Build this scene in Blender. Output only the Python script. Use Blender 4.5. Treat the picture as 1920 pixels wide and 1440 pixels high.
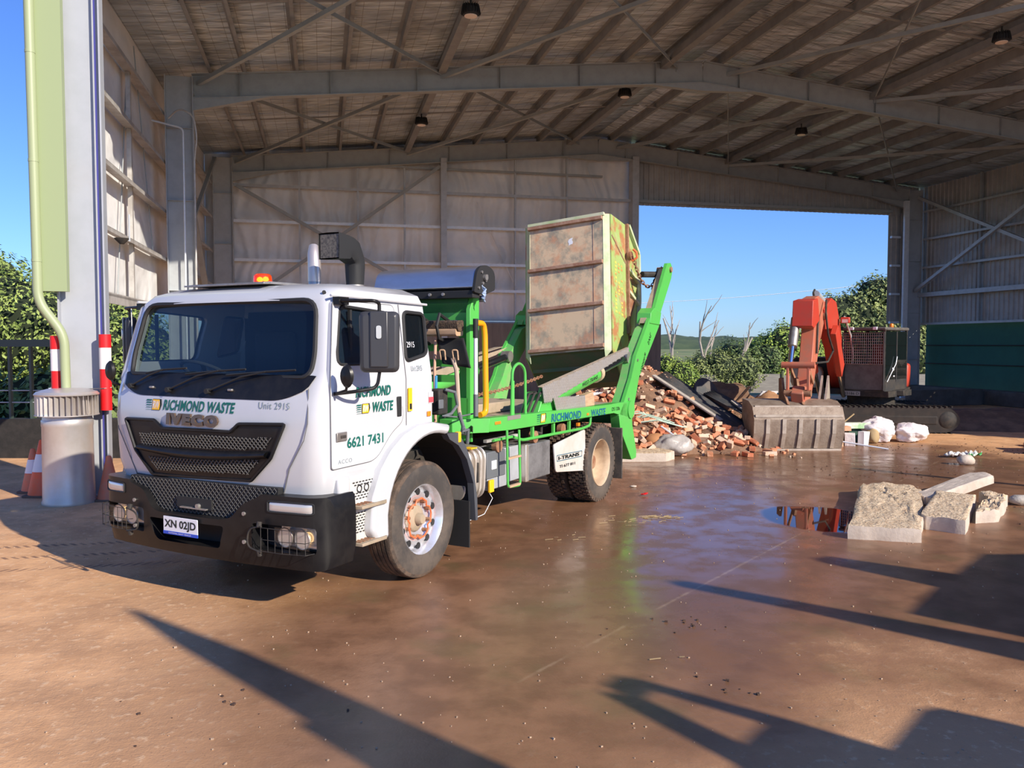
import bpy, bmesh, math, random
from mathutils import Vector, Matrix, noise
random.seed(7)
PI = math.pi
SC = bpy.context.scene
COL = SC.collection
for o in list(bpy.data.objects):
    bpy.data.objects.remove(o)

# ---------------------------------------------------------------- camera
cd = bpy.data.cameras.new('camera'); cam = bpy.data.objects.new('camera', cd); COL.objects.link(cam)
cam.location = (0, 0, 2.1)
cam.rotation_euler = (math.radians(90 - 2.76), 0, 0)
cd.sensor_fit = 'HORIZONTAL'; cd.sensor_width = 36.0
cd.lens = 36.0 * 1557.0 / 1920.0
cd.clip_start = 0.05; cd.clip_end = 3000
SC.camera = cam

# ---------------------------------------------------------------- sky, sun, exposure
SUN = Vector((0.735, -0.68, 0.50)).normalized()          # towards the sun
w = bpy.data.worlds.new('sky'); SC.world = w; w.use_nodes = True
nt = w.node_tree; nt.nodes.clear()
sky = nt.nodes.new('ShaderNodeTexSky'); sky.sky_type = 'NISHITA'
sky.sun_disc = False; sky.sun_elevation = math.radians(30); sky.sun_rotation = math.radians(134)
sky.altitude = 0; sky.air_density = 1.0; sky.dust_density = 0.2; sky.ozone_density = 2.6
bg = nt.nodes.new('ShaderNodeBackground'); bg.inputs[1].default_value = 0.135
out = nt.nodes.new('ShaderNodeOutputWorld')
tint = nt.nodes.new('ShaderNodeMix'); tint.data_type = 'RGBA'; tint.blend_type = 'MULTIPLY'; tint.inputs[0].default_value = 1.0
tint.inputs[7].default_value = (0.42, 0.61, 1.06, 1)
nt.links.new(sky.outputs[0], tint.inputs[6]); nt.links.new(tint.outputs[2], bg.inputs[0]); nt.links.new(bg.outputs[0], out.inputs[0])
sd = bpy.data.lights.new('sun', 'SUN'); sun = bpy.data.objects.new('sun', sd); COL.objects.link(sun)
sd.energy = 4.9; sd.angle = math.radians(0.55); sd.color = (1.0, 0.9, 0.76)
sun.rotation_euler = SUN.to_track_quat('Z', 'Y').to_euler(); sun.location = (20, -20, 15)
SC.view_settings.view_transform = 'Standard'; SC.view_settings.look = 'None'
SC.view_settings.exposure = 0.36; SC.view_settings.gamma = 1.0
SC.view_settings.use_curve_mapping = False

# ---------------------------------------------------------------- materials
def nd(nt, t, **k):
    n = nt.nodes.new(t)
    for a, b in k.items():
        if a.startswith('i_'):
            n.inputs[int(a[2:])].default_value = b
        else:
            setattr(n, a, b)
    return n
def mat(name, col, rough=0.6, metal=0.0, col2=None, scale=4.0, amt=0.5, bump=0.0, bscale=60.0, coat=0.0,
        col3=None, scale3=1.5, amt3=0.4, spec=0.5, emit=None, estr=0.0, trans=0.0, alpha=1.0, stretch=None, lo=0.42, hi=0.62, r2=None):
    m = bpy.data.materials.new(name); m.use_nodes = True
    t = m.node_tree; b = t.nodes['Principled BSDF']; L = t.links.new
    b.inputs['Base Color'].default_value = (*col, 1); b.inputs['Roughness'].default_value = rough
    b.inputs['Metallic'].default_value = metal; b.inputs['Coat Weight'].default_value = coat
    b.inputs['Specular IOR Level'].default_value = spec
    b.inputs['Transmission Weight'].default_value = trans; b.inputs['Alpha'].default_value = alpha
    m.diffuse_color = (*col, 1)
    tc = nd(t, 'ShaderNodeTexCoord'); src = tc.outputs['Object']
    if stretch:
        mp = nd(t, 'ShaderNodeMapping'); mp.inputs['Scale'].default_value = stretch
        L(src, mp.inputs[0]); src = mp.outputs[0]
    cur = None
    def layer(cur, c2, sc, am, lo_, hi_, base):
        n = nd(t, 'ShaderNodeTexNoise'); n.inputs['Scale'].default_value = sc; n.inputs['Detail'].default_value = 6
        n.inputs['Roughness'].default_value = 0.65
        L(src, n.inputs['Vector'])
        r = nd(t, 'ShaderNodeMapRange'); r.inputs[1].default_value = lo_; r.inputs[2].default_value = hi_; r.inputs[4].default_value = am
        L(n.outputs[0], r.inputs[0])
        mx = nd(t, 'ShaderNodeMix', data_type='RGBA')
        L(r.outputs[0], mx.inputs[0])
        if cur: L(cur, mx.inputs[6])
        else: mx.inputs[6].default_value = (*base, 1)
        mx.inputs[7].default_value = (*c2, 1)
        return mx.outputs[2], r.outputs[0]
    if col2:
        cur, f = layer(None, col2, scale, amt, lo, hi, col)
        if r2 is not None:
            rr = nd(t, 'ShaderNodeMapRange'); rr.inputs[3].default_value = rough; rr.inputs[4].default_value = r2
            L(f, rr.inputs[0]); L(rr.outputs[0], b.inputs['Roughness'])
    if col3: cur, f = layer(cur, col3, scale3, amt3, 0.5, 0.66, col)
    if cur: L(cur, b.inputs['Base Color'])
    if bump:
        n = nd(t, 'ShaderNodeTexNoise'); n.inputs['Scale'].default_value = bscale; n.inputs['Detail'].default_value = 4
        L(src, n.inputs['Vector'])
        bp = nd(t, 'ShaderNodeBump'); bp.inputs['Strength'].default_value = bump; bp.inputs['Distance'].default_value = 0.02
        L(n.outputs[0], bp.inputs['Height']); L(bp.outputs[0], b.inputs['Normal'])
    if emit:
        b.inputs['Emission Color'].default_value = (*emit, 1); b.inputs['Emission Strength'].default_value = estr
    return m
def glass(name, tint=(0.8, 0.86, 0.85), rough=0.0, opac=0.25, dark=(0.01, 0.015, 0.02)):
    # tinted pane: part straight-through, part dark film, mirror reflection on top
    m = bpy.data.materials.new(name); m.use_nodes = True; t = m.node_tree; t.nodes.clear(); L = t.links.new
    o = nd(t, 'ShaderNodeOutputMaterial'); tr = nd(t, 'ShaderNodeBsdfTransparent'); tr.inputs[0].default_value = (*tint, 1)
    df = nd(t, 'ShaderNodeBsdfDiffuse'); df.inputs[0].default_value = (*dark, 1)
    gl = nd(t, 'ShaderNodeBsdfGlossy'); gl.inputs['Roughness'].default_value = rough + 0.01
    a = nd(t, 'ShaderNodeMixShader'); a.inputs[0].default_value = opac; L(tr.outputs[0], a.inputs[1]); L(df.outputs[0], a.inputs[2])
    lw = nd(t, 'ShaderNodeLayerWeight'); lw.inputs[0].default_value = 0.5
    pw = nd(t, 'ShaderNodeMath', operation='POWER'); L(lw.outputs['Facing'], pw.inputs[0]); pw.inputs[1].default_value = 4.0
    fr = nd(t, 'ShaderNodeMath', operation='MULTIPLY_ADD'); L(pw.outputs[0], fr.inputs[0]); fr.inputs[1].default_value = 0.9; fr.inputs[2].default_value = 0.05
    bx = nd(t, 'ShaderNodeMixShader'); L(fr.outputs[0], bx.inputs[0]); L(a.outputs[0], bx.inputs[1]); L(gl.outputs[0], bx.inputs[2])
    L(bx.outputs[0], o.inputs[0]); return m

M = {}
M['white'] = mat('white_paint', (0.57, 0.575, 0.585), 0.22, coat=0.5, col2=(0.50, 0.49, 0.47), scale=2.2, amt=0.25, lo=0.5, hi=0.75)
M['white_low'] = mat('white_paint_dusty', (0.62, 0.60, 0.56), 0.4, col2=(0.55, 0.45, 0.34), scale=3, amt=0.5)
M['black'] = mat('black_plastic', (0.010, 0.010, 0.011), 0.33, col2=(0.03, 0.027, 0.024), scale=6, amt=0.3, bump=0.03, bscale=250, r2=0.5, spec=0.28)
M['blackm'] = mat('black_matt', (0.018, 0.018, 0.018), 0.7)
M['dark'] = mat('dark_chassis', (0.022, 0.021, 0.02), 0.75, col2=(0.07, 0.055, 0.04), scale=8, amt=0.6)
M['seam'] = mat('seam_dark', (0.12, 0.12, 0.12), 0.8)
M['rubber'] = mat('tyre_rubber', (0.055, 0.048, 0.043), 0.85, col2=(0.15, 0.115, 0.085), scale=3.5, amt=0.6, bump=0.1, bscale=40)
M['tread'] = mat('tyre_rubber_muddy', (0.06, 0.045, 0.035), 0.85, col2=(0.16, 0.105, 0.07), scale=9, amt=0.8, bump=0.3, bscale=60)
M['alloy'] = mat('polished_alloy', (0.80, 0.81, 0.84), 0.2, 0.6, col2=(0.5, 0.45, 0.4), scale=12, amt=0.35, r2=0.4)
M['rim_tan'] = mat('painted_rim', (0.62, 0.47, 0.31), 0.5, col2=(0.4, 0.27, 0.17), scale=7, amt=0.5)
M['green'] = mat('green_paint', (0.095, 0.50, 0.085), 0.38, col2=(0.11, 0.42, 0.09), scale=3, amt=0.5, coat=0.15)
M['green_dirty'] = mat('green_paint_dusty', (0.12, 0.50, 0.11), 0.55, col2=(0.30, 0.36, 0.18), scale=4, amt=0.6)
M['green_dark'] = mat('dark_green_steel', (0.02, 0.16, 0.035), 0.5)
M['dkgreen'] = mat('lettering_green', (0.005, 0.13, 0.10), 0.5)
M['dkblue'] = mat('lettering_teal', (0.01, 0.14, 0.22), 0.5)
M['grey_txt'] = mat('lettering_grey', (0.23, 0.29, 0.30), 0.5)
M['blk_txt'] = mat('lettering_black', (0.012, 0.02, 0.018), 0.5)
M['yellow'] = mat('yellow', (0.95, 0.52, 0.015), 0.5)
M['chrome'] = mat('chrome', (0.85, 0.83, 0.8), 0.06, 1.0)
M['steel'] = mat('worn_steel', (0.42, 0.40, 0.37), 0.45, 0.7, col2=(0.25, 0.2, 0.16), scale=8, amt=0.5)
M['checker'] = mat('checker_plate', (0.52, 0.49, 0.46), 0.42, 0.6, col2=(0.5, 0.42, 0.33), scale=5, amt=0.5)
M['alu'] = mat('aluminium', (0.62, 0.64, 0.69), 0.33, 0.9, col2=(0.45, 0.44, 0.45), scale=4, amt=0.5, stretch=(1, 0.3, 1))
M['tank'] = mat('tank_alloy', (0.62, 0.57, 0.5), 0.35, 0.6, col2=(0.5, 0.4, 0.3), scale=5, amt=0.5)
M['amber'] = mat('amber_lens', (0.95, 0.25, 0.02), 0.25)
M['beacon'] = mat('beacon_glow', (1.0, 0.16, 0.01), 0.15, emit=(1.0, 0.12, 0.0), estr=0.9)
M['beacon_hot'] = mat('beacon_lamp', (1.0, 0.5, 0.1), 0.2, emit=(1.0, 0.45, 0.04), estr=7.0)
M['lens'] = mat('clear_lens', (0.62, 0.6, 0.57), 0.12, 0.3, coat=1.0)
M['lensglass'] = glass('lamp_glass', (0.95, 0.95, 0.92), 0.0, 0.04, (0.4, 0.4, 0.4))
M['warm'] = mat('lit_bulb', (1, 0.85, 0.6), 0.3, emit=(1.0, 0.60, 0.25), estr=2.6)
M['plate'] = mat('plate_white', (0.82, 0.82, 0.84), 0.4)
M['blue'] = mat('plate_blue', (0.02, 0.08, 0.55), 0.4)
M['red'] = mat('red_plastic', (0.72, 0.012, 0.015), 0.45)
M['sticker_red'] = mat('sticker_red', (0.85, 0.08, 0.1), 0.5)
M['orange_pipe'] = mat('orange_pipe', (0.93, 0.36, 0.008), 0.4)
M['orange_link'] = mat('orange_link', (0.85, 0.16, 0.05), 0.5)
M['wood'] = mat('timber', (0.55, 0.36, 0.22), 0.7, col2=(0.35, 0.22, 0.13), scale=6, amt=0.6, stretch=(1, 1, 6))
M['deck'] = mat('dusty_deck', (0.42, 0.32, 0.22), 0.85, col2=(0.28, 0.24, 0.16), scale=5, amt=0.7)
M['glass_tint'] = glass('dark_tinted_glass', (0.12, 0.13, 0.14), 0.0, 0.5)
M['glass_wind'] = glass('windscreen_glass', (0.55, 0.62, 0.62), 0.0, 0.12, (0.02, 0.05, 0.10))
M['glass_door'] = glass('door_glass', (0.5, 0.56, 0.58), 0.0, 0.25, (0.03, 0.06, 0.10))
M['interior'] = mat('cab_interior', (0.035, 0.038, 0.042), 0.8)
M['seat'] = mat('seat_fabric', (0.05, 0.055, 0.065), 0.9)
M['galv'] = mat('galvanised', (0.46, 0.48, 0.50), 0.5, 0.2, col2=(0.36, 0.37, 0.38), scale=5, amt=0.6)
M['galv_b'] = mat('galvanised_bright', (0.74, 0.78, 0.82), 0.45, 0.2, col2=(0.64, 0.66, 0.70), scale=9, amt=0.6)
M['galv_lt'] = mat('girt_steel', (0.55, 0.53, 0.50), 0.45, 0.2, col2=(0.3, 0.27, 0.24), scale=3, amt=0.6)
M['purlin'] = mat('purlin_steel', (0.27, 0.28, 0.29), 0.6, 0.1, col2=(0.19, 0.19, 0.19), scale=3, amt=0.6)
M['portal'] = mat('portal_paint', (0.33, 0.36, 0.37), 0.6, 0.0, col2=(0.26, 0.28, 0.29), scale=4, amt=0.5)
M['gutter_green'] = mat('cream_green_sheet', (0.31, 0.37, 0.19), 0.5)
M['pipe_green'] = mat('cream_green_pipe', (0.35, 0.40, 0.22), 0.45)
M['conc'] = mat('concrete', (0.50, 0.45, 0.38), 0.9, col2=(0.33, 0.28, 0.22), scale=5, amt=0.7, bump=0.4, bscale=25)
M['darkconc'] = mat('damp_concrete', (0.10, 0.085, 0.07), 0.85, col2=(0.17, 0.14, 0.12), scale=2, amt=0.7, bump=0.3, bscale=20)
M['brick'] = mat('brick_orange', (0.66, 0.27, 0.13), 0.85, col2=(0.60, 0.40, 0.27), scale=7, amt=0.7, bump=0.4, bscale=50)
M['brick2'] = mat('brick_pale', (0.68, 0.45, 0.30), 0.9, col2=(0.6, 0.5, 0.4), scale=8, amt=0.7, bump=0.4, bscale=50)
M['brick3'] = mat('brick_red', (0.50, 0.15, 0.07), 0.85, col2=(0.62, 0.28, 0.15), scale=7, amt=0.7, bump=0.4, bscale=50)
M['soil'] = mat('soil', (0.16, 0.09, 0.055), 0.95, col2=(0.30, 0.17, 0.10), scale=2.5, amt=0.8, bump=0.9, bscale=18)
M['rust'] = mat('rusty_steel', (0.26, 0.11, 0.055), 0.75, col2=(0.40, 0.24, 0.14), scale=9, amt=0.7)
M['exc_red'] = mat('excavator_red', (0.52, 0.045, 0.022), 0.5, col2=(0.40, 0.07, 0.04), scale=5, amt=0.5)
M['exc_red2'] = mat('excavator_red_faded', (0.50, 0.14, 0.08), 0.6, col2=(0.36, 0.16, 0.1), scale=6, amt=0.7)
M['bucket'] = mat('bucket_steel', (0.33, 0.26, 0.20), 0.6, 0.35, col2=(0.20, 0.14, 0.10), scale=5, amt=0.7, bump=0.2, bscale=30)
M['cone'] = mat('cone_orange', (0.90, 0.13, 0.03), 0.5, col2=(0.72, 0.17, 0.07), scale=9, amt=0.5)
M['cone_faded'] = mat('cone_dusty', (0.72, 0.19, 0.09), 0.7, col2=(0.55, 0.25, 0.14), scale=9, amt=0.6)
M['reflect'] = mat('reflective_white', (0.85, 0.80, 0.76), 0.4)
M['bag'] = mat('white_plastic_film', (0.80, 0.74, 0.72), 0.35, bump=0.6, bscale=14)
M['blue_pipe'] = mat('blued_pipe', (0.28, 0.32, 0.38), 0.35, 0.6)
M['grey_box'] = mat('grey_box', (0.13, 0.14, 0.15), 0.6)
M['sleeve_blue'] = mat('sleeve_blue', (0.05, 0.28, 0.55), 0.5)
M['conduit'] = mat('pale_green_pvc', (0.45, 0.60, 0.48), 0.5)
M['bucket_lt'] = mat('bucket_worn_edge', (0.52, 0.44, 0.36), 0.5, 0.4, col2=(0.33, 0.26, 0.2), scale=6, amt=0.6)
M['trackm'] = mat('track_steel', (0.026, 0.022, 0.02), 0.85, 0.1, col2=(0.05, 0.038, 0.03), scale=5, amt=0.6)
M['glass_tint2'] = glass('excavator_glass', (0.35, 0.4, 0.4), 0.0, 0.35, (0.02, 0.03, 0.03))
M['green_dk'] = mat('dark_green_crate', (0.02, 0.07, 0.045), 0.6)
M['maroon'] = mat('maroon', (0.20, 0.03, 0.04), 0.7)
M['straw'] = mat('straw_colour', (0.40, 0.29, 0.15), 0.9)
M['bluefilm'] = mat('blue_film', (0.30, 0.33, 0.45), 0.5)
M['mudcl'] = mat('mud_crumb', (0.075, 0.042, 0.028), 0.9)
M['badge'] = mat('badge_reflection', (0.15, 0.10, 0.07), 0.25, 0.4)  # dark brown stands in for the ground reflected in the chrome letters
M['mirror_grey'] = mat('mirror_shell', (0.045, 0.045, 0.048), 0.35)
M['reflector'] = mat('lamp_reflector', (0.80, 0.79, 0.76), 0.28, 0.55)
M['pebble'] = mat('pebble', (0.42, 0.30, 0.20), 0.9)

# ---------------------------------------------------------------- mesh builder
class MB:
    def __init__(s): s.v = []; s.f = []; s.m = []; s.cm = 0
    def add(s, vs, fs):
        n = len(s.v); s.v += [tuple(p) for p in vs]
        for f in fs: s.f.append([i + n for i in f]); s.m.append(s.cm)
        return s
    def bx(s, x0, x1, y0, y1, z0, z1):
        return s.add([(x, y, z) for x in (x0, x1) for y in (y0, y1) for z in (z0, z1)],
                     [(0, 1, 3, 2), (4, 6, 7, 5), (0, 4, 5, 1), (2, 3, 7, 6), (0, 2, 6, 4), (1, 5, 7, 3)])
    def obx(s, c, sz, mx=None):
        a, b, d = sz[0] / 2, sz[1] / 2, sz[2] / 2; c = Vector(c)
        vs = [Vector((x, y, z)) for x in (-a, a) for y in (-b, b) for z in (-d, d)]
        if mx is not None: vs = [mx @ q for q in vs]
        return s.add([q + c for q in vs], [(0, 1, 3, 2), (4, 6, 7, 5), (0, 4, 5, 1), (2, 3, 7, 6), (0, 2, 6, 4), (1, 5, 7, 3)])
    def prism(s, poly, a, b, ax='y'):
        n = len(poly)
        if ax == 'y': g = lambda p, t: (p[0], t, p[1])
        elif ax == 'x': g = lambda p, t: (t, p[0], p[1])
        else: g = lambda p, t: (p[0], p[1], t)
        vs = [g(p, a) for p in poly] + [g(p, b) for p in poly]
        fs = [list(range(n))[::-1], list(range(n, 2 * n))] + [(i, (i + 1) % n, n + (i + 1) % n, n + i) for i in range(n)]
        return s.add(vs, fs)
    def bar(s, p, q, w, h, up=(0, 0, 1)):
        p = Vector(p); q = Vector(q); d = (q - p).normalized(); up = Vector(up)
        sx = d.cross(up)
        if sx.length < 1e-4: sx = d.cross(Vector((1, 0, 0)))
        sx.normalize(); u = sx.cross(d).normalized()
        a = sx * w / 2; b = u * h / 2
        return s.add([p - a - b, p + a - b, p + a + b, p - a + b, q - a - b, q + a - b, q + a + b, q - a + b],
                     [(0, 3, 2, 1), (4, 5, 6, 7), (0, 1, 5, 4), (1, 2, 6, 5), (2, 3, 7, 6), (3, 0, 4, 7)])
    def ibeam(s, p, q, depth, width, tw=0.012, tf=0.016, up=(0, 0, 1)):
        # I section: web depth along up
        p = Vector(p); q = Vector(q); d = (q - p).normalized(); up = Vector(up); sx = d.cross(up).normalized(); u = sx.cross(d).normalized()
        s.bar(p, q, tw, depth, up)
        for k in (-1, 1):
            o = u * k * (depth / 2 - tf / 2); s.bar(p + o, q + o, width, tf, up)
        return s
    def ring(s, c, d, r, n, ref=None):
        d = Vector(d).normalized(); a = Vector(ref) if ref is not None else (Vector((0, 0, 1)) if abs(d.z) < 0.9 else Vector((1, 0, 0)))
        x = d.cross(a).normalized(); y = d.cross(x).normalized()
        return [Vector(c) + x * r * math.cos(2 * PI * i / n) + y * r * math.sin(2 * PI * i / n) for i in range(n)]
    def cyl(s, p, q, r0, r1=None, n=16, caps=True):
        r1 = r0 if r1 is None else r1; d = Vector(q) - Vector(p)
        vs = s.ring(p, d, r0, n) + s.ring(q, d, r1, n)
        fs = [(i, (i + 1) % n, n + (i + 1) % n, n + i) for i in range(n)]
        if caps: fs += [list(range(n))[::-1], list(range(n, 2 * n))]
        return s.add(vs, fs)
    def tube(s, pts, r, n=8, closed=False, rs=None):
        pts = [Vector(p) for p in pts]; k = len(pts); vs = []; ref = None
        for i, p in enumerate(pts):
            a = pts[(i - 1) % k] if (closed or i > 0) else p; b = pts[(i + 1) % k] if (closed or i < k - 1) else p
            d = (b - a).normalized()
            if ref is None: ref = Vector((0, 0, 1)) if abs(d.z) < 0.9 else Vector((1, 0, 0))
            x = d.cross(ref)
            if x.length < 1e-5: x = d.cross(Vector((0.3, 1, 0.2)))
            x.normalize(); y = x.cross(d).normalized(); ref = y
            rr = rs[i] if rs else r
            vs += [p + x * rr * math.cos(2 * PI * j / n) + y * rr * math.sin(2 * PI * j / n) for j in range(n)]
        fs = []
        for i in range(k if closed else k - 1):
            for j in range(n):
                a = i * n + j; b = i * n + (j + 1) % n; c = ((i + 1) % k) * n; fs.append((a, b, c + (j + 1) % n, c + j))
        if not closed: fs += [list(range(n))[::-1], list(range((k - 1) * n, k * n))]
        return s.add(vs, fs)
    def lathe(s, prof, o=(0, 0, 0), ax='z', n=32, caps=True):
        # prof: (radius, height along axis)
        o = Vector(o); vs = []
        for r, h in prof:
            for i in range(n):
                a = 2 * PI * i / n; c, q = r * math.cos(a), r * math.sin(a)
                vs.append(o + (Vector((c, q, h)) if ax == 'z' else Vector((c, h, q)) if ax == 'y' else Vector((h, c, q))))
        k = len(prof); fs = [(i * n + j, i * n + (j + 1) % n, (i + 1) * n + (j + 1) % n, (i + 1) * n + j) for i in range(k - 1) for j in range(n)]
        if caps and prof[0][0] > 1e-5: fs.append(list(range(n))[::-1])
        if caps and prof[-1][0] > 1e-5: fs.append(list(range((k - 1) * n, k * n)))
        return s.add(vs, fs)
    def grid(s, fn, nu, nv, th=None):
        vs = [fn(i / nu, j / nv) for i in range(nu + 1) for j in range(nv + 1)]
        q = nv + 1
        return s.add(vs, [(i * q + j, (i + 1) * q + j, (i + 1) * q + j + 1, i * q + j + 1) for i in range(nu) for j in range(nv)])
    def xf(s, mx):
        s.v = [tuple(mx @ Vector(p)) for p in s.v]; return s
    def mapv(s, fn):
        s.v = [tuple(fn(*p)) for p in s.v]; return s
    def build(s, name, mt, parent=None, bevel=0.0, sharp=35, flat=False, solid=0.0, weld=False, raw=False):
        me = bpy.data.meshes.new(name); me.from_pydata(s.v, [], s.f)
        ms = mt if isinstance(mt, (list, tuple)) else [mt]
        for x in ms: me.materials.append(M[x] if isinstance(x, str) else x)
        if len(ms) > 1:
            for i, p in enumerate(me.polygons): p.material_index = s.m[i]
        if not raw:
            b = bmesh.new(); b.from_mesh(me)
            if weld: bmesh.ops.remove_doubles(b, verts=b.verts, dist=1e-5)
            bmesh.ops.recalc_face_normals(b, faces=b.faces); b.to_mesh(me); b.free()
        if not flat:
            me.shade_smooth()
            if sharp: me.set_sharp_from_angle(angle=math.radians(sharp))
        o = bpy.data.objects.new(name, me); COL.objects.link(o)
        if parent is not None: o.parent = parent
        if solid:
            md = o.modifiers.new('thick', 'SOLIDIFY'); md.thickness = solid; md.offset = 0
        if bevel:
            md = o.modifiers.new('edge', 'BEVEL'); md.width = bevel; md.segments = 2; md.limit_method = 'ANGLE'; md.angle_limit = math.radians(40)
        return o
def tag(o, label=None, cat=None, group=None, kind=None):
    if label: o['label'] = label
    if cat: o['category'] = cat
    if group: o['group'] = group
    if kind: o['kind'] = kind
    return o
def empty(name, loc=(0, 0, 0), rz=0.0, label=None, cat=None, group=None):
    o = bpy.data.objects.new(name, None); COL.objects.link(o); o.location = loc; o.rotation_euler = (0, 0, rz)
    o.empty_display_size = 0.3
    return tag(o, label, cat, group)
def struct(o): o['kind'] = 'structure'; return o
def bake(o):
    # apply modifiers into a fresh mesh
    dg = bpy.context.evaluated_depsgraph_get(); dg.update()
    me = bpy.data.meshes.new_from_object(o.evaluated_get(dg)); o.modifiers.clear(); old = o.data; o.data = me
    return o
def cut(o, cutters, op='DIFFERENCE'):
    cs = []
    for c in cutters:
        k = c.build('cutter', 'blackm', None, flat=True); cs.append(k)
        k.matrix_world = Matrix.Identity(4)
        md = o.modifiers.new('cut', 'BOOLEAN'); md.operation = op; md.object = k; md.solver = 'EXACT'
    par = o.parent; o.parent = None
    bake(o); o.parent = par
    for k in cs: bpy.data.objects.remove(k)
    return o
def rpoly(pts, r, n=5):
    # rounded polygon; r may be a list
    out = []; k = len(pts)
    for i in range(k):
        p = Vector(pts[i]); a = Vector(pts[i - 1]); b = Vector(pts[(i + 1) % k]); rr = r[i] if isinstance(r, (list, tuple)) else r
        if rr <= 0: out.append(tuple(p)); continue
        u = (a - p); v = (b - p); m = min(rr, u.length * 0.48, v.length * 0.48); u.normalize(); v.normalize()
        s0 = p + u * m; s1 = p + v * m
        for j in range(n + 1):
            t = j / n; out.append(tuple(s0 * (1 - t) ** 2 + p * 2 * t * (1 - t) + s1 * t * t))
    return out
def fillet(pts, r, n=6):
    pts = [Vector(p) for p in pts]; o = [pts[0]]
    for i in range(1, len(pts) - 1):
        p = pts[i]; u = pts[i - 1] - p; v = pts[i + 1] - p; m = min(r, u.length * 0.45, v.length * 0.45); u.normalize(); v.normalize()
        for j in range(n + 1):
            t = j / n; o.append((p + u * m) * (1 - t) ** 2 + p * 2 * t * (1 - t) + (p + v * m) * t * t)
    return o + [pts[-1]]
def glyphs(s, h, wd=None, bold=0.0, shear=0.0, ext=0.0, space=1.0):
    """text as (verts2d, faces) with cap height h and total width wd, origin lower left"""
    cu = bpy.data.curves.new('t', 'FONT'); cu.body = s; cu.size = 1.0; cu.offset = bold; cu.shear = shear; cu.extrude = 0; cu.space_character = space
    cu.resolution_u = 3
    o = bpy.data.objects.new('t', cu); COL.objects.link(o)
    dg = bpy.context.evaluated_depsgraph_get(); me = bpy.data.meshes.new_from_object(o.evaluated_get(dg))
    vs = [Vector(v.co[:2]) for v in me.vertices]; fs = [list(p.vertices) for p in me.polygons]
    bpy.data.objects.remove(o); bpy.data.curves.remove(cu); bpy.data.meshes.remove(me)
    x0 = min(v.x for v in vs); x1 = max(v.x for v in vs); y0 = min(v.y for v in vs); y1 = max(v.y for v in vs)
    sy = h / (y1 - y0); sx = (wd / (x1 - x0)) if wd else sy
    return [((v.x - x0) * sx, (v.y - y0) * sy) for v in vs], fs
def text(name, s, h, wd, fn, mt, parent, bold=0.0, shear=0.0, depth=0.0, space=1.0):
    """fn(u, v, off) -> point; u to the reader's right"""
    vs, fs = glyphs(s, h, wd, bold, shear, space=space)
    b = MB()
    if depth:
        me = bpy.data.meshes.new('t'); me.from_pydata([(a, c, 0) for a, c in vs], [], fs)
        bm = bmesh.new(); bm.from_mesh(me); r = bmesh.ops.extrude_face_region(bm, geom=bm.faces[:])
        for v in [g for g in r['geom'] if isinstance(g, bmesh.types.BMVert)]: v.co.z = depth
        bm.verts.index_update(); b.add([fn(v.co.x, v.co.y, v.co.z) for v in bm.verts], [[v.index for v in f.verts] for f in bm.faces]); bm.free()
    else:
        b.add([fn(a, c, 0) for a, c in vs], fs)
    return b.build(name, mt, parent, flat=True, raw=not depth)

# ================================================================= SETTING
TH = math.atan(0.228); P0 = Vector((-5.35, 11.1, 0))
WU = Vector((math.cos(TH), math.sin(TH), 0)); DV = Vector((-math.sin(TH), math.cos(TH), 0))
def sh(u, v, z=0.0): return P0 + WU * u + DV * v + Vector((0, 0, z))
def shb(b, name, mt, **k):
    # build in the shed's own axes: x across, y deep, z up
    o = b.build(name, mt, k.pop('parent', None), **k)
    if o.parent is None: o.location = P0; o.rotation_euler = (0, 0, TH)
    return o
def ridge(u): return 8.1 + 1.2 * (1 - abs(u - 12.3) / 12.3)        # top of the rafters

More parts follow.
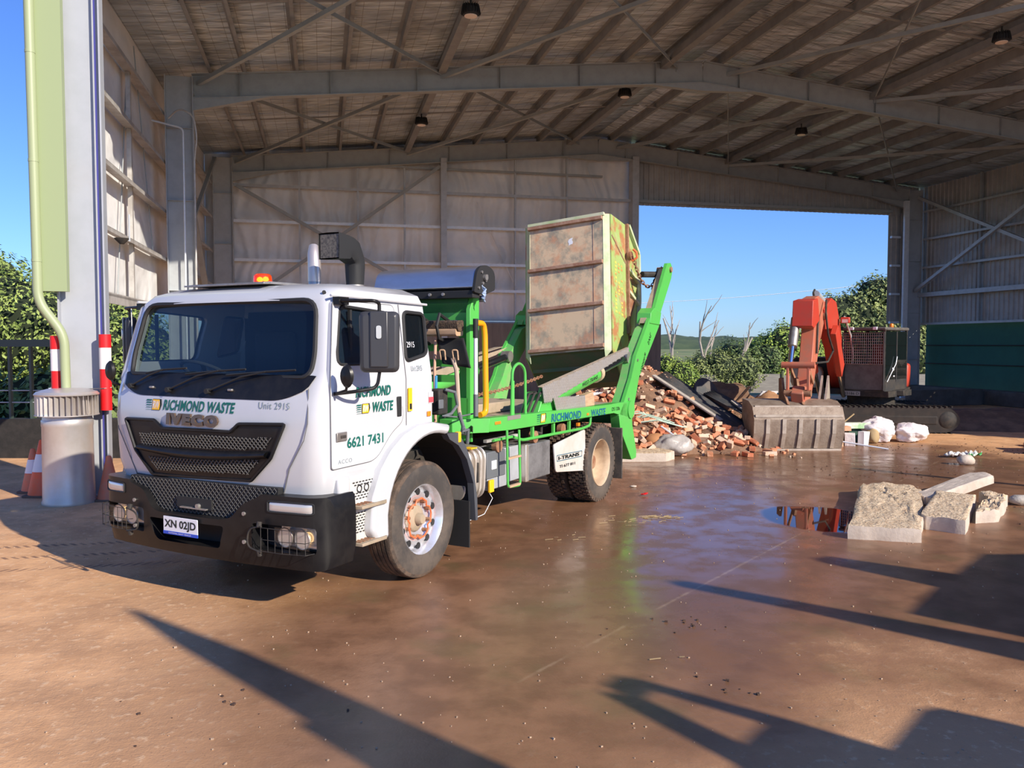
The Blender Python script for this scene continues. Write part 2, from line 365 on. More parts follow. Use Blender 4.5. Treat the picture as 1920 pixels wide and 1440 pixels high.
# ---- ground material: dry dirt, damp mud, puddled water on old concrete
def ground_mat():
    m = bpy.data.materials.new('yard_ground'); m.use_nodes = True; t = m.node_tree; L = t.links.new; b = t.nodes['Principled BSDF']
    tc = nd(t, 'ShaderNodeTexCoord'); P = tc.outputs['Object']
    def noise_(sc, det=5, vec=None, rough=0.6, dist=0.0):
        n = nd(t, 'ShaderNodeTexNoise'); n.inputs['Scale'].default_value = sc; n.inputs['Detail'].default_value = det; n.inputs['Roughness'].default_value = rough
        n.inputs['Distortion'].default_value = dist
        L(vec or P, n.inputs['Vector']); return n.outputs[0]
    def mr(x, a, c, lo=0.0, hi=1.0):
        r = nd(t, 'ShaderNodeMapRange'); r.interpolation_type = 'SMOOTHSTEP'
        for i, q in ((1, a), (2, c), (3, lo), (4, hi)): r.inputs[i].default_value = q
        L(x, r.inputs[0]); return r.outputs[0]
    def ma(op, a, c, clamp=False):
        n = nd(t, 'ShaderNodeMath', operation=op, use_clamp=clamp)
        for i, q in ((0, a), (1, c)):
            if isinstance(q, (int, float)): n.inputs[i].default_value = q
            else: L(q, n.inputs[i])
        return n.outputs[0]
    def mix(f, a, c):
        n = nd(t, 'ShaderNodeMix', data_type='RGBA')
        if isinstance(f, (int, float)): n.inputs[0].default_value = f
        else: L(f, n.inputs[0])
        for i, q in ((6, a), (7, c)):
            if isinstance(q, tuple): n.inputs[i].default_value = (*q, 1)
            else: L(q, n.inputs[i])
        return n.outputs[2]
    def blob(cx, cy, rx, ry, ang):
        mp = nd(t, 'ShaderNodeMapping', vector_type='TEXTURE'); mp.inputs['Location'].default_value = (cx, cy, 0); mp.inputs['Rotation'].default_value = (0, 0, math.radians(ang)); mp.inputs['Scale'].default_value = (rx, ry, 1000)
        L(P, mp.inputs[0]); ln = nd(t, 'ShaderNodeVectorMath', operation='LENGTH'); L(mp.outputs[0], ln.inputs[0]); return ln.outputs['Value']
    n1 = noise_(0.55, 6); n2 = noise_(2.6, 6); n3 = noise_(14, 5); n4 = noise_(70, 3)
    wob = ma('MULTIPLY', ma('SUBTRACT', n1, 0.5), 0.9)
    wob = ma('ADD', wob, ma('MULTIPLY', ma('SUBTRACT', n2, 0.5), 0.35))
    # damp zone and standing-water zone
    damp = mr(ma('ADD', blob(3.2, 12.0, 8.4, 6.8, 62), wob), 0.75, 1.12, 1.0, 0.0)
    damp2 = mr(ma('ADD', blob(0.5, 6.9, 2.7, 4.1, -22), wob), 0.6, 1.2, 0.95, 0.0)
    damp = ma('MAXIMUM', damp, damp2)
    wet = mr(ma('ADD', blob(2.3, 10.0, 1.9, 5.4, -18), ma('MULTIPLY', wob, 1.1)), 0.45, 1.2, 1.0, 0.0)
    wet2 = mr(ma('ADD', blob(4.6, 14.0, 4.6, 2.0, 10), ma('MULTIPLY', wob, 1.1)), 0.5, 1.15, 0.85, 0.0)
    pool = mr(ma('ADD', blob(3.75, 9.9, 0.75, 0.85, 20), ma('MULTIPLY', wob, 0.35)), 0.86, 0.98, 1.0, 0.0)
    wet = ma('MAXIMUM', wet, wet2)
    dry = mix(mr(n2, 0.38, 0.62), (0.80, 0.45, 0.215), (0.64, 0.345, 0.16))
    dry = mix(mr(n1, 0.5, 0.62, 0, 0.55), dry, (0.44, 0.24, 0.12))
    dry = mix(mr(n3, 0.56, 0.66, 0, 0.55), dry, (0.85, 0.58, 0.34))
    mud = mix(mr(n2, 0.35, 0.65), (0.29, 0.145, 0.075), (0.18, 0.088, 0.045))
    mud = mix(mr(noise_(1.2, 6), 0.52, 0.68, 0, 0.5), mud, (0.15, 0.11, 0.045))
    col = mix(damp, dry, mud)
    col = mix(ma('MULTIPLY', wet, 0.6), col, (0.17, 0.085, 0.048))
    col = mix(pool, col, (0.045, 0.02, 0.012))
    # fine grit and dark crumbs
    v = nd(t, 'ShaderNodeTexVoronoi'); v.inputs['Scale'].default_value = 26; L(P, v.inputs['Vector'])
    cr = ma('MULTIPLY', mr(v.outputs['Distance'], 0.05, 0.12, 1, 0), mr(noise_(0.9, 4), 0.52, 0.6))
    col = mix(ma('MULTIPLY', cr, 0.6), col, (0.10, 0.055, 0.035))
    # tyre tracks across the left foreground: bars of tread in two rows
    mp = nd(t, 'ShaderNodeMapping', vector_type='TEXTURE'); mp.inputs['Location'].default_value = (-3.9, 8.15, 0); mp.inputs['Rotation'].default_value = (0, 0, math.radians(12)); L(P, mp.inputs[0])
    sp = nd(t, 'ShaderNodeSeparateXYZ'); L(mp.outputs[0], sp.inputs[0])
    tread = ma('GREATER_THAN', ma('SINE', ma('ADD', ma('MULTIPLY', sp.outputs[0], 70), ma('MULTIPLY', ma('ABSOLUTE', sp.outputs[1], 0), 60)), 0), 0.1)
    rows = ma('GREATER_THAN', ma('SINE', ma('MULTIPLY', sp.outputs[1], 13), 0), 0.83)
    band = ma('MULTIPLY', mr(ma('ABSOLUTE', sp.outputs[1], 0), 0.75, 0.85, 1, 0), mr(sp.outputs[0], 0.2, 1.3, 1, 0))
    trk = ma('MULTIPLY', ma('MULTIPLY', tread, rows), ma('MULTIPLY', band, mr(n2, 0.35, 0.5)))
    col = mix(ma('MULTIPLY', trk, 0.75), col, (0.17, 0.09, 0.055))
    # concrete slab joints showing through
    mp2 = nd(t, 'ShaderNodeMapping', vector_type='TEXTURE'); mp2.inputs['Location'].default_value = (1.0, 6.3, 0); mp2.inputs['Rotation'].default_value = (0, 0, math.radians(52)); L(P, mp2.inputs[0])
    sp2 = nd(t, 'ShaderNodeSeparateXYZ'); L(mp2.outputs[0], sp2.inputs[0])
    jt = ma('MULTIPLY', mr(ma('ADD', ma('ABSOLUTE', sp2.outputs[1], 0), ma('MULTIPLY', n3, 0.05)), 0.02, 0.05, 0.45, 0), mr(noise_(1.7, 4), 0.42, 0.6))
    col = mix(jt, col, (0.48, 0.33, 0.2))
    L(col, b.inputs['Base Color'])
    rg = mr(damp, 0, 1, 0.88, 0.36)
    r2 = nd(t, 'ShaderNodeMix', data_type='FLOAT'); L(wet, r2.inputs[0]); L(rg, r2.inputs[2])
    L(mr(n2, 0.36, 0.64, 0.12, 0.32), r2.inputs[3])
    r3 = nd(t, 'ShaderNodeMix', data_type='FLOAT'); L(pool, r3.inputs[0]); L(r2.outputs[0], r3.inputs[2]); r3.inputs[3].default_value = 0.02
    L(r3.outputs[0], b.inputs['Roughness'])
    h = ma('ADD', ma('MULTIPLY', n3, 0.6), ma('MULTIPLY', n4, 0.3)); h = ma('ADD', h, ma('MULTIPLY', n2, 1.2))
    flat = ma('MULTIPLY', ma('MULTIPLY', ma('SUBTRACT', 1.0, ma('MULTIPLY', wet, 0.985)), ma('SUBTRACT', 1.0, ma('MULTIPLY', damp, 0.72))), ma('SUBTRACT', 1.0, pool))
    bp = nd(t, 'ShaderNodeBump'); bp.inputs['Distance'].default_value = 0.03; L(ma('MULTIPLY', flat, 0.42), bp.inputs['Strength']); L(h, bp.inputs['Height']); L(bp.outputs[0], b.inputs['Normal'])
    return m
M['ground'] = ground_mat()
g = MB(); g.grid(lambda a, c: (-45 + 100 * a, -16 + 50 * c, 0), 50, 25)
struct(g.build('floor', 'ground'))
# land beyond the yard, falling then rising to the far hills
M['field'] = mat('field_grass', (0.18, 0.24, 0.07), 0.95, col2=(0.33, 0.26, 0.13), scale=0.09, amt=0.8, col3=(0.06, 0.11, 0.03), scale3=0.05, amt3=0.8)
def land(a, c):
    x = -400 + 900 * a; y = 34 + 900 * c ** 2.2
    z = -0.02 - 2.2 * min(1, max(0, (y - 36) / 30)) + 1.5 * max(0, (y - 120) / 300) + 0.4 * noise.noise(Vector((x * 0.02, y * 0.02, 0)))* min(1, (y - 34) / 20)
    return (x, y, z)
struct(MB().grid(land, 60, 50).build('field', 'field', sharp=0))
M['farwood'] = mat('far_woodland', (0.045, 0.075, 0.04), 1.0, col2=(0.08, 0.115, 0.05), scale=0.08, amt=0.9, bump=1.0, bscale=0.15)
def ridge_land(a, c):
    x = -300 + 900 * a; y = 420 + 120 * c
    h = (1 - (2 * c - 1) ** 2) ** 0.6 if 0 < c < 1 else 0
    top = 7.5 + 3.5 * noise.noise(Vector((x * 0.012, 1, 0))) + 1.8 * noise.noise(Vector((x * 0.07, y * .1, 0))) + 0.8 * noise.noise(Vector((x * 0.3, y * .2, 0)))
    return (x, y, -6 + (top + 6) * h)
struct(MB().grid(ridge_land, 300, 12).build('hill', 'farwood', sharp=0))

# ---- columns, rafters
def column(u, v, side, w=0.6, ztop=8.05):
    b = MB(); c = u - side * 0.3
    b.ibeam((c, v, 0), (c, v, ztop), w, 0.2, 0.014, 0.02, up=(1, 0, 0))
    for z in (() if v < 1 else (1.5, 3.3, 5.3, 6.9)): b.bx(c - w / 2, c + w / 2, v - 0.09, v + 0.09, z - 0.006, z + 0.006)
    b.bx(c - w / 2 - 0.05, c + w / 2 + 0.05, v - 0.16, v + 0.16, 0, 0.03)
    return struct(shb(b, 'steel_column', 'column', flat=True))
M['column'] = mat('column_paint', (0.40, 0.42, 0.45), 0.55, col2=(0.35, 0.37, 0.39), scale=3, amt=0.5, col3=(0.40, 0.32, 0.24), scale3=0.8, amt3=0.15)
M['column_in'] = mat('column_paint_inner', (0.42, 0.45, 0.47), 0.55, col2=(0.34, 0.36, 0.38), scale=3, amt=0.6)
BAY = (0.0, 7.95, 16.2)
for v in BAY:
    for u, sd_ in ((0, 1), (24.9, -1)):
        o = column(u - (0.13 if v == 0 and u == 0 else 0), v + (0.40 if v == 0 else 0), sd_)
        if v > 0: o.data.materials[0] = M['column_in']
struct(shb(MB().bar((-0.185, 0.28, 0), (-0.185, 0.28, 8.05), 0.02, 0.02), 'trim_1', mat('blue_edge_strip', (0.05, 0.05, 0.25), 0.6)))
for v in BAY[1:]:
    for s in (0, 1):
        b = MB(); a = (0.0, v, ridge(0) - 0.275); r = (12.3, v, ridge(12.3) - 0.275); q = (24.9, v, ridge(24.6) - 0.275)
        p, e = (a, r) if s == 0 else (r, q)
        b.ibeam(p, e, 0.55, 0.2, 0.014, 0.02)
        # haunch at the column and at the ridge
        if s == 0: b.prism([(0, 7.6), (1.7, 7.72), (0, 7.3)], v - 0.08, v + 0.08); b.prism([(10.6, 8.62), (12.3, 8.76), (12.3, 8.55)], v - 0.08, v + 0.08)
        else: b.prism([(24.9, 7.6), (23.2, 7.72), (24.9, 7.3)], v - 0.08, v + 0.08); b.prism([(14.0, 8.62), (12.3, 8.76), (12.3, 8.55)], v - 0.08, v + 0.08)
        for k in range(1, 12, 2):
            u = 1.0 * k + (12.3 if s else 0); zz = ridge(u); b.bx(u - 0.006, u + 0.006, v - 0.09, v + 0.09, zz - 0.54, zz)
        struct(shb(b, 'rafter', 'portal', flat=True))
# ---- purlins, bridging, roof sheet
PU = [0.35] + [5.6 + 1.13 * k for k in range(-4, 0)] + [5.6 + 1.13 * k for k in range(0, 6)] + [12.75 + 1.13 * k for k in range(0, 11)]
for u in PU:
    z = ridge(u) if u < 24.6 else ridge(24.6)
    b = MB(); strut = abs(u - 5.6) < 0.01 or abs(u - 11.25) < 0.01 or abs(u - 17.27) < 0.01
    b.bx(u - 0.004, u + 0.004, -0.1, 16.5, z, z + 0.2); b.bx(u, u + 0.08, -0.1, 16.5, z, z + 0.004); b.bx(u - 0.08, u, -0.1, 16.5, z + 0.196, z + 0.2)
    if strut: b.bx(u - 0.12, u + 0.06, 0, 16.2, z - 0.16, z + 0.02)
    struct(shb(b, 'roof_purlin', 'purlin', flat=True))
for v in (4.0, 12.1):
    for a, c in ((0.3, 12.2), (12.4, 24.5)):
        struct(shb(MB().bar((a, v, ridge(a) + 0.05), (c, v, ridge(c) + 0.05), 0.09, 0.02), 'roof_bridging', 'purlin', flat=True))
for v0, v1 in ((0, 7.95), (7.95, 16.2)):
    for a, c in ((0.1, 5.6), (5.6, 11.6), (13.0, 17.3), (17.3, 24.4)):
        struct(shb(MB().bar((a, v0, ridge(a) - 0.12), (c, v1, ridge(c) - 0.12), 0.09, 0.02, (0, 1, 0)), 'roof_brace', 'portal', flat=True))
        struct(shb(MB().bar((a, v1, ridge(a) - 0.2), (c, v0, ridge(c) - 0.2), 0.09, 0.09), 'roof_brace', 'portal', flat=True))
def foil(name, c1, c2, c3, rough, metal, wr, mesh=False, sc=(1, 1, 1)):
    m = bpy.data.materials.new(name); m.use_nodes = True; t = m.node_tree; L = t.links.new; b = t.nodes['Principled BSDF']
    tc = nd(t, 'ShaderNodeTexCoord'); mp = nd(t, 'ShaderNodeMapping'); mp.inputs['Scale'].default_value = sc; L(tc.outputs['Object'], mp.inputs[0])
    n = nd(t, 'ShaderNodeTexNoise'); n.inputs['Scale'].default_value = 1.0; n.inputs['Detail'].default_value = 5; n.inputs['Distortion'].default_value = 0.7; L(mp.outputs[0], n.inputs['Vector'])
    n2 = nd(t, 'ShaderNodeTexNoise'); n2.inputs['Scale'].default_value = 0.45; n2.inputs['Detail'].default_value = 5; L(tc.outputs['Object'], n2.inputs['Vector'])
    r = nd(t, 'ShaderNodeMapRange'); r.inputs[1].default_value = 0.4; r.inputs[2].default_value = 0.62; L(n.outputs[0], r.inputs[0])
    a = nd(t, 'ShaderNodeMix', data_type='RGBA'); L(r.outputs[0], a.inputs[0]); a.inputs[6].default_value = (*c1, 1); a.inputs[7].default_value = (*c2, 1)
    r2 = nd(t, 'ShaderNodeMapRange'); r2.inputs[1].default_value = 0.45; r2.inputs[2].default_value = 0.65; r2.inputs[4].default_value = 0.7; L(n2.outputs[0], r2.inputs[0])
    a2 = nd(t, 'ShaderNodeMix', data_type='RGBA'); L(r2.outputs[0], a2.inputs[0]); L(a.outputs[2], a2.inputs[6]); a2.inputs[7].default_value = (*c3, 1)
    last = a2.outputs[2]
    if mesh:
        sp = nd(t, 'ShaderNodeSeparateXYZ'); L(tc.outputs['Object'], sp.inputs[0])
        for k, per in ((0, 0.3), (1, 0.3)):
            f = nd(t, 'ShaderNodeMath', operation='PINGPONG'); f.inputs[1].default_value = per / 2; L(sp.outputs[k], f.inputs[0])
            c = nd(t, 'ShaderNodeMath', operation='LESS_THAN'); c.inputs[1].default_value = 0.006; L(f.outputs[0], c.inputs[0])
            q = nd(t, 'ShaderNodeMath', operation='MULTIPLY'); q.inputs[1].default_value = 0.55; L(c.outputs[0], q.inputs[0])
            mx = nd(t, 'ShaderNodeMix', data_type='RGBA'); L(q.outputs[0], mx.inputs[0]); L(last, mx.inputs[6]); mx.inputs[7].default_value = (0.08, 0.07, 0.06, 1); last = mx.outputs[2]
    L(last, b.inputs['Base Color']); b.inputs['Roughness'].default_value = rough; b.inputs['Metallic'].default_value = metal
    wv = nd(t, 'ShaderNodeTexWave'); wv.inputs['Scale'].default_value = 1.3; wv.inputs['Distortion'].default_value = 9; wv.inputs['Detail'].default_value = 3; wv.inputs['Detail Scale'].default_value = 0.6; L(mp.outputs[0], wv.inputs['Vector'])
    ad = nd(t, 'ShaderNodeMath', operation='ADD'); L(wv.outputs['Fac'], ad.inputs[0]); L(n.outputs[0], ad.inputs[1])
    bp = nd(t, 'ShaderNodeBump'); bp.inputs['Strength'].default_value = wr; bp.inputs['Distance'].default_value = 0.06; L(ad.outputs[0], bp.inputs['Height']); L(bp.outputs[0], b.inputs['Normal'])
    return m
M['ceil'] = foil('roof_foil', (0.66, 0.75, 0.84), (0.46, 0.52, 0.57), (0.22, 0.24, 0.26), 0.4, 0.15, 0.9, True, (0.35, 4.5, 1))
M['wallfoil'] = foil('wall_blanket', (0.86, 0.86, 0.86), (0.78, 0.775, 0.77), (0.60, 0.60, 0.59), 0.6, 0.0, 0.65, False, (0.6, 0.6, 0.9))
for nm, a, c in (('ceiling', -1.1, 12.3), ('roof_sheet', 12.3, 25.9)):
    def cf(i, j, a=a, c=c):
        u = a + (c - a) * i; z = 8.1 + 1.2 * (1 - abs(u - 12.3) / 12.3) + 0.21; return (u, -0.12 + 17.1 * j, z)
    b = MB().grid(cf, 12, 12); o = shb(b, nm, 'ceil', sharp=0); struct(o)
    md = o.modifiers.new('thick', 'SOLIDIFY'); md.thickness = 0.05; md.offset = 1
# ---- walls
def foil_wall(name, fn, nu, nv): return struct(shb(MB().grid(fn, nu, nv), name, 'wallfoil', sharp=0, solid=0.03))
def puff(a, c, k): return 0.05 * math.sin(a * k * PI) * 1.0
foil_wall('wall_left', lambda a, c: (-0.92 - 0.02 * abs(math.sin(a * 6 * PI)), 0.3 + 16.5 * a, 2.9 + 5.5 * c), 56, 30)
GZ = (2.92, 4.02, 5.09, 6.18, 7.24)
for z in GZ:
    for v0, v1 in ((0.5, 7.95), (7.95, 16.2)):
        b = MB(); x = -0.72
        if z < 3: b.bx(x - 0.2, x + 0.12, v0, v1, z - 0.04, z + 0.02); b.bx(x + 0.1, x + 0.12, v0, v1, z - 0.16, z)
        else: b.bx(x - 0.13, x + 0.09, v0, v1, z - 0.006, z + 0.006); b.bx(x + 0.08, x + 0.09, v0, v1, z - 0.07, z); b.bx(x - 0.13, x - 0.12, v0, v1, z, z + 0.07)
        struct(shb(b, 'wall_girt', 'galv_lt', flat=True))
for v in (2.4, 5.15, 10.6, 13.4):
    for i in range(4):
        struct(shb(MB().bx(-0.82, -0.74, v - 0.05, v + 0.05, GZ[i] + 0.01, GZ[i + 1] - 0.01), 'girt_bridging', 'galv_lt', flat=True))
# cross braces in the rear bay of the left wall
struct(shb(MB().bar((-0.45, 8.0, 7.6), (-0.45, 16.1, 1.2), 0.16, 0.08), 'wall_brace', 'portal', flat=True))
struct(shb(MB().bar((-0.52, 8.0, 3.6), (-0.52, 16.1, 8.0), 0.10, 0.08), 'wall_brace', 'portal', flat=True))
# thin tie rods
for a, c in (((-0.84, 5.3, 7.2), (-0.84, 4.2, 2.9)), ((-0.84, 6.0, 8.0), (-0.84, 7.6, 4.0))):
    struct(shb(MB().cyl(a, c, 0.012, n=6), 'tie_rod', 'portal'))

# back wall: foil blanket above, concrete below, left of the opening
foil_wall('wall_back', lambda a, c: (-0.9 + 14.6 * a, 16.62 + 0.05 * abs(math.sin(a * 7.6 * PI)), 2.9 + (ridge(-0.9 + 14.6 * a) - 2.62) * c), 110, 50)
BG = (2.86, 3.95, 4.85, 6.1, 7.25)
for z in BG:
    b = MB()
    b.bx(0, 6.7, 16.3, 16.45, z - 0.07, z + 0.0); b.bx(6.9, 13.6, 16.3, 16.45, z - 0.07, z + 0.0)
    b.bx(0, 13.6, 16.29, 16.30, z - 0.07, z + 0.02)
    struct(shb(b, 'wall_girt', 'galv_b' if 3.5 < z < 6.5 else 'galv', flat=True))
struct(shb(MB().bx(0, 12.5, 16.3, 16.45, 8.0, 8.07), 'wall_girt', 'portal', flat=True))
for u in (2.06, 3.95, 5.5, 9.33, 11.2):
    struct(shb(MB().bx(u - 0.03, u + 0.03, 16.32, 16.42, 2.9, ridge(u) - 0.5), 'girt_bridging', 'galv', flat=True))
b = MB().bx(6.7, 6.9, 16.1, 16.4, 0.0, ridge(6.8) - 0.4); struct(shb(b, 'wall_post', 'galv', flat=True))
b = MB().bx(13.56, 13.8, 16.1, 16.5, 0.0, ridge(13.8) - 0.4); struct(shb(b, 'wall_post', 'galv', flat=True))
for p, q in (((0.1, 16.26, 7.2), (6.7, 16.26, 3.5)), ((6.7, 16.22, 8.1), (0.1, 16.22, 3.3))):
    struct(shb(MB().bar(p, q, 0.1, 0.1, (0, 1, 0)), 'wall_brace', 'portal', flat=True))
for a, c in (((4.9, 16.5, 6.7), (3.6, 16.5, 3.0)), ((8.0, 16.5, 7.0), (9.9, 16.5, 3.0)), ((12.0, 16.5, 8.4), (13.0, 16.5, 5.5))):
    struct(shb(MB().cyl(a, c, 0.012, n=6), 'tie_rod', 'galv_b'))
struct(shb(MB().bx(-0.9, 14.72, 16.2, 16.45, 0, 2.82), 'wall_base', mat('dado_concrete', (0.25, 0.215, 0.185), 0.9, col2=(0.16, 0.14, 0.12), scale=2, amt=0.7, stretch=(3, 1, 0.3)), flat=True))
def corr(b, p, q, z0, z1f, pitch, dep, nrm, z0f=None):
    # corrugated sheet from p to q (2d), ribs vertical
    p = Vector(p); q = Vector(q); d = q - p; n = max(2, int(d.length / pitch)); pts = []
    for i in range(n):
        for t, h in ((0.0, 0), (0.55, 0), (0.65, 1), (0.9, 1)):
            c = p + d * ((i + t) / n); pts.append((c + Vector(nrm) * dep * h, (c - p).length))
    vs = []; m = len(pts)
    for c, s in pts: vs.append((c.x, c.y, z0))
    for c, s in pts: vs.append((c.x, c.y, z1f(s)))
    return b.add(vs, [(i, i + 1, m + i + 1, m + i) for i in range(m - 1)])
M['sheet_in'] = mat('zinc_sheet_inner', (0.42, 0.41, 0.39), 0.55, 0.1, col2=(0.30, 0.29, 0.28), scale=2, amt=0.6)
b = corr(MB(), (13.8, 16.5), (25.6, 16.5), 7.1, lambda s: ridge(13.8 + s) + 0.2, 0.2, -0.035, (0, 1))
struct(shb(b, 'wall_back', 'sheet_in', flat=True))
struct(shb(MB().bx(13.8, 24.3, 16.3, 16.45, 7.18, 7.28), 'trim_2', 'portal', flat=True))
b = corr(MB(), (24.27, 16.5), (25.6, 16.5), 2.9, lambda s: 7.2, 0.2, -0.035, (0, 1)); struct(shb(b, 'wall_back', 'sheet_in', flat=True))
for z in (2.95, 4.05, 5.15, 6.25): struct(shb(MB().bx(24.3, 24.7, 16.3, 16.42, z - 0.05, z + 0.03), 'wall_girt', 'galv_b', flat=True))
struct(shb(MB().bx(24.64, 24.84, 16.02, 16.12, 0, 7.6), 'opening_post', 'galv_b', flat=True))
# right wall: ribbed sheet, girts, brace; its unseen front stretch is added to shade the floor
b = corr(MB(), (25.75, -8.0), (25.75, 16.6), 2.9, lambda s: 8.35, 0.21, 0.035, (-1, 0)); struct(shb(b, 'wall_right', 'sheet_in', flat=True))
for z in GZ:
    for v0, v1 in ((-8, 0), (0, 7.95), (7.95, 16.2)):
        b = MB(); x = 25.5; b.bx(x, x + 0.2, v0, v1, z - 0.004, z + 0.004); b.bx(x, x + 0.01, v0, v1, z - 0.08, z)
        if abs(z - 4.02) < 0.1: b.bx(x - 0.1, x + 0.02, v0, v1, z - 0.1, z + 0.06)
        struct(shb(b, 'wall_girt', 'galv', flat=True))
for v in (10.9, 13.3, 5.3, 2.6):
    struct(shb(MB().bx(25.58, 25.66, v - 0.04, v + 0.04, 2.9, 8.2), 'girt_bridging', 'portal', flat=True))
struct(shb(MB().bar((25.3, 16.1, 7.75), (25.3, 8.1, 4.2), 0.11, 0.11), 'wall_brace', 'galv', flat=True))
struct(shb(MB().bar((25.22, 16.1, 4.15), (25.22, 8.1, 8.0), 0.13, 0.11), 'wall_brace', 'galv', flat=True))
b = MB(); b.bx(25.85, 25.87, -8, 16.2, 0.3, 3.0)
M['shade_green'] = mat('green_sheet', (0.03, 0.14, 0.10), 0.8, col2=(0.025, 0.11, 0.08), scale=1, amt=0.7)
struct(shb(b, 'wall_right', 'shade_green', flat=True))
for z in (1.35, 2.05): struct(shb(MB().cyl((25.8, -8, z), (25.8, 16.2, z), 0.02, n=6), 'trim_3', 'blackm'))
struct(shb(MB().bx(25.0, 25.6, -8, 17.5, 0, 0.5), 'wall_base', 'darkconc', flat=True, bevel=0.03))
struct(shb(MB().bx(22.0, 24.9, 12.2, 12.45, 0, 0.55), 'wall_base', 'darkconc', flat=True, bevel=0.03))

# outer corner at the front left: flashing sheet and downpipe
struct(shb(MB().bx(-0.88, -0.56, 0.14, 0.26, 2.8, 8.3), 'trim_4', 'gutter_green', flat=True))
struct(shb(MB().bx(-1.0, -0.98, 0.27, 16.8, 2.85, 8.2), 'wall_left', 'gutter_green', flat=True))
b = MB(); b.tube(fillet([(-0.93, 0.10, 8.2), (-0.905, 0.10, 2.66), (-0.60, 0.10, 2.22), (-0.58, 0.10, 0.0)], 0.16), 0.06, 14)
for z in (5.9, 4.5, 3.2): b.tube([(-0.93 + 0.0045 * (8.2 - z), 0.10, z - 0.02), (-0.93 + 0.0045 * (8.2 - z), 0.10, z + 0.02)], 0.064, 14)
dp = shb(b, 'downpipe', 'pipe_green'); tag(dp, 'pale green round downpipe with an offset bend beside the front left steel column', 'downpipe')
dp.rotation_euler = (0, 0, TH)

# ---- bunker walls and panels outside the rear opening
M['panel_1'] = mat('pale_panel', (0.48, 0.42, 0.33), 0.9, col2=(0.3, 0.27, 0.2), scale=3, amt=0.6)
M['panel_0'] = mat('weathered_panel', (0.17, 0.155, 0.14), 0.9, col2=(0.26, 0.24, 0.21), scale=4, amt=0.6, stretch=(0.3, 1, 3))
def far_box(u0, u1, v, z1, name, mt, post=False):
    # stands half as far again beyond the shed, out of its shadow
    a = sh(u0, v) * 1.5; c = sh(u1, v) * 1.5; a.z = c.z = -1.6; zt = (z1 - 2.1) * 1.5 + 2.1
    if post: b = MB().cyl((a.x, a.y, -1.6), (a.x, a.y, zt), 0.1, n=8)
    else: b = MB().bar((a.x, a.y, (zt - 1.6) / 2), (c.x, c.y, (zt - 1.6) / 2), 0.2, zt + 1.6)
    return struct(b.build(name, mt, flat=True))
for u0, u1, z1, v in ((14.7, 17.2, 0.55, 19.4), (17.3, 21.2, 0.86, 19.0), (21.3, 24.0, 0.80, 19.0), (24.1, 29, 0.8, 19.0)):
    far_box(u0, u1, v, z1, 'wall_yard', 'panel_%d' % (u0 < 17))
M['mossy'] = mat('mossy_post', (0.12, 0.14, 0.07), 0.9)
for u in (17.25, 15.6, 21.25): far_box(u, u, 18.9, 1.0, 'yard_post', 'mossy', True)

# ---- vegetation
def leafmat(name, c1, c2):
    m = mat(name, c1, 0.6, col2=c2, scale=0.9, amt=1.0, lo=0.4, hi=0.6); return m
M['leaf_a'] = leafmat('leaf_bright', (0.36, 0.46, 0.07), (0.18, 0.28, 0.04))
M['leaf_l'] = leafmat('leaf_fresh', (0.34, 0.42, 0.09), (0.17, 0.24, 0.05))
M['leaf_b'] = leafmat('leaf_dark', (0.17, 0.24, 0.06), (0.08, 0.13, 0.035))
M['leaf_c'] = leafmat('leaf_olive', (0.30, 0.34, 0.10), (0.16, 0.20, 0.06))
M['leaf_core'] = mat('leaf_shadow', (0.02, 0.03, 0.012), 1.0)  # near-black stands in for the shade inside a crown
M['bark'] = mat('bark', (0.13, 0.095, 0.07), 0.95)
M['deadwood'] = mat('dead_wood', (0.42, 0.36, 0.30), 0.9)
def crown_mb(blobs, n, leaf, rng):
    b = MB(); c = MB(); wts = [bl[3] ** 2 for bl in blobs]
    for (x, y, z, r) in blobs:
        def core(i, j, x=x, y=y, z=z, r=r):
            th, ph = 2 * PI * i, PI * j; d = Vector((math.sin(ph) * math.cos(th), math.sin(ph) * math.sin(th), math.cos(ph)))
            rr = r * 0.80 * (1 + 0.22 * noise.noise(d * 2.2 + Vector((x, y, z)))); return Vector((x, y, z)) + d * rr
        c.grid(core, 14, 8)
    for _ in range(n):
        x, y, z, r = rng.choices(blobs, wts)[0]
        d = Vector((rng.gauss(0, 1), rng.gauss(0, 1), rng.gauss(0, 1))).normalized()
        k = 1 + 0.35 * noise.noise(d * 2.0 + Vector((x, y, z))) + 0.18 * noise.noise(d * 6 + Vector((z, x, y)))
        p = Vector((x, y, z)) + d * r * k * (0.80 + 0.22 * rng.random())
        a = (d + Vector((rng.uniform(-.8, .8), rng.uniform(-.8, .8), rng.uniform(-.4, 1.0)))).normalized()
        u = a.cross(Vector((rng.uniform(-1, 1), rng.uniform(-1, 1), rng.uniform(-1, 1)))).normalized(); w_ = a.cross(u); s = leaf * rng.uniform(0.6, 1.3)
        b.add([p - u * s, p + w_ * s * 0.45, p + u * s, p - w_ * s * 0.45], [(0, 1, 2, 3)])
    return b, c
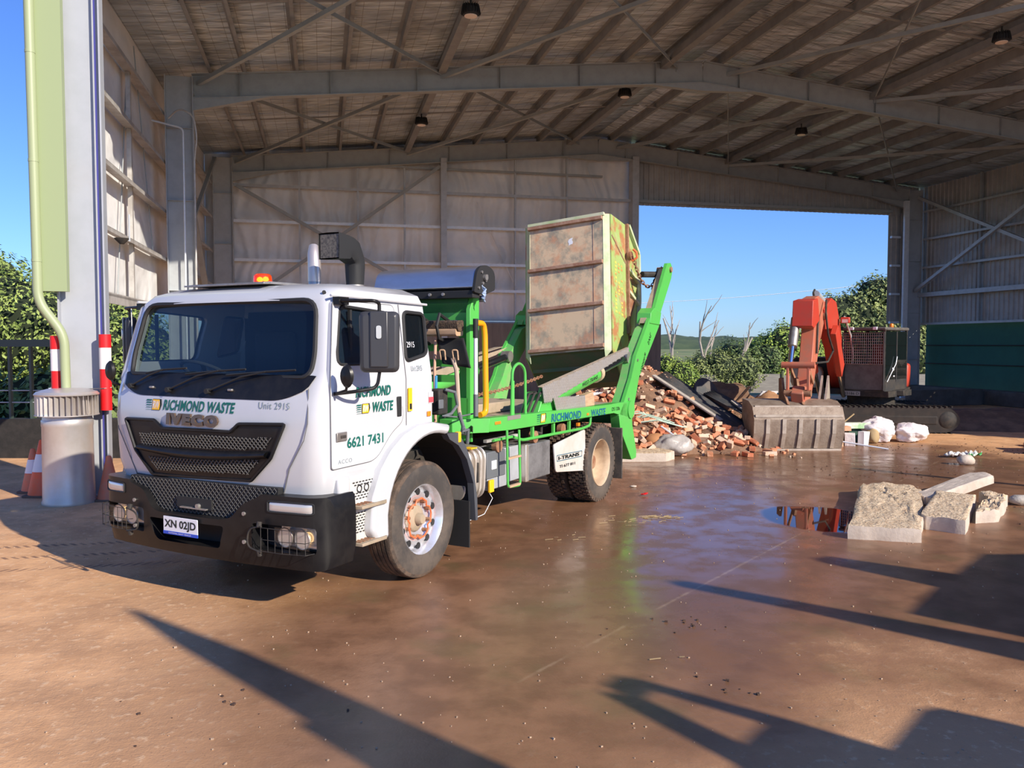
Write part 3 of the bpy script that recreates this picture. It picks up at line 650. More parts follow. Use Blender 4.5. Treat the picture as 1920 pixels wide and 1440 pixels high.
def tree(name, label, x, y, blobs, n, leaf, mt, seed, trunk=True, cat='tree', group=None, far=1.0):
    x *= far; y *= far; leaf *= 1.1 if far > 1 else 1; n = int(n * (1.6 if far > 1 else 1)); blobs = [(a * far, b_ * far, (c_ - 2.1) * far + 2.1, d_ * far) for a, b_, c_, d_ in blobs]
    rng = random.Random(seed); root = empty(name, (x, y, 0), 0, label, cat, group)
    b, c = crown_mb(blobs, n, leaf, rng)
    f = b.build('foliage', mt, root, flat=True, raw=True); f['kind'] = 'stuff'
    cc = c.build('shade_core', 'leaf_core', root, sharp=0); cc['kind'] = 'stuff'  # solid dark core added to stop light passing through the crown
    if trunk:
        t = MB(); t.tube([(0, 0, -0.3), (0.1, 0, 0.8), (0, 0.1, blobs[0][2])], 0.2, 8, rs=[0.24, 0.18, 0.1]); t.build('trunk', 'bark', root)
    return root
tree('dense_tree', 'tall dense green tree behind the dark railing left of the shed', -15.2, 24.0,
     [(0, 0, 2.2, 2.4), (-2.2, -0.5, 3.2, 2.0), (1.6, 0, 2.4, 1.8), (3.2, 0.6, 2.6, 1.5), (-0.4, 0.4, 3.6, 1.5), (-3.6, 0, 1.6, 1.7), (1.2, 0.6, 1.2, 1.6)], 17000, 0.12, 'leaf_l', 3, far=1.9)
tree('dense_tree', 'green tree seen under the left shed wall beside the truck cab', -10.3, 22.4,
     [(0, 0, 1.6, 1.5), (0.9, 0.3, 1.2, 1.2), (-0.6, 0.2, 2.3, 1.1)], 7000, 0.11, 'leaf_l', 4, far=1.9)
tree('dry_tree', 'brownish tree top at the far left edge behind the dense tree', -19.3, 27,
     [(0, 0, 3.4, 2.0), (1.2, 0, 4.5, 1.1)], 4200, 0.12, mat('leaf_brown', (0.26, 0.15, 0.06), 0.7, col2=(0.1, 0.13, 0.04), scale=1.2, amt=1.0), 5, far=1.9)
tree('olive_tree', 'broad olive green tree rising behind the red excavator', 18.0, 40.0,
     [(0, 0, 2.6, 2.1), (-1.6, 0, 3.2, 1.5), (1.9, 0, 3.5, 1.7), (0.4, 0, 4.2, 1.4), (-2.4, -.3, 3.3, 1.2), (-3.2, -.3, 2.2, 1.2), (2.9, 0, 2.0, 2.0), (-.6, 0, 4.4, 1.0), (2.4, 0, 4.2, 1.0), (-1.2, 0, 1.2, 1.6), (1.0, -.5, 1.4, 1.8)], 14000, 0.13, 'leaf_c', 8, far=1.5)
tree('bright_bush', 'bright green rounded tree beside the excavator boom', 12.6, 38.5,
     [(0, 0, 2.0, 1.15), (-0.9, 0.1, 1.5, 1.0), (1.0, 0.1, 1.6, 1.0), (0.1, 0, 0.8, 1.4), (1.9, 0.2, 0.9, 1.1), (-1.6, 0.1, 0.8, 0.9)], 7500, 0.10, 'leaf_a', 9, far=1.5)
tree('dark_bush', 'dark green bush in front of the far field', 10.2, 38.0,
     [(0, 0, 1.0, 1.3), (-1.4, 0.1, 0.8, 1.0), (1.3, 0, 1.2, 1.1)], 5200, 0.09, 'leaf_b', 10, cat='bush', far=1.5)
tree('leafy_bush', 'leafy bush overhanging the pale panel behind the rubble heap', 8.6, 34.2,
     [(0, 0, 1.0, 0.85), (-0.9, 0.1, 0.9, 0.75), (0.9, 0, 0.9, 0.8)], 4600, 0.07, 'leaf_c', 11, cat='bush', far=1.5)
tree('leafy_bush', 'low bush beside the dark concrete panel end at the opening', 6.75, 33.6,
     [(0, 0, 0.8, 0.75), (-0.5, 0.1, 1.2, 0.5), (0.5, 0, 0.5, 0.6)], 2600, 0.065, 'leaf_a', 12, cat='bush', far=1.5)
def dead_tree(x, y, h, seed, label):
    rng = random.Random(seed); b = MB()
    def br(p, d, ln, r, lv):
        q = [p]; dd = d.copy()
        for i in range(4):
            dd = (dd + Vector((rng.uniform(-.22, .22), rng.uniform(-.2, .2), rng.uniform(-.05, .15)))).normalized(); q.append(q[-1] + dd * ln / 4)
        b.tube(q, r, 6, rs=[r * (1 - 0.17 * i) for i in range(5)])
        if lv:
            for k in range(3): 
                s = q[1 + k] if k < 3 else q[-1]; e = (dd + Vector((rng.uniform(-.9, .9), rng.uniform(-.5, .5), rng.uniform(0, .5)))).normalized(); br(s, e, ln * rng.uniform(0.4, 0.6), r * 0.5, lv - 1)
    br(Vector((0, 0, -1.5)), Vector((rng.uniform(-.12, .12), 0, 1)), h + 1.5, 0.15, 2)
    o = b.build('dead_tree', 'deadwood'); o.location = (x, y, 0); tag(o, label, 'tree')
dead_tree(10.6, 54, 3.9, 21, 'bare dead tree closest to the shed opening jamb')
dead_tree(12.7, 54.5, 3.7, 22, 'bare dead tree with upright forked branches in the middle of the three')
dead_tree(14.5, 55.0, 2.9, 25, 'bare dead tree with spreading crooked limbs next to the dark bush')
o = MB().tube([(-40 + 4.4 * i, 92, 9.6 - 3.2 * math.sin(PI * i / 20.)) for i in range(21)], 0.03, 4).build('overhead_wire', 'galv_b'); tag(o, 'thin overhead wire crossing the sky beyond the opening', 'wire')

# ---- left background: low wall, railing, flag, sign
M['dark_shaded_brick'] = mat('dark_shaded_block', (0.02, 0.018, 0.016), 0.95, col2=(0.035, 0.03, 0.026), scale=6, amt=0.8)  # near-black also carries the shade lying on this dark wall
struct(MB().bx(-22, -6.0, 15.2, 15.5, 0, 0.72).build('wall_yard', 'dark_shaded_brick', flat=True))
rl = empty('railing', (-9.2, 15.35, 0.72), 0, 'dark green steel railing on the low wall at the left edge', 'railing')
RG = mat('railing_green', (0.05, 0.075, 0.065), 0.5)
MB().bx(-2.6, 1.0, -0.06, 0.06, 1.33, 1.46).build('top_rail', RG, rl, flat=True)
for x in (-2.0, -0.12, 0.28, 0.72): pass
for x, t in ((-1.55, 0.03), (-0.08, 0.02), (0.31, 0.02), (0.75, 0.05)): MB().bx(x - t, x + t, -0.04, 0.04, 0, 1.33).build('post', RG, rl, flat=True)
for z in (0.3, 0.52): MB().cyl((-2.6, 0, z), (0.75, 0, z), 0.012, n=6).build('mid_rail', 'galv', rl)
# hedge in deep shade under the wall
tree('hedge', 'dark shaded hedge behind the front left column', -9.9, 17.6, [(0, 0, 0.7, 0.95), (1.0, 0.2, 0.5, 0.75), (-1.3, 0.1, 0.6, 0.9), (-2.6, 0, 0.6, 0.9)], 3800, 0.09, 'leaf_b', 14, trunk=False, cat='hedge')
fl = empty('flag', (-8.35, 15.8, 0), 0, 'dark blue flag with a red cross canton hanging limp on a thin pole', 'flag')
MB().cyl((0.08, 0, 0.0), (0.08, 0, 2.72), 0.012, n=8).build('pole', 'galv_b', fl)
def fg(a, c):
    z = 1.3 + 1.3 * c; wd = 0.30 * (1 - 0.75 * c ** 1.5); x = 0.07 - wd * a; return (x, 0.05 * math.sin(a * 12 + c * 2), z)
MB().grid(fg, 12, 14).build('cloth', mat('flag_navy', (0.012, 0.016, 0.06), 0.8), fl, sharp=0, solid=0.004)
b = MB(); b.cm = 0
for (x0, x1, z0, z1, k) in ((-0.04, 0.075, 2.22, 2.62, 0), (-0.02, 0.07, 2.38, 2.42, 1), (0.01, 0.04, 2.24, 2.6, 1), (-0.035, 0.0, 2.3, 2.33, 1)):
    b.cm = k; b.bx(x0, x1, -0.085 - 0.003 * k, -0.08, z0, z1)
b.build('canton', [mat('flag_white', (0.7, 0.65, 0.68), 0.8), 'red'], fl, flat=True)
sg = empty('sign', (-8.35, 15.1, 0), 0, 'small blue and white sign beyond the vent stack near the railing', 'sign')
MB().bx(-0.09, 0.09, 0, 0.01, 1.05, 1.3).build('panel', mat('sign_white', (0.6, 0.66, 0.75), 0.5), sg, flat=True)
MB().bx(-0.05, 0.05, -0.005, 0.0, 1.12, 1.24).build('emblem', mat('sign_blue', (0.1, 0.25, 0.6), 0.5), sg, flat=True)
MB().cyl((0, 0.02, 0), (0, 0.02, 1.3), 0.015, n=6).build('post', 'galv', sg)

# ---- high-bay lamps under the roof
def lamp(u, v, label):
    r = empty('high_bay_lamp', sh(u, v, ridge(u) - 0.1), 0, label, 'lamp', 'high bay lamps under the roof')
    MB().cyl((0, 0, -0.02), (0, 0, -0.16), 0.02, n=8).build('hanger', 'blackm', r)
    b = MB(); b.lathe([(0.03, -0.14), (0.12, -0.16), (0.13, -0.2), (0.15, -0.22), (0.15, -0.33), (0.125, -0.35)], n=20)
    for i in range(20):
        a = 2 * PI * i / 20; b.bar((0.13 * math.cos(a), 0.13 * math.sin(a), -0.15), (0.165 * math.cos(a), 0.165 * math.sin(a), -0.32), 0.008, 0.05)
    b.build('housing', 'blackm', r, flat=True)
    MB().cyl((0, 0, -0.345), (0, 0, -0.36), 0.12, n=20).build('diffuser', mat('lamp_diffuser', (0.9, 0.75, 0.62), 0.3) if 'lamp_diffuser' not in bpy.data.materials else bpy.data.materials['lamp_diffuser'], r)
for u, v, l in ((5.5, 3.5, 'black high bay lamp on the nearer left strut, above the truck cab'), (5.5, 11.4, 'smaller black high bay lamp on the left strut between the two rafters'),
                (10.7, 2.0, 'black high bay lamp beside the ridge at the top edge'), (10.7, 9.3, 'black high bay lamp near the ridge above the skip bin'),
                (16.7, 3.0, 'black high bay lamp nearest the top right corner'), (16.9, 10.8, 'black high bay lamp behind the middle rafter over the opening')): lamp(u, v, l)
# conduits and hoses on the middle left column
b = MB()
b.tube(fillet([sh(-0.85, 7.75, 7.0), sh(-0.2, 7.7, 6.85), sh(-0.2, 7.7, 0.5)], 0.1), 0.022, 8)
tag(b.build('conduit', 'galv_b'), 'grey conduit running down the face of the middle left column', 'pipe')
b = MB(); b.tube(fillet([sh(-0.5, 7.7, 7.05), sh(-0.25, 7.55, 7.25), sh(0.05, 7.5, 7.1), sh(0.12, 7.5, 6.6), sh(0.04, 7.6, 6.2), sh(0.04, 7.6, 1.0)], 0.3), 0.018, 8)
tag(b.build('hose', 'galv_lt'), 'pale looped cable dropping down the inner edge of the middle column', 'cable')
b = MB(); b.bx(-0.42, -0.28, -0.14, -0.02, 0, 0.1); 
# wall tap fitting by the front column
r = empty('hose_reel_bracket', sh(-0.06, 0.55, 3.55), TH, 'small metal bracket bolted on the inner side of the front left column', 'bracket')
MB().lathe([(0.03, -0.06), (0.09, 0.0), (0.1, 0.02), (0.085, 0.02)], (0.1, 0, 0), n=14).build('cup', 'dark', r)
MB().tube([(0.14, 0, 0.02), (0.2, 0, -0.02), (0.2, 0, 0.35)], 0.012, 6).build('rod', 'galv', r)

# ================================================================= SKIP LOADER TRUCK (own axes: x forward, y its left, z up)
T = empty('skip_loader_truck', (-1.8324, 7.9635, 0), math.radians(-118.35),
          'white and green skip loader truck with tilted arms holding a rusty bin', 'truck')
def lerp(tab, z):
    if z <= tab[0][0]: return tab[0][1]
    for (a, p), (b_, q) in zip(tab, tab[1:]):
        if z <= b_: return p + (q - p) * (z - a) / (b_ - a)
    return tab[-1][1]
XF = [(.86, 1.40), (1.1, 1.445), (1.45, 1.455), (1.66, 1.43), (1.80, 1.375), (1.9, 1.32), (2.45, 1.19), (2.53, 1.12), (2.585, .97), (2.61, .72)]
WD = [(.86, 1.13), (1.0, 1.19), (1.1, 1.2), (1.8, 1.2), (2.45, 1.10), (2.53, 1.07), (2.585, .96), (2.61, .74)]
XB = [(.86, -.17), (2.45, -.17), (2.53, -.14), (2.585, -.05), (2.61, .12)]
CR = [(.86, .2), (1.6, .15), (1.9, .10), (2.45, .10), (2.61, .2)]
BOW = 0.055
def fx(y, z):
    w_ = lerp(WD, z); r = lerp(CR, z); x = lerp(XF, z) - BOW * (y / 1.2) ** 2; a = abs(y) - (w_ - r)
    if a > 0: a = min(a, r); x -= r - math.sqrt(max(0, r * r - a * a))
    return x
def cab_ring(z, ins=0.0):
    w_ = lerp(WD, z) - ins; r = max(.02, lerp(CR, z) - ins * .5); xb = lerp(XB, z) + ins; pts = []
    def X(y): return lerp(XF, z) - BOW * (y / 1.2) ** 2 - ins
    side = []
    xs = X(w_) - r
    side += [(xb, w_ - .06), (xb + .06, w_), (xs - (xs - xb) * .5, w_), (xs, w_)]
    for k in range(1, 6):
        a = PI / 2 * k / 5; side.append((xs + r * math.sin(a), w_ - r + r * math.cos(a)))
    front = [(X(y), y) for y in [(w_ - r) * (1 - 2 * k / 10) for k in range(1, 10)]]
    return side + front + [(x, -y) for x, y in reversed(side)]
def loft(zs, ins=0.0, zo=0.0):
    b = MB(); n = None; vs = []
    for z in zs:
        rg = cab_ring(z, ins); n = len(rg); vs += [(x, y, z + zo) for x, y in rg]
    k = len(zs); fs = [(i * n + j, i * n + (j + 1) % n, (i + 1) * n + (j + 1) % n, (i + 1) * n + j) for i in range(k - 1) for j in range(n)]
    fs += [list(range(n))[::-1], list(range((k - 1) * n, k * n))]
    return b.add(vs, fs)
ZS = [.86, .95, 1.1, 1.3, 1.5, 1.66, 1.8, 1.9, 2.1, 2.3, 2.45, 2.49, 2.53, 2.56, 2.585, 2.6, 2.61]
cab = loft(ZS).build('cab', 'white', T, sharp=45)
WIN = rpoly([(-1.02, 1.84), (1.02, 1.84), (1.04, 2.0), (.975, 2.445), (-.975, 2.445), (-1.04, 2.0)], [.1, .1, .1, .13, .13, .1])
DWIN = rpoly([(1.15, 1.94), (1.14, 2.05), (1.04, 2.40), (.40, 2.36), (.46, 2.1), (.48, 1.94)], [.07, .05, .05, .08, .05, .07])
RWIN = rpoly([(.26, 1.95), (.21, 2.38), (-.10, 2.37), (-.07, 2.01)], .06)
arch_c = (-.05, .6)
ARCH = [(arch_c[0] + .80 * math.cos(a), arch_c[1] + .80 * math.sin(a)) for a in [PI * k / 24 for k in range(25)]] + [(-.85, .3), (.75, .3)]
cut(cab, [loft([1.2] + [z for z in ZS if 1.3 <= z <= 2.53], .055, 0), MB().prism(WIN, .9, 1.7, 'x'), MB().prism(DWIN, -1.4, 1.4), MB().prism(RWIN, -1.4, 1.4), MB().prism(ARCH, -1.4, 1.4)])
cab.data.materials.clear(); cab.data.materials.append(M['white'])
for p in cab.data.polygons: p.material_index = 0
cab.data.shade_smooth(); cab.data.set_sharp_from_angle(angle=math.radians(38))
cab.parent = T
# panes: bent to the cab front
def panel(poly, off, th=0.0, n=26):
    # triangulated fill of a front-view polygon, cut into strips so it can bow
    ys = [p[0] for p in poly]; y0, y1 = min(ys), max(ys); b = MB()
    def cross(y):
        zz = []
        for i in range(len(poly)):
            a, c = poly[i - 1], poly[i]
            if (a[0] <= y) != (c[0] <= y): zz.append(a[1] + (c[1] - a[1]) * (y - a[0]) / (c[0] - a[0]))
        return (min(zz), max(zz)) if len(zz) > 1 else None
    cols = []
    for i in range(n + 1):
        y = y0 + 1e-4 + (y1 - y0 - 2e-4) * i / n; c = cross(y)
        if c: cols.append([(fx(y, c[0] + (c[1] - c[0]) * j / 6) + off, y, c[0] + (c[1] - c[0]) * j / 6) for j in range(7)])
    vs = [p for c in cols for p in c]
    b.add(vs, [(i * 7 + j, (i + 1) * 7 + j, (i + 1) * 7 + j + 1, i * 7 + j + 1) for i in range(len(cols) - 1) for j in range(6)])
    return b
ws = panel(WIN, -.03, n=60).build('windscreen', 'glass_wind', T, sharp=0)
b = MB(); b.tube([(fx(y, z) - .005, y, z) for y, z in WIN], .02, 6, True); b.build('windscreen_seal', 'blackm', T)
BP = rpoly([(-1.07, 1.86), (-1.06, 1.76), (-.84, 1.665), (.84, 1.665), (1.06, 1.76), (1.10, 1.86)], [.01, .05, .12, .12, .05, .01], 6)
panel(BP, .004, n=60).build('cowl_panel', 'black', T, sharp=0)
def side_y(z): return lerp(WD, z)
def sidepane(poly, sgn, off, name, mt, par=T):
    b = MB(); b.add([(x, sgn * (side_y(z) + off), z) for x, z in poly], [list(range(len(poly)))]); return b.build(name, mt, par, flat=True)
# doors: thin proud skins with their window opening
DOOR = rpoly([(1.12, 2.44), (1.27, 1.8), (1.265, 1.14), (.72, 1.15), (.5, 1.36), (.34, 1.44), (.34, 2.43)], [.04, .02, .03, .1, .1, .06, .05])
for sg in (1, -1):
    o = MB().prism(DOOR, 1.17, 1.206).build('door', 'white', T, flat=True, bevel=0)
    cut(o, [MB().prism(DWIN, 1.0, 1.4)]); o.parent = T
    for v in o.data.vertices:
        v.co.y = (v.co.y + side_y(v.co.z) - 1.2) * sg
        v.co.x = min(v.co.x, fx(side_y(v.co.z) * .995, v.co.z) + .05)
    if sg < 0: o.data.flip_normals()
    b = MB(); b.tube([(min(x, fx(side_y(z) * .995, z) + .05), sg * (side_y(z) + .004), z) for x, z in DOOR], .004, 4, True); b.build('door_seam', 'seam', o)
    sidepane(DWIN, sg, -.02, 'window', 'glass_door', o)
    b = MB(); b.tube([(x, sg * (side_y(z) + .002), z) for x, z in DWIN], .013, 6, True); b.bx(.93, .955, sg * 1.13 - .012, sg * 1.13 + .012, 1.95, 2.37); b.build('window_seal', 'blackm', o)
    MB().obx((.40, sg * 1.21, 1.57), (.055, .014, .17)).build('door_handle', 'blackm', o, bevel=.006)
    MB().obx((1.15, sg * 1.212, 1.385), (.12, .01, .07)).build('side_marker', 'steel', o, bevel=.01); MB().obx((1.14, sg * 1.22, 1.385), (.06, .01, .022)).build('marker_lens', 'dark', o, bevel=.004)
    b = MB(); b.tube([(x, sg * (side_y(z) + .004), z) for x, z in RWIN], .017, 6, True); b.build('quarter_window_seal', 'blackm', T)
    sidepane(RWIN, sg, -.012, 'quarter_window', 'glass_tint', T)
    MB().tube([(1.15, sg * 1.115, 2.475), (.9, sg * 1.122, 2.475), (-.15, sg * 1.118, 2.455)], .011, 6).build('rain_gutter', 'white', T)
MB().tube([(.29, 1.204, 1.4), (.29, 1.204, 1.8), (.27, 1.11, 2.44)], .003, 4).build('panel_seam', 'seam', T)
# front panel seams, bonnet lines
b = MB()
for s in (-1, 1):
    b.tube([(fx(s * y, z) + .001, s * y, z) for y, z in ((1.06, 1.76), (1.09, 1.5), (1.06, 1.37), (.92, 1.15), (.83, .93))], .005, 4)
b.tube([(fx(y, .99) + .001, y, .99 - .015 * (1 - y * y)) for y in [-.83 + 1.66 * i / 12 for i in range(13)]], .006, 4)
b.build('bonnet_seam', 'seam', T)
# grille
GR = rpoly([(-.92, 1.46), (-.53, 1.465), (-.43, 1.40), (.36, 1.41), (.44, 1.475), (.90, 1.49), (.76, 1.22), (.55, 1.035), (-.6, 1.0), (-.80, 1.2)], .015, 2)
g0 = panel(GR, .012, n=70).build('grille', 'black', T, sharp=0)
def meshwork(name, poly, off, par, pitch=.05, r=.0035, mt='steel', fx=fx):
    # diagonal wire mesh clipped to a polygon
    b = MB()
    def inside(y, z):
        c = False
        for i in range(len(poly)):
            a, q = poly[i - 1], poly[i]
            if (a[1] > z) != (q[1] > z) and y < (q[0] - a[0]) * (z - a[1]) / (q[1] - a[1]) + a[0]: c = not c
        return c
    for sg in (-1, 1):
        for k in range(-60, 61):
            seg = []; t = 0.0
            while t <= .6:
                z = .65 + t * 1.5; y = k * pitch + sg * t * 1.5
                if z < 1.6 and inside(y, z): seg.append((fx(y, z) + off + .002 * sg, y, z))
                else:
                    if len(seg) > 2: b.tube([seg[0], seg[len(seg) // 2], seg[-1]], r, 4)
                    seg = []
                t += .008
            if len(seg) > 2: b.tube([seg[0], seg[-1]], r, 4)
    return b.build(name, mt, par)
M['meshm'] = mat('grille_mesh', (0.13, 0.125, 0.115), 0.5, 0.3)
meshwork('grille_mesh', [(-.74, 1.355), (.78, 1.385), (.72, 1.28), (-.70, 1.235)], .022, g0, .04, .004, 'meshm')
meshwork('grille_mesh', [(-.64, 1.155), (.67, 1.21), (.53, 1.08), (-.52, 1.04)], .022, g0, .04, .004, 'meshm')
b = MB(); b.grid(lambda i, j: (fx(-.74 + 1.47 * i, 1.23) + .05 * math.sin(PI * (j + .05)) + .012, -.74 + 1.47 * i, 1.225 + .02 * i - .035 * math.sin(PI * i) - .05 * (j - .5) * (1.2 + .5 * math.sin(PI * i))), 24, 6)
b.build('grille_bar', 'black', g0, sharp=0)
b = MB()
b.tube([(fx(y, z) + .02, y, z) for y, z in GR], .014, 6, True); b.build('grille_surround', 'black', g0)
lowp = rpoly([(-.86, .98), (.84, 1.0), (.82, .86), (.5, .72), (-.5, .70), (-.84, .86)], .01, 2)
gl = MB().prism([(y, z) for y, z in lowp], 1.38, 1.452, 'x').build('lower_grille', 'blackm', T, flat=True)
meshwork('grille_mesh', lowp, .0, gl, .046, .0032, 'meshm', lambda y, z: 1.458)
b = MB(); b.bx(1.44, 1.475, -.26, .14, .765, .85); b.build('tow_pin_recess', 'blackm', T, flat=True)
b = MB(); b.cyl((1.46, .0, .79), (1.50, .0, .79), .02, n=10); b.bx(1.46, 1.50, -.2, .10, .765, .775); b.build('tow_pin', 'steel', T)
# bumper: curved outer body, dipped top middle, slot for the number plate
def bx_(y, z):
    x = 1.54 - .10 * (y / 1.27) ** 2 - max(0, .5 - z) * .35; r = .17; a = abs(y) - (1.27 - r)
    if a > 0: a = min(a, r); x -= r - math.sqrt(r * r - a * a)
    return x
def bump_ring(z, hw):
    f = [(bx_(y, z), y) for y in [hw * math.sin(PI / 2 * (1 - 2 * k / 32)) for k in range(33)]]
    return [(1.06, hw)] + f + [(1.06, -hw), (1.2, -hw + .07), (1.3, -hw + .2), (1.36, 0), (1.3, hw - .2), (1.2, hw - .07)]
b = MB(); vs = []; zl = [(.385, 1.2), (.40, 1.235), (.55, 1.27), (.80, 1.27), (.925, 1.26), (.95, 1.24)]
for z, hw in zl: rg = bump_ring(z, hw); n = len(rg); vs += [(x, y, z) for x, y in rg]
b.add(vs, [(i * n + j, i * n + (j + 1) % n, (i + 1) * n + (j + 1) % n, (i + 1) * n + j) for i in range(len(zl) - 1) for j in range(n)] + [list(range(n))[::-1], list(range((len(zl) - 1) * n, len(zl) * n))])
bm_ = b.build('bumper', 'black', T, sharp=45)
TOPN = rpoly([(-.86, 1.1), (-.82, .93), (-.62, .885), (-.50, .73), (-.40, .715), (.30, .72), (.42, .745), (.52, .86), (.70, .935), (.86, 1.1)], [0, .04, .05, .08, .05, .05, .08, .06, .04, 0], 3)
HLc = [(.62, .52), (1.19, .52), (1.19, .725), (.62, .725)]
cut(bm_, [MB().prism(TOPN, 1.0, 1.7, 'x'), MB().prism(rpoly([(-.55, .66), (.34, .67), (.28, .485), (-.46, .475)], .04, 3), 1.0, 1.7, 'x'),
          MB().prism(rpoly(HLc, .03, 2), 1.33, 1.7, 'x'), MB().prism(rpoly([(-y, z) for y, z in HLc[::-1]], .03, 2), 1.33, 1.7, 'x')])
bm_.data.materials.clear(); bm_.data.materials.append(M['black'])
for p in bm_.data.polygons: p.material_index = 0
bm_.data.shade_smooth(); bm_.data.set_sharp_from_angle(angle=math.radians(35)); bm_.parent = T
MB().bx(1.0, 1.34, -1.18, 1.18, .40, .92).build('bumper_core', 'blackm', T, flat=True)
b = MB()
for y, z in ((-.74, .78), (-.74, .56), (.55, .79), (.55, .57)): b.cyl((bx_(y, z) - .01, y, z), (bx_(y, z) + .012, y, z), .016, n=10)
b.build('bumper_bolts', 'steel', bm_)
for s in (1, -1):
    # headlamp in its recess, wire guard, indicator
    hl = empty('headlamp', (1.34, s * .97, .622)); hl.parent = T
    MB().obx((.0, s * .0, 0), (.06, .37, .165)).build('housing', 'lens', hl, bevel=.01)
    for dy, lit in ((-.085, 0), (.085, 1)):
        b = MB(); b.lathe([(.072, .075), (.06, .05), (.035, .03), (.012, .022), (.0, .022)], (.0 + .015, s * dy, 0), 'x', 20); b.build('reflector', 'reflector', hl)
        if lit: b = MB(); b.lathe([(.045, .0), (.036, .02), (.0, .03)], (.045, s * dy, 0), 'x', 16); b.build('bulb', 'warm', hl)
        b = MB(); b.tube([(.09, s * dy + .073 * math.cos(t), .073 * math.sin(t)) for t in [2 * PI * k / 20 for k in range(20)]], .005, 5, True); b.build('lamp_ring', 'steel', hl)
    MB().add([(.112, -.175, -.075), (.112, .175, -.075), (.112, .175, .075), (.112, -.175, .075)], [(0, 1, 2, 3)]).build('lens', 'lensglass', hl, flat=True)
    gd = MB(); gx = lambda y: bx_(s * (.97 + y), .62) + .045 - 1.34
    for z in (-.09, .0, .09): gd.tube([(gx(-.2) - .02, s * -.23, z), (gx(-.18) + .02, s * -.2, z), (gx(.0) + .03, 0, z), (gx(.18) + .02, s * .19, z), (gx(.2) - .05, s * .21, z)], .003, 5)
    for y in [-.2 + .39 * i / 6 for i in range(7)]: gd.tube([(gx(y) + .022, s * y, -.092), (gx(y) + .022, s * y, .092)], .0028, 5)
    gd.tube(fillet([(gx(-.2) + .02, s * -.2, .1), (gx(-.3) + .01, s * -.33, .07), (gx(-.3) + .01, s * -.35, -.07), (gx(-.2) + .02, s * -.2, -.1)], .06), .007, 6)
    gd.cyl((gx(-.22), s * -.23, .13), (gx(-.22) + .01, s * -.23, .09), .02, n=8); gd.cyl((gx(-.22), s * -.23, -.13), (gx(-.22) + .01, s * -.23, -.09), .02, n=8)
    gd.build('lamp_guard', 'dark', hl)
    iy = s * (.98 if s > 0 else 1.04); iw = .4 if s > 0 else .3; ih = .082
    b = MB(); b.grid(lambda i, j, iy=iy, iw=iw: (bx_(iy + (i - .5) * iw, .865) + .008 * (math.sin(PI * i) * math.sin(PI * j)) ** .3 if 0 < i < 1 and 0 < j < 1 else bx_(iy + (i - .5) * iw, .865) - .004, iy + (i - .5) * iw, .866 + (j - .5) * ih), 16, 5)
    il = b.build('indicator', 'lens', T, sharp=0)
    b = MB(); b.tube([(bx_(iy + y * iw, .866) + .004, iy + y * iw, .866 + z * ih) for y, z in rpoly([(-.5, -.5), (.5, -.5), (.5, .5), (-.5, .5)], .12, 3)], .007, 6, True); b.build('indicator_rim', 'blackm', il)
# number plate
npx = bx_(0, .63) + .02
npl = MB().obx((npx, -.12, .625), (.006, .40, .145)).build('number_plate', 'plate', T, bevel=.004)
MB().obx((npx + .002, -.12, .565), (.006, .40, .026)).build('plate_band', 'blue', npl)
fpl = lambda u, v, o: (npx + .0045, -.305 + u, .59 + v)
text('plate_number', 'XN 02JD', .083, .365, fpl, 'blk_txt', npl, bold=.03)
MB().obx((npx + .004, -.175, .632), (.004, .011, .011)).build('plate_dot', 'blk_txt', npl)
text('plate_caption', 'NATIONAL HEAVY VEHICLE', .012, .26, lambda u, v, o: (npx + .0062, -.255 + u, .559 + v), 'plate', npl)
# front lettering
ff = lambda y0, z0, off=.0035: (lambda u, v, o: (fx(y0 + u, z0 + v) + off + o, y0 + u, z0 + v))
def logo(mapf, h, par, mirror=False):
    b = MB(); b.cm = 0
    for i in range(5):
        b.add([mapf(x, z, 0) for x, z in ((-.02 * 0, h * (.02 + .2 * i)), (h * .78, h * (.02 + .2 * i)), (h * .78 + .01 * h, h * (.05 + .025 * i + .2 * i)), (.01, h * (.05 + .025 * i + .2 * i)))], [(0, 1, 2, 3)])
    b.build('logo_bars', 'dkgreen', par, flat=True)
    b = MB(); b.add([mapf(x * h, z * h, 0) for x, z in ((.88, 0), (1.98, 0), (2.22, .5), (2.12, 1.0), (.94, 1.0))], [(0, 1, 2, 3, 4)]); b.build('logo_outline', 'blk_txt', par, flat=True)
    b = MB(); b.add([mapf(x * h, z * h, .0015) for x, z in ((.92, .04), (1.93, .04), (1.98, .5), (1.9, .96), (.98, .96))], [(0, 1, 2, 3, 4)]); b.build('logo_field', 'yellow', par, flat=True)
    text('logo_letters', 'RW', h * .68, h * .86, lambda u, v, o: mapf(h * .99 + u + v * .12, h * .16 + v, .003), 'plate', par, bold=.02)
text('lettering', 'RICHMOND WASTE', .088, .82, lambda u, v, o: ff(-.245 - .21, 1.55)(u + v * .18, v, 0), 'dkgreen', T, bold=.032, space=1.06)
lg = empty('logo_decal', (0, 0, 0)); lg.parent = T; logo(ff(-.68, 1.545), .094, lg)
text('unit_number', 'Unit 2915', .052, .30, ff(.62, 1.60), 'grey_txt', T, space=1.1)
text('chrome_badge', 'IVECO', .098, .60, ff(-.38, 1.435, .006), 'badge', T, bold=.075, depth=.018, space=1.25)
sf = lambda x0, z0, off=.0075: (lambda u, v, o: (x0 - u, side_y(z0 + v) + off + o, z0 + v))
text('lettering', 'RICHMOND', .085, .45, lambda u, v, o: sf(.97, 1.675)(u + v * .15, v, 0), 'dkgreen', T, bold=.03, space=1.06)
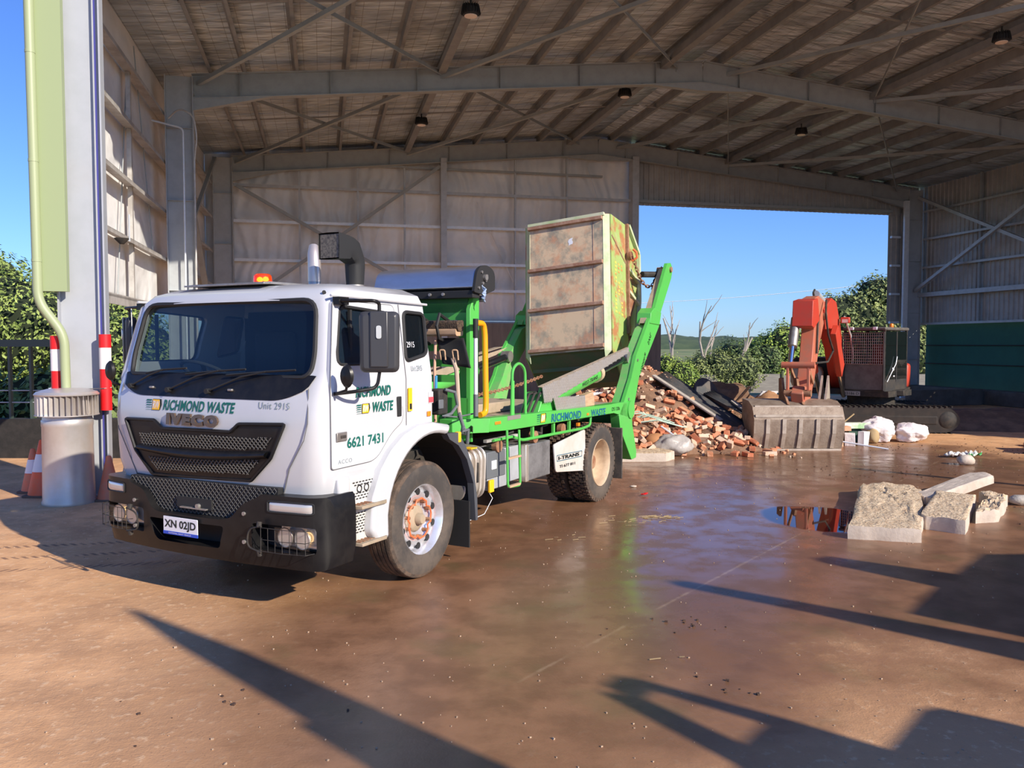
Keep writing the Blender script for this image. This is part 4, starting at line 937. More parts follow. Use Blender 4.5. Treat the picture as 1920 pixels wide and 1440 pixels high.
text('lettering', 'WASTE', .085, .28, lambda u, v, o: sf(.77, 1.545)(u + v * .15, v, 0), 'dkgreen', T, bold=.03, space=1.06)
lg = empty('logo_decal', (0, 0, 0)); lg.parent = T; logo(sf(.965, 1.545), .078, lg)
text('phone_number', '6621 7431', .085, .46, sf(1.08, 1.285), 'dkgreen', T, bold=.025)
text('model_badge', 'ACCO', .032, .165, sf(1.19, 1.175), 'grey_txt', T, space=1.2)
text('unit_number', 'Unit 2915', .046, .165, sf(.20, 1.865, .008), 'grey_txt', T)
text('unit_number', '2915', .05, .115, sf(.205, 2.07, -.004), 'plate', T)
MB().obx((.29 - .045, 1.212, 1.62), (.055, .006, .2)).build('warning_sticker', 'yellow', T); MB().obx((.24, 1.214, 1.56), (.03, .006, .05)).build('sticker_mark', 'blk_txt', T)
MB().obx((-.085, 1.205, 1.62), (.07, .004, .1)).build('red_sticker', 'plate', T); MB().obx((-.085, 1.208, 1.6), (.07, .004, .05)).build('sticker_mark', 'sticker_red', T)
MB().obx((-.05, 1.208, 1.475), (.055, .01, .045)).build('amber_marker', 'amber', T, bevel=.004)
# wipers
for y0, y1, zz in ((-.93, -.42, 1.74), (-.42, .25, 1.72), (.05, .75, 1.72)):
    b = MB(); p = lambda y, z, o: (fx(y, z) + o, y, z)
    b.tube([p(y0 + .02, zz, .03), p((y0 + y1) / 2, 1.84, .045), p(y1 - .12, 1.885, .045)], .008, 6); b.tube([p(y0 + .18, 1.85, .035), p(y1 - .1, 1.885, .04), p(y1 + .16, 1.90, .035)], .009, 5)
    b.cyl(p(y0 + .02, zz, 0), p(y0 + .02, zz, .045), .022, n=10); b.build('wiper', 'blackm', T)
b = MB()
for y in (-.64, .3): b.obx((fx(y, 1.74) + .012, y, 1.735), (.02, .05, .018))
b.build('washer_jets', 'steel', T, bevel=.004)
# cab interior
MB().bx(-.1, 1.2, -1.1, 1.1, 1.25, 1.3).build('cab_floor', 'interior', T, flat=True)
b = MB(); b.prism([(.80, 1.3), (1.22, 1.3), (1.24, 1.82), (1.02, 1.86), (.86, 1.76)], -1.08, 1.08); b.build('dashboard', 'interior', T, bevel=.02)
MB().bx(-.12, -.08, -1.08, 1.08, 1.3, 2.42).build('rear_trim', 'interior', T, flat=True)
for y in (-.55, .55):
    s_ = empty('seat', (.15, y, 1.3)); s_.parent = T
    MB().obx((.12, 0, .28), (.5, .5, .14)).build('cushion', 'seat', s_, bevel=.04); MB().obx((-.12, 0, .62), (.13, .48, .6)).build('backrest', 'seat', s_, bevel=.05)
    MB().obx((-.12, 0, .26 - .13), (.3, .4, .26)).build('seat_base', 'interior', s_)
sw_ = empty('steering_wheel', (.88, -.55, 1.84)); sw_.rotation_euler = (0, math.radians(-28), 0); sw_.parent = T
b = MB(); b.tube([(.23 * math.cos(t), .23 * math.sin(t), 0) for t in [2 * PI * k / 28 for k in range(28)]], .016, 8, True); b.build('rim', 'seat', sw_)
b = MB(); [b.bar((0, 0, -.02), (.22 * math.cos(t), .22 * math.sin(t), 0), .04, .015) for t in (.6, 2.5, 4.7)]; b.cyl((0, 0, -.03), (0, 0, .01), .06); b.cyl((0, 0, -.3), (0, 0, -.03), .025); b.build('hub', 'interior', sw_)
# mirrors
def mirror(s):
    r = empty('mirror', (0, 0, 0)); r.parent = T; f = lambda x, y, z: (x, s * y, z)
    b = MB(); b.prism(rpoly([(-.15, -.235), (.15, -.235), (.155, .235), (-.155, .235)], .05, 4), -.05, .05, 'x')
    b.xf(Matrix.Translation(Vector(f(.98, 1.45, 2.115))) @ Matrix.Rotation(s * math.radians(33), 4, 'Z')); b.build('mirror_head', 'mirror_grey', r, bevel=.035)
    b = MB(); b.obx((.055, 0, .02), (.02, .14, .43)); b.xf(Matrix.Translation(Vector(f(.98, 1.45, 2.115))) @ Matrix.Rotation(s * math.radians(33), 4, 'Z')); b.build('mirror_spine', 'mirror_grey', r, bevel=.012)
    b = MB(); b.prism(rpoly([(-.02, -.05), (.02, -.05), (.02, .05), (-.02, .05)], .018, 4), .065, .075, 'x'); b.xf(Matrix.Translation(Vector(f(.98, 1.45, 2.19))) @ Matrix.Rotation(s * math.radians(33), 4, 'Z')); b.build('mirror_marker', 'lens', r)
    b = MB(); b.prism(rpoly([(-.13, -.21), (.13, -.21), (.13, .21), (-.13, .21)], .03, 3), -.055, -.052, 'x'); b.xf(Matrix.Translation(Vector(f(.98, 1.45, 2.115))) @ Matrix.Rotation(s * math.radians(33), 4, 'Z')); b.build('mirror_glass', 'chrome', r)
    b = MB(); b.tube(fillet([f(1.10, 1.12, 2.435), f(1.04, 1.44, 2.43), f(.98, 1.45, 2.42), f(.98, 1.45, 2.33)], .05), .014, 8)
    b.tube(fillet([f(1.24, 1.21, 1.72), f(1.14, 1.36, 1.74), f(1.0, 1.44, 1.76), f(.98, 1.45, 1.89)], .06), .014, 8); b.obx(f(1.06, 1.14, 2.435), (.12, .06, .06)); b.build('mirror_arm', 'black', r)
    b = MB(); b.lathe([(.0, -.035), (.05, -.02), (.062, 0), (.05, .02), (0, .03)], (0, 0, 0), 'x', 18)
    b.xf(Matrix.Translation(Vector(f(1.26, 1.36, 1.86))) @ Matrix.Scale(1.45, 4, Vector((0, 0, 1)))); b.build('spotter_mirror', 'black', r)
    MB().tube([f(1.23, 1.22, 1.72), f(1.25, 1.34, 1.75), f(1.26, 1.36, 1.8)], .012, 6).build('spotter_arm', 'black', r)
mirror(1); mirror(-1)
MB().tube([(1.16, -1.18, 1.95), (1.1, -1.27, 2.42)], .005, 5).build('antenna', 'steel', T)
# roof items
bc = empty('beacon', (.62, -.12, 2.61)); bc.parent = T
MB().lathe([(.085, 0), (.085, .02), (.0, .02)], n=20).build('base', 'blackm', bc)
MB().lathe([(.08, .02), (.083, .06), (.078, .10), (.06, .115), (0, .12)], n=24).build('dome', glass('beacon_dome', (1.0, 0.28, 0.03), 0, .35, (.9, .12, .01)), bc)
b = MB(); [b.lathe([(0, -.025), (.025, -.01), (.03, .0), (.02, .02), (0, .028)], (0, y, .065), 'z', 12) for y in (-.035, .035)]; b.build('flash_tubes', 'beacon_hot', bc)
b = MB(); b.prism([(.98, 2.60), (1.06, 2.595), (1.06, 2.61), (.98, 2.62)], -.62, .33); b.prism([(.55, 2.6), (1.0, 2.6), (1.0, 2.62), (.55, 2.625)], -.6, .33); b.build('roof_hatch', 'steel', T, bevel=.004)
b = MB(); b.cyl((1.09, 1.0, 2.50), (1.105, 1.01, 2.505), .016, n=8); b.build('roof_marker', 'blackm', T)
sn = empty('snorkel', (-.30, .18, -.06)); sn.parent = T
MB().cyl((0, 0, 1.4), (0, 0, 2.73), .085, n=24).build('duct', 'white', sn)
MB().cyl((0, 0, 2.71), (0, 0, 2.735), .091, n=24).build('clamp', 'steel', sn)
def snf(i, j):
    # square intake head bending forward from the round duct
    t = i; a = 2 * PI * j; c, s_ = math.cos(a), math.sin(a)
    ax = [(0, 2.73), (0, 2.82), (.0, 2.95), (.10, 3.06), (.24, 3.075), (.38, 3.075)]; k = min(4, int(t * 5)); f = t * 5 - k
    x = ax[k][0] * (1 - f) + ax[k + 1][0] * f; z = ax[k][1] * (1 - f) + ax[k + 1][1] * f
    ang = lerp([(0, 0), (.35, 0), (.7, PI / 2 * .8), (.85, PI / 2), (1, PI / 2)], t); sq = lerp([(0, 0), (.4, .3), (.7, 1), (1, 1)], t)
    m = 1 / max(abs(c), abs(s_)); rr = lerp([(0, .085), (.4, .088), (.7, .11), (1, .125)], t) * (1 + (m - 1) * sq * .9)
    u = rr * c; v = rr * s_
    return (x + u * math.cos(ang), v, z - u * math.sin(ang) * 1.0 if ang else z)
MB().grid(snf, 20, 32).build('intake_head', 'blackm', sn, sharp=40)
MB().obx((.365, 0, 3.075), (.01, .22, .22)).build('intake_screen', mat('intake_mesh', (.16, .14, .11), .7, col2=(.05, .045, .04), scale=40, amt=1), sn)
ex_ = empty('exhaust_stack', (-.35, -.38, -.05)); ex_.parent = T
MB().cyl((0, 0, 1.3), (0, 0, 2.80), .062, n=20).build('lower_pipe', 'blue_pipe', ex_)
b = MB(); b.tube([(0, 0, 2.78), (0, 0, 2.95), (-.015, -.02, 3.06), (-.05, -.05, 3.14)], .066, 18, rs=[.066, .066, .064, .05]); b.build('tip', mat('heat_pipe', (.6, .53, .48), .35, .6), ex_)

# ---- steps, guards, wheels
for s in (1, -1):
    f = lambda y0, y1: (s * y0, s * y1) if s > 0 else (s * y1, s * y0)
    a, c = f(.97, 1.2)
    stp = MB().bx(.60, 1.10, a, c, .50, 1.06).build('step_box', 'white_low', T, bevel=.02)
    MB().bx(1.06, 1.20, *f(1.0, 1.22), .93, 1.07).build('step_corner', 'white', stp, bevel=.02)
    b = MB()
    for z0, z1 in ((.87, 1.035), (.60, .79)):
        n = int((z1 - z0) / .022)
        for i in range(n):
            for j in range(8):
                x = 1.03 - .04 * j - (.02 if i % 2 else 0); z = z0 + .022 * i
                if abs(z - .95) < .03 and z0 > .8: continue
                b.obx((x - .03, s * 1.2, z), (.026, .004, .010))
    if True:
        for j in range(3): b.tube([(.93 - .09 * j + .028 * math.cos(t), s * 1.2, .948 + .028 * math.sin(t)) for t in [2 * PI * k / 14 for k in range(14)]], .007, 5, True)
    b.build('step_perforations', 'blackm', stp, flat=True)
    for z in (.83, .535):
        tr_ = MB().prism([(1.06, 1.05), (.60, 1.05), (.62, 1.24), (.72, 1.31), (1.03, 1.31)] if s > 0 else [(1.06, -1.05), (1.03, -1.31), (.72, -1.31), (.62, -1.24), (.60, -1.05)], z - .025, z + .0, 'z').build('step_tread', 'deck', stp, bevel=.004)
        b = MB(); [b.obx((1.0 - .045 * j, s * 1.2, z + .003), (.02, .14, .006)) for j in range(8)]; b.build('tread_slots', 'rust', tr_)
    # mudguard: outer arch flare
    ang = lambda t: (arch_c[0] + .70 * math.cos(t), arch_c[1] + .70 * math.sin(t))
    inner = [(.64, .50)] + [ang(PI * k / 24) for k in range(1, 15)] + [(-.28, 1.285)]
    outer = [(-.30, 1.36), (-.02, 1.405), (.18, 1.395), (.40, 1.33), (.58, 1.22), (.72, 1.08), (.84, .86), (.88, .60), (.80, .50)]
    gd_ = MB().prism(inner + outer, *f(1.0, 1.285)).build('mudguard', 'white', T, bevel=.03, sharp=50)
    liner = [(.66, .5)] + [ang(PI * k / 24) for k in range(1, 24)] + [(-.78, .42), (-.80, .42)] + [(arch_c[0] + .735 * math.cos(t), arch_c[1] + .735 * math.sin(t)) for t in [PI * k / 24 for k in range(23, 0, -1)]] + [(.69, .5)]
    MB().prism(liner, *f(.75, 1.25)).build('mudguard_liner', 'blackm', T, flat=True)
    MB().prism([(-.25, 1.28), (-.45, 1.27), (-.58, 1.13), (-.72, .9), (-.79, .6), (-.80, .38), (-.76, .38), (-.72, .75), (-.60, 1.0), (-.45, 1.15), (-.3, 1.22)], *f(1.2, 1.27)).build('mudguard_edge', mat('grey_rubber', (.075, .08, .09), .6) if 'grey_rubber' not in bpy.data.materials else bpy.data.materials['grey_rubber'], T, flat=True)
    MB().obx((-.66, s * 1.05, .36), (.02, .42, .45)).build('mudflap', 'blackm', T)
    MB().obx((-.47, s * 1.25, 1.225), (.05, .05, .1)).build('amber_marker', 'yellow', T, bevel=.008)
def tyre(par, w_, R_, drive=False):
    h = w_ / 2; prof = [(R_ * .585, -h * .72), (R_ * .60, -h * .85), (R_ * .70, -h * .98), (R_ * .82, -h * 1.0), (R_ * .93, -h * .93), (R_ * .985, -h * .84), (R_ * .995, -h * .78)]
    gz = [-.5, -.17, .17, .5]; tp = []
    for g_ in gz: tp += [(R_, h * (g_ - .05)), (R_ * .972, h * (g_ - .035)), (R_ * .972, h * (g_ + .035)), (R_, h * (g_ + .05))]
    prof += tp + [(r, -z) for r, z in reversed(prof)]
    b = MB(); b.lathe(prof, ax='y', n=72, caps=False)
    n = 72; k = len(prof)
    b.m = []
    for i in range(k - 1):
        mid = abs(prof[i][1] + prof[i + 1][1]) / 2 < h * .9
        b.m += [1 if mid else 0] * n
    b.m += [0] * (len(b.f) - len(b.m))
    t = b.build('tyre', ['rubber', 'tread'], par, sharp=28)
    if drive:
        c = MB()
        for i in range(44):
            a = 2 * PI * i / 44
            for q, y in enumerate((-h * .72, -h * .34, 0, h * .34, h * .72)):
                aa = a + (.07 if q % 2 else 0); p = Vector((R_ * 1.0 * math.cos(aa), y, R_ * 1.0 * math.sin(aa)))
                c.obx(p, (.03, h * .28, .046), Matrix.Rotation(-aa, 3, 'Y'))
        c.build('tread_blocks', 'tread', t, flat=True)
    return t
def wheel(name, x, y, s, R_, kind):
    # s: +1 outer face looks to +y
    r = empty(name, (x, y, R_)); r.parent = T
    if s < 0: r.rotation_euler = (0, 0, PI)
    tyre(r, .285, R_, kind != 'steer')
    if kind == 'steer':
        MB().lathe([(.10, .02), (.17, .035), (.205, .06), (.235, .062), (.262, .03), (.272, .06), (.298, .11), (.315, .128), (.318, .118), (.30, .09), (.30, -.12), (.315, -.13)], ax='y', n=48, caps=False).build('rim', 'alloy', r, sharp=40)
        b = MB()
        for i in range(10):
            a = 2 * PI * (i + .5) / 10; p = Vector((.246 * math.cos(a), .0, .246 * math.sin(a)))
            b.xf(Matrix.Identity(4)); b.cyl(p + Vector((0, .052, 0)), p + Vector((0, .066, 0)), .031, n=14)
        b.build('hand_holes', 'blackm', r)
        b = MB(); b.lathe([(.0, .12), (.04, .118), (.05, .10), (.052, .06), (.10, .055), (.118, .04), (.13, .0)], ax='y', n=32); b.build('hub', 'deck', r)
        b = MB()
        nuts = [2 * PI * i / 10 + .2 for i in range(10)]
        for a in nuts: b.cyl((.165 * math.cos(a), .035, .165 * math.sin(a)), (.165 * math.cos(a), .085, .165 * math.sin(a)), .017, n=6)
        b.build('wheel_nuts', 'rust', r, flat=True)
        b = MB(); pts = []
        for i in range(10):
            a = nuts[i]; n2 = nuts[i] + 2 * PI / 20; pts += [(.178 * math.cos(a - .1), .08, .178 * math.sin(a - .1)), (.178 * math.cos(a + .1), .083, .178 * math.sin(a + .1))]
            rr = .15 if i % 2 else .187; pts.append((rr * math.cos(n2), .078, rr * math.sin(n2)))
        b.tube(pts, .0085, 6, True); b.build('nut_indicator', 'orange_link', r)
    elif kind == 'dual':
        MB().lathe([(.10, -.10), (.17, -.09), (.24, -.10), (.275, -.05), (.285, .05), (.295, .11), (.313, .135), (.318, .12), (.30, .09), (.30, -.12)], ax='y', n=48, caps=False).build('rim', 'rim_tan', r, sharp=40)
        MB().lathe([(0, .02), (.09, .015), (.10, -.02), (.10, -.12)], ax='y', n=24).build('hub', 'rust', r)
        b = MB(); [b.cyl((.15 * math.cos(a), -.10, .15 * math.sin(a)), (.15 * math.cos(a), -.05, .15 * math.sin(a)), .018, n=6) for a in [2 * PI * i / 10 for i in range(10)]]; b.build('wheel_nuts', 'rust', r, flat=True)
    else:
        MB().lathe([(.10, .10), (.28, .09), (.30, -.12)], ax='y', n=32).build('rim', 'rim_tan', r)
    return r
wheel('front_wheel', 0, 1.055, 1, .525, 'steer'); wheel('front_wheel', 0, -1.055, -1, .525, 'steer')
for s in (1, -1):
    wheel('rear_wheel', -4.18, s * 1.055, s, .51, 'dual'); wheel('rear_wheel', -4.18, s * .735, s, .51, 'inner')
# ---- chassis
for s in (1, -1):
    b = MB(); b.bx(-5.2, 1.3, s * .42 - .04, s * .42 + .04, .74, 1.0); b.build('chassis_rail', 'dark', T, flat=True)
b = MB(); b.bx(-.06, .06, -.95, .95, .42, .54); b.build('front_axle', 'dark', T, bevel=.02)
b = MB(); b.cyl((-4.18, -.9, .51), (-4.18, .9, .51), .09, n=14); b.lathe([(0, -.2), (.12, -.16), (.2, 0), (.12, .16), (0, .2)], (-4.18, 0, .51), 'y', 20); b.build('rear_axle', 'dark', T)
MB().cyl((-4.0, 0, .56), (-.4, 0, .78), .06, n=12).build('drive_shaft', 'dark', T)
MB().bx(-1.2, .9, -.34, .34, .55, 1.15).build('engine', 'dark', T, bevel=.04)
b = MB()
for x in (-1.6, -2.6, -3.4, -4.9): b.bx(x - .04, x + .04, -.42, .42, .80, .95)
b.build('cross_member', 'dark', T)
# fuel tank with straps
tk = rpoly([(.0 + .78, .54), (1.16, .56), (1.18, 1.04), (.80, 1.06)], .12, 6)
tank = MB().prism([(y, z) for y, z in tk], -1.10, -.74, 'x').build('fuel_tank', 'tank', T, bevel=.01)
b = MB()
for x in (-.80, -.90, -1.0, -1.08):
    b.tube([(x, y, z) for y, z in rpoly([(.77, .53), (1.17, .55), (1.19, 1.05), (.79, 1.07)], .12, 6)], .016, 6, True)
b.build('tank_ribs', 'tank', tank)
MB().obx((-.93, 1.19, .82), (.03, .02, .2)).build('tank_handle', 'dark', tank, bevel=.006); MB().obx((-.90, 1.12, 1.065), (.12, .1, .01)).build('tank_sticker', 'yellow', tank)
MB().prism([(-.74, .56), (-.84, .50), (-.80, .42), (-.76, .46)], 1.0, 1.12).build('tank_bracket', 'tank', tank)
# boxes behind the tank
MB().bx(-1.62, -1.22, .75, 1.13, .70, .98).build('control_box', 'grey_box', T, bevel=.01)
b = MB(); b.obx((-1.36, 1.135, .84), (.1, .008, .09)); b.build('box_label', 'plate', T)
MB().bx(-1.66, -1.25, .8, 1.12, .58, .70).build('bracket_plate', 'galv', T, bevel=.006)
MB().obx((-1.27, 1.15, .63), (.09, .03, .13)).build('yellow_valve', 'yellow', T, bevel=.008)
bb = MB().bx(-2.68, -2.10, .72, 1.15, .56, .97).build('tool_box', mat('scratched_alloy', (.40, .40, .40), .4, .6, col2=(.2, .2, .2), scale=5, amt=.8, stretch=(1, 1, 1)), T, bevel=.012)
MB().bx(-2.09, -2.02, 1.10, 1.17, .56, .98).build('box_post', 'tank', T, bevel=.01)
MB().bx(-2.00, -1.66, .75, 1.10, .60, .98).build('battery_box', 'galv', T, bevel=.01)
fp = MB().prism(rpoly([(-2.78, .90), (-3.72, 1.0), (-3.74, .46), (-2.84, .56)], .04, 3), 1.13, 1.15).build('guard_panel', 'white_low', T, bevel=.004)
text('dealer_lettering', 'I-TRANS', .045, .62, lambda u, v, o: (-2.90 - u, 1.157, .70 + v - .03 * u), 'blk_txt', T, bold=.03)
text('dealer_phone', 'TI 677 811', .035, .46, lambda u, v, o: (-2.93 - u, 1.157, .60 + v - .03 * u), 'blk_txt', T, bold=.01)
MB().tube([(-2.86, 1.156, .69), (-3.60, 1.156, .665), (-3.60, 1.156, .735), (-2.86, 1.156, .76)], .004, 4, True).build('lettering_border', 'dkblue', T)
MB().obx((-4.86, .98, .56), (.03, .5, .72)).build('rear_mudflap', 'rubber', T, bevel=.01); MB().obx((-4.86, -.98, .56), (.03, .5, .72)).build('rear_mudflap', 'rubber', T, bevel=.01)
b = MB()
for x, z in ((-1.45, 1.03), (-2.3, 1.04), (-3.05, 1.06)):
    w0 = MB().lathe([(.03, -.03), (.07, -.03), (.07, .03), (.03, .03)], (x, 1.12, z), 'y', 14); w0.build('strap_winch', 'rust', T, flat=True)
    MB().tube([(x - .08, 1.08, z + .05), (x - .18, 1.13, z + .02), (x - .24, 1.1, z + .1), (x - .32, 1.14, z + .12)], .018, 6).build('strap_tail', 'dark', T)
# ---- body: side beams, deck
for s in (1, -1):
    bm2 = MB().prism([(-1.15, 1.205), (-1.15, 1.345), (-1.6, 1.335), (-4.4, 1.275), (-4.9, 1.275), (-5.30, 1.26), (-5.30, 1.02), (-4.85, 1.10), (-4.60, 1.145), (-1.6, 1.185)], *((1.05, 1.2) if s > 0 else (-1.2, -1.05))).build('side_beam', 'green', T, bevel=.006)
    MB().prism([(-1.15, s * 1.2), (-.84, s * .95), (-.84, s * .8), (-1.15, s * .8)], 1.2, 1.345, 'z').build('deck_corner', 'green', T, bevel=.004)
    # outrigger leg hanging from the tail
    MB().prism([(-4.80, 1.10), (-4.98, 1.26), (-5.30, 1.26), (-5.34, .93), (-5.52, .52), (-5.51, .42), (-5.32, .41), (-4.86, .9)], *((1.06, 1.2) if s > 0 else (-1.2, -1.06))).build('stabiliser_leg', 'green', T, bevel=.006)
    MB().prism([(-5.30, .41), (-4.90, .85), (-4.98, .85), (-5.36, .41)], *((.86, 1.06) if s > 0 else (-1.06, -.86))).build('leg_web', 'green_dark', T, flat=True)
MB().bx(-4.9, -1.15, -1.05, 1.05, 1.20, 1.27).build('deck', 'deck', T, flat=True)
b = MB(); b.bx(-3.0, -1.3, -.5, .5, 1.27, 1.40); b.build('centre_box', 'deck', T, bevel=.02)
b = MB(); b.bx(-5.30, -5.1, -1.05, 1.05, .95, 1.2); b.build('tail_beam', 'green_dark', T, flat=True)
MB().obx((-1.68, 1.2, 1.315), (.3, .008, .045)).build('checker_strip', 'checker', T)
MB().obx((-1.32, 1.204, 1.285), (.12, .008, .03)).build('amber_marker', 'amber', T, bevel=.003)

b = MB(); b.obx((-.995, 1.08, 1.25), (.20, .006, .06), Matrix.Rotation(math.radians(39), 3, 'Z')); b.build('maker_plate', 'dark', T)
text('lettering', 'RICHMOND', .098, .86, lambda u, v, o: (-2.60 - u - v * .1, 1.204, 1.185 + v - .022 * u), 'dkblue', T, bold=.03, space=1.06)
text('lettering', 'WASTE', .09, .50, lambda u, v, o: (-3.78 - u - v * .1, 1.204, 1.16 + v - .02 * u), 'dkblue', T, bold=.03, space=1.06)
text('model_lettering', 'DS 120s', .05, .30, lambda u, v, o: (-4.52 - u - v * .1, 1.204, 1.18 + v - .02 * u), 'blk_txt', T)
lg = empty('logo_decal', (0, 0, 0)); lg.parent = T; logo(lambda u, v, o: (-2.22 - u - v * .1, 1.204 + o, 1.20 + v), .105, lg)
MB().obx((-3.68, 1.204, 1.20), (.06, .006, .03)).build('amber_marker', 'amber', T); MB().obx((-3.56, 1.12, 1.075), (.06, .03, .04)).build('amber_marker', 'amber', T)
b = MB(); b.tube(fillet([(-1.72, 1.16, 1.10), (-1.95, 1.16, 1.04), (-3.6, 1.16, 1.02), (-3.85, 1.16, 1.04), (-3.87, 1.16, 1.15)], .06), .018, 8)
b.tube(fillet([(-1.3, 1.16, 1.10), (-1.72, 1.16, 1.10)], .05), .016, 8); b.build('side_rail', 'green', T)
for x in (-2.2, -2.75, -3.2): MB().bx(x - .02, x + .02, 1.14, 1.17, 1.03, 1.18).build('rail_hanger', 'green', T)
b = MB(); b.obx((-1.55, 1.12, 1.1), (.7, .04, .03)); b.build('led_strip', 'galv_lt', T)
lad = empty('ladder', (0, 0, 0)); lad.parent = T
b = MB(); b.tube(fillet([(-1.43, 1.25, 1.2), (-1.45, 1.25, .60), (-1.73, 1.25, .58), (-1.70, 1.25, 1.18)], .05), .014, 8); b.build('side_tube', 'green', lad)
MB().obx((-1.58, 1.25, .90), (.28, .035, .02)).build('rung', 'wood', lad); MB().obx((-1.59, 1.25, .60), (.24, .035, .02)).build('rung', 'wood', lad)
b = MB(); b.tube(fillet([(-1.77, 1.12, 1.30), (-1.79, 1.12, 1.83), (-1.94, 1.12, 1.90), (-2.09, 1.12, 1.82), (-2.10, 1.12, 1.28)], .14), .017, 8)
b.tube([(-1.80, 1.12, 1.3), (-1.80, 1.12, 1.7)], .02, 8); b.build('hand_rail', 'green', T)
# ---- headboard with slots, post, tarp cover
HB = MB().bx(-1.12, -1.10, -1.08, 1.02, 1.10, 2.52).build('headboard', 'green_dark', T, flat=True)
HB = None
def slots(y0, y1): return [rpoly([(y0, z), (y1, z), (y1, z + .085), (y0, z + .085)], .04, 4) for z in (1.62, 1.78, 1.94, 2.10, 2.26)]
hb = [o for o in T.children if o.name.startswith('headboard')][0]
cut(hb, [MB().prism(p, -1.3, -1.0, 'x') for p in slots(.12, .88) + slots(-.9, -.08)]); hb.parent = T
hb.data.materials.clear(); hb.data.materials.append(M['green'])
for p in hb.data.polygons: p.material_index = 0
MB().bx(-1.14, -1.10, -1.06, .98, 2.42, 2.60).build('top_rail', 'green_dark', hb, flat=True)
MB().bx(-1.09, -1.06, .16, 1.0, 1.12, 1.55).build('lower_panel', 'green', hb, flat=True)
for s in (1, -1): MB().prism([(-1.06, 1.2), (-1.06, 2.45), (-1.14, 2.60), (-1.24, 2.60), (-1.22, 1.34), (-1.20, 1.2)], *((.98, 1.03) if s > 0 else (-1.09, -1.04))).build('headboard_post', 'green', T, bevel=.004)
b = MB(); b.tube(fillet([(-1.02, 1.12, 2.31), (-1.17, 1.12, 2.31), (-1.20, 1.12, 2.2), (-1.22, 1.12, 1.50), (-1.21, 1.12, 1.39), (-1.10, 1.12, 1.38)], .09), .030, 12); b.build('grab_rail', 'orange_pipe', T)
b = MB(); prof = rpoly([(-.95, 2.66), (-1.02, 2.86), (-1.20, 2.90), (-1.34, 2.84), (-1.34, 2.68), (-1.15, 2.63)], [.02, .14, .10, .08, .03, .02], 5)
rc = empty('tarp_cover', (0, 0, 0)); rc.parent = T
MB().prism(prof, -.10, 1.12).build('housing', 'alu', rc, sharp=40)
MB().prism([(x, z - .005) for x, z in rpoly([(-.94, 2.62), (-1.01, 2.87), (-1.20, 2.91), (-1.36, 2.85), (-1.36, 2.66), (-1.15, 2.60)], [.02, .14, .10, .08, .03, .02], 5)], 1.12, 1.15).build('end_plate', 'blackm', rc)
MB().bx(-1.10, -.96, -.1, 1.12, 2.56, 2.635).build('under_rail', 'blackm', rc, bevel=.005)
b = MB(); b.bx(-1.40, -1.12, -.1, 1.0, 2.54, 2.60); b.build('roller_bracket', 'blackm', rc)
b = MB(); [b.cyl((-1.1 + dx, 1.15, 2.76 + dz), (-1.1 + dx, 1.165, 2.76 + dz), .014, n=8) for dx, dz in ((.02, .06), (-.06, -.02), (.0, -.05), (-.08, .03), (.08, -.1))]; b.cyl((-1.14, 1.15, 2.77), (-1.14, 1.18, 2.77), .03, n=12); b.build('end_bolts', 'steel', rc)
b = MB(); [b.cyl((-.955, y, 2.60), (-.935, y, 2.60), .016, n=8) for y in (.62, .78)]; b.build('rail_bolts', 'steel', rc)
MB().grid(lambda i, j: (-1.12 + .03 * math.sin(9 * i), 1.13 + .04 * i + .02 * math.sin(14 * j), 2.70 - .14 * i + .05 * (j - .5) * i * 2), 8, 6).build('rag', mat('blue_rag', (.35, .45, .62), .8), rc, solid=.005)
MB().obx((-.62, .93, 1.54), (.16, .13, .25)).build('air_unit', 'dark', T, bevel=.015); MB().obx((-.56, 1.0, 1.52), (.08, .02, .09)).build('air_cartridge', 'grey_box', T, bevel=.008)
b = MB(); b.tube([(-.60, 1.02, 1.66), (-.72, 1.06, 1.63), (-.78, 1.05, 1.5), (-.70, 1.03, 1.42), (-.58, 1.02, 1.40)], .016, 8); b.tube([(-.55, 1.02, 1.41), (-.7, 1.1, 1.39), (-1.0, 1.1, 1.40)], .008, 6)
b.tube([(-.70, 1.12, 1.43), (-.74, 1.14, 1.30), (-.68, 1.16, 1.25), (-.80, 1.16, 1.26), (-.82, 1.14, 1.12)], .018, 8); b.build('air_hoses', 'grey_box', T)
MB().tube([(-1.25, 1.1, .62), (-1.3, 1.15, .5), (-1.15, 1.14, .36), (-.9, 1.1, .33)], .004, 5).build('loose_cable', 'plate', T)
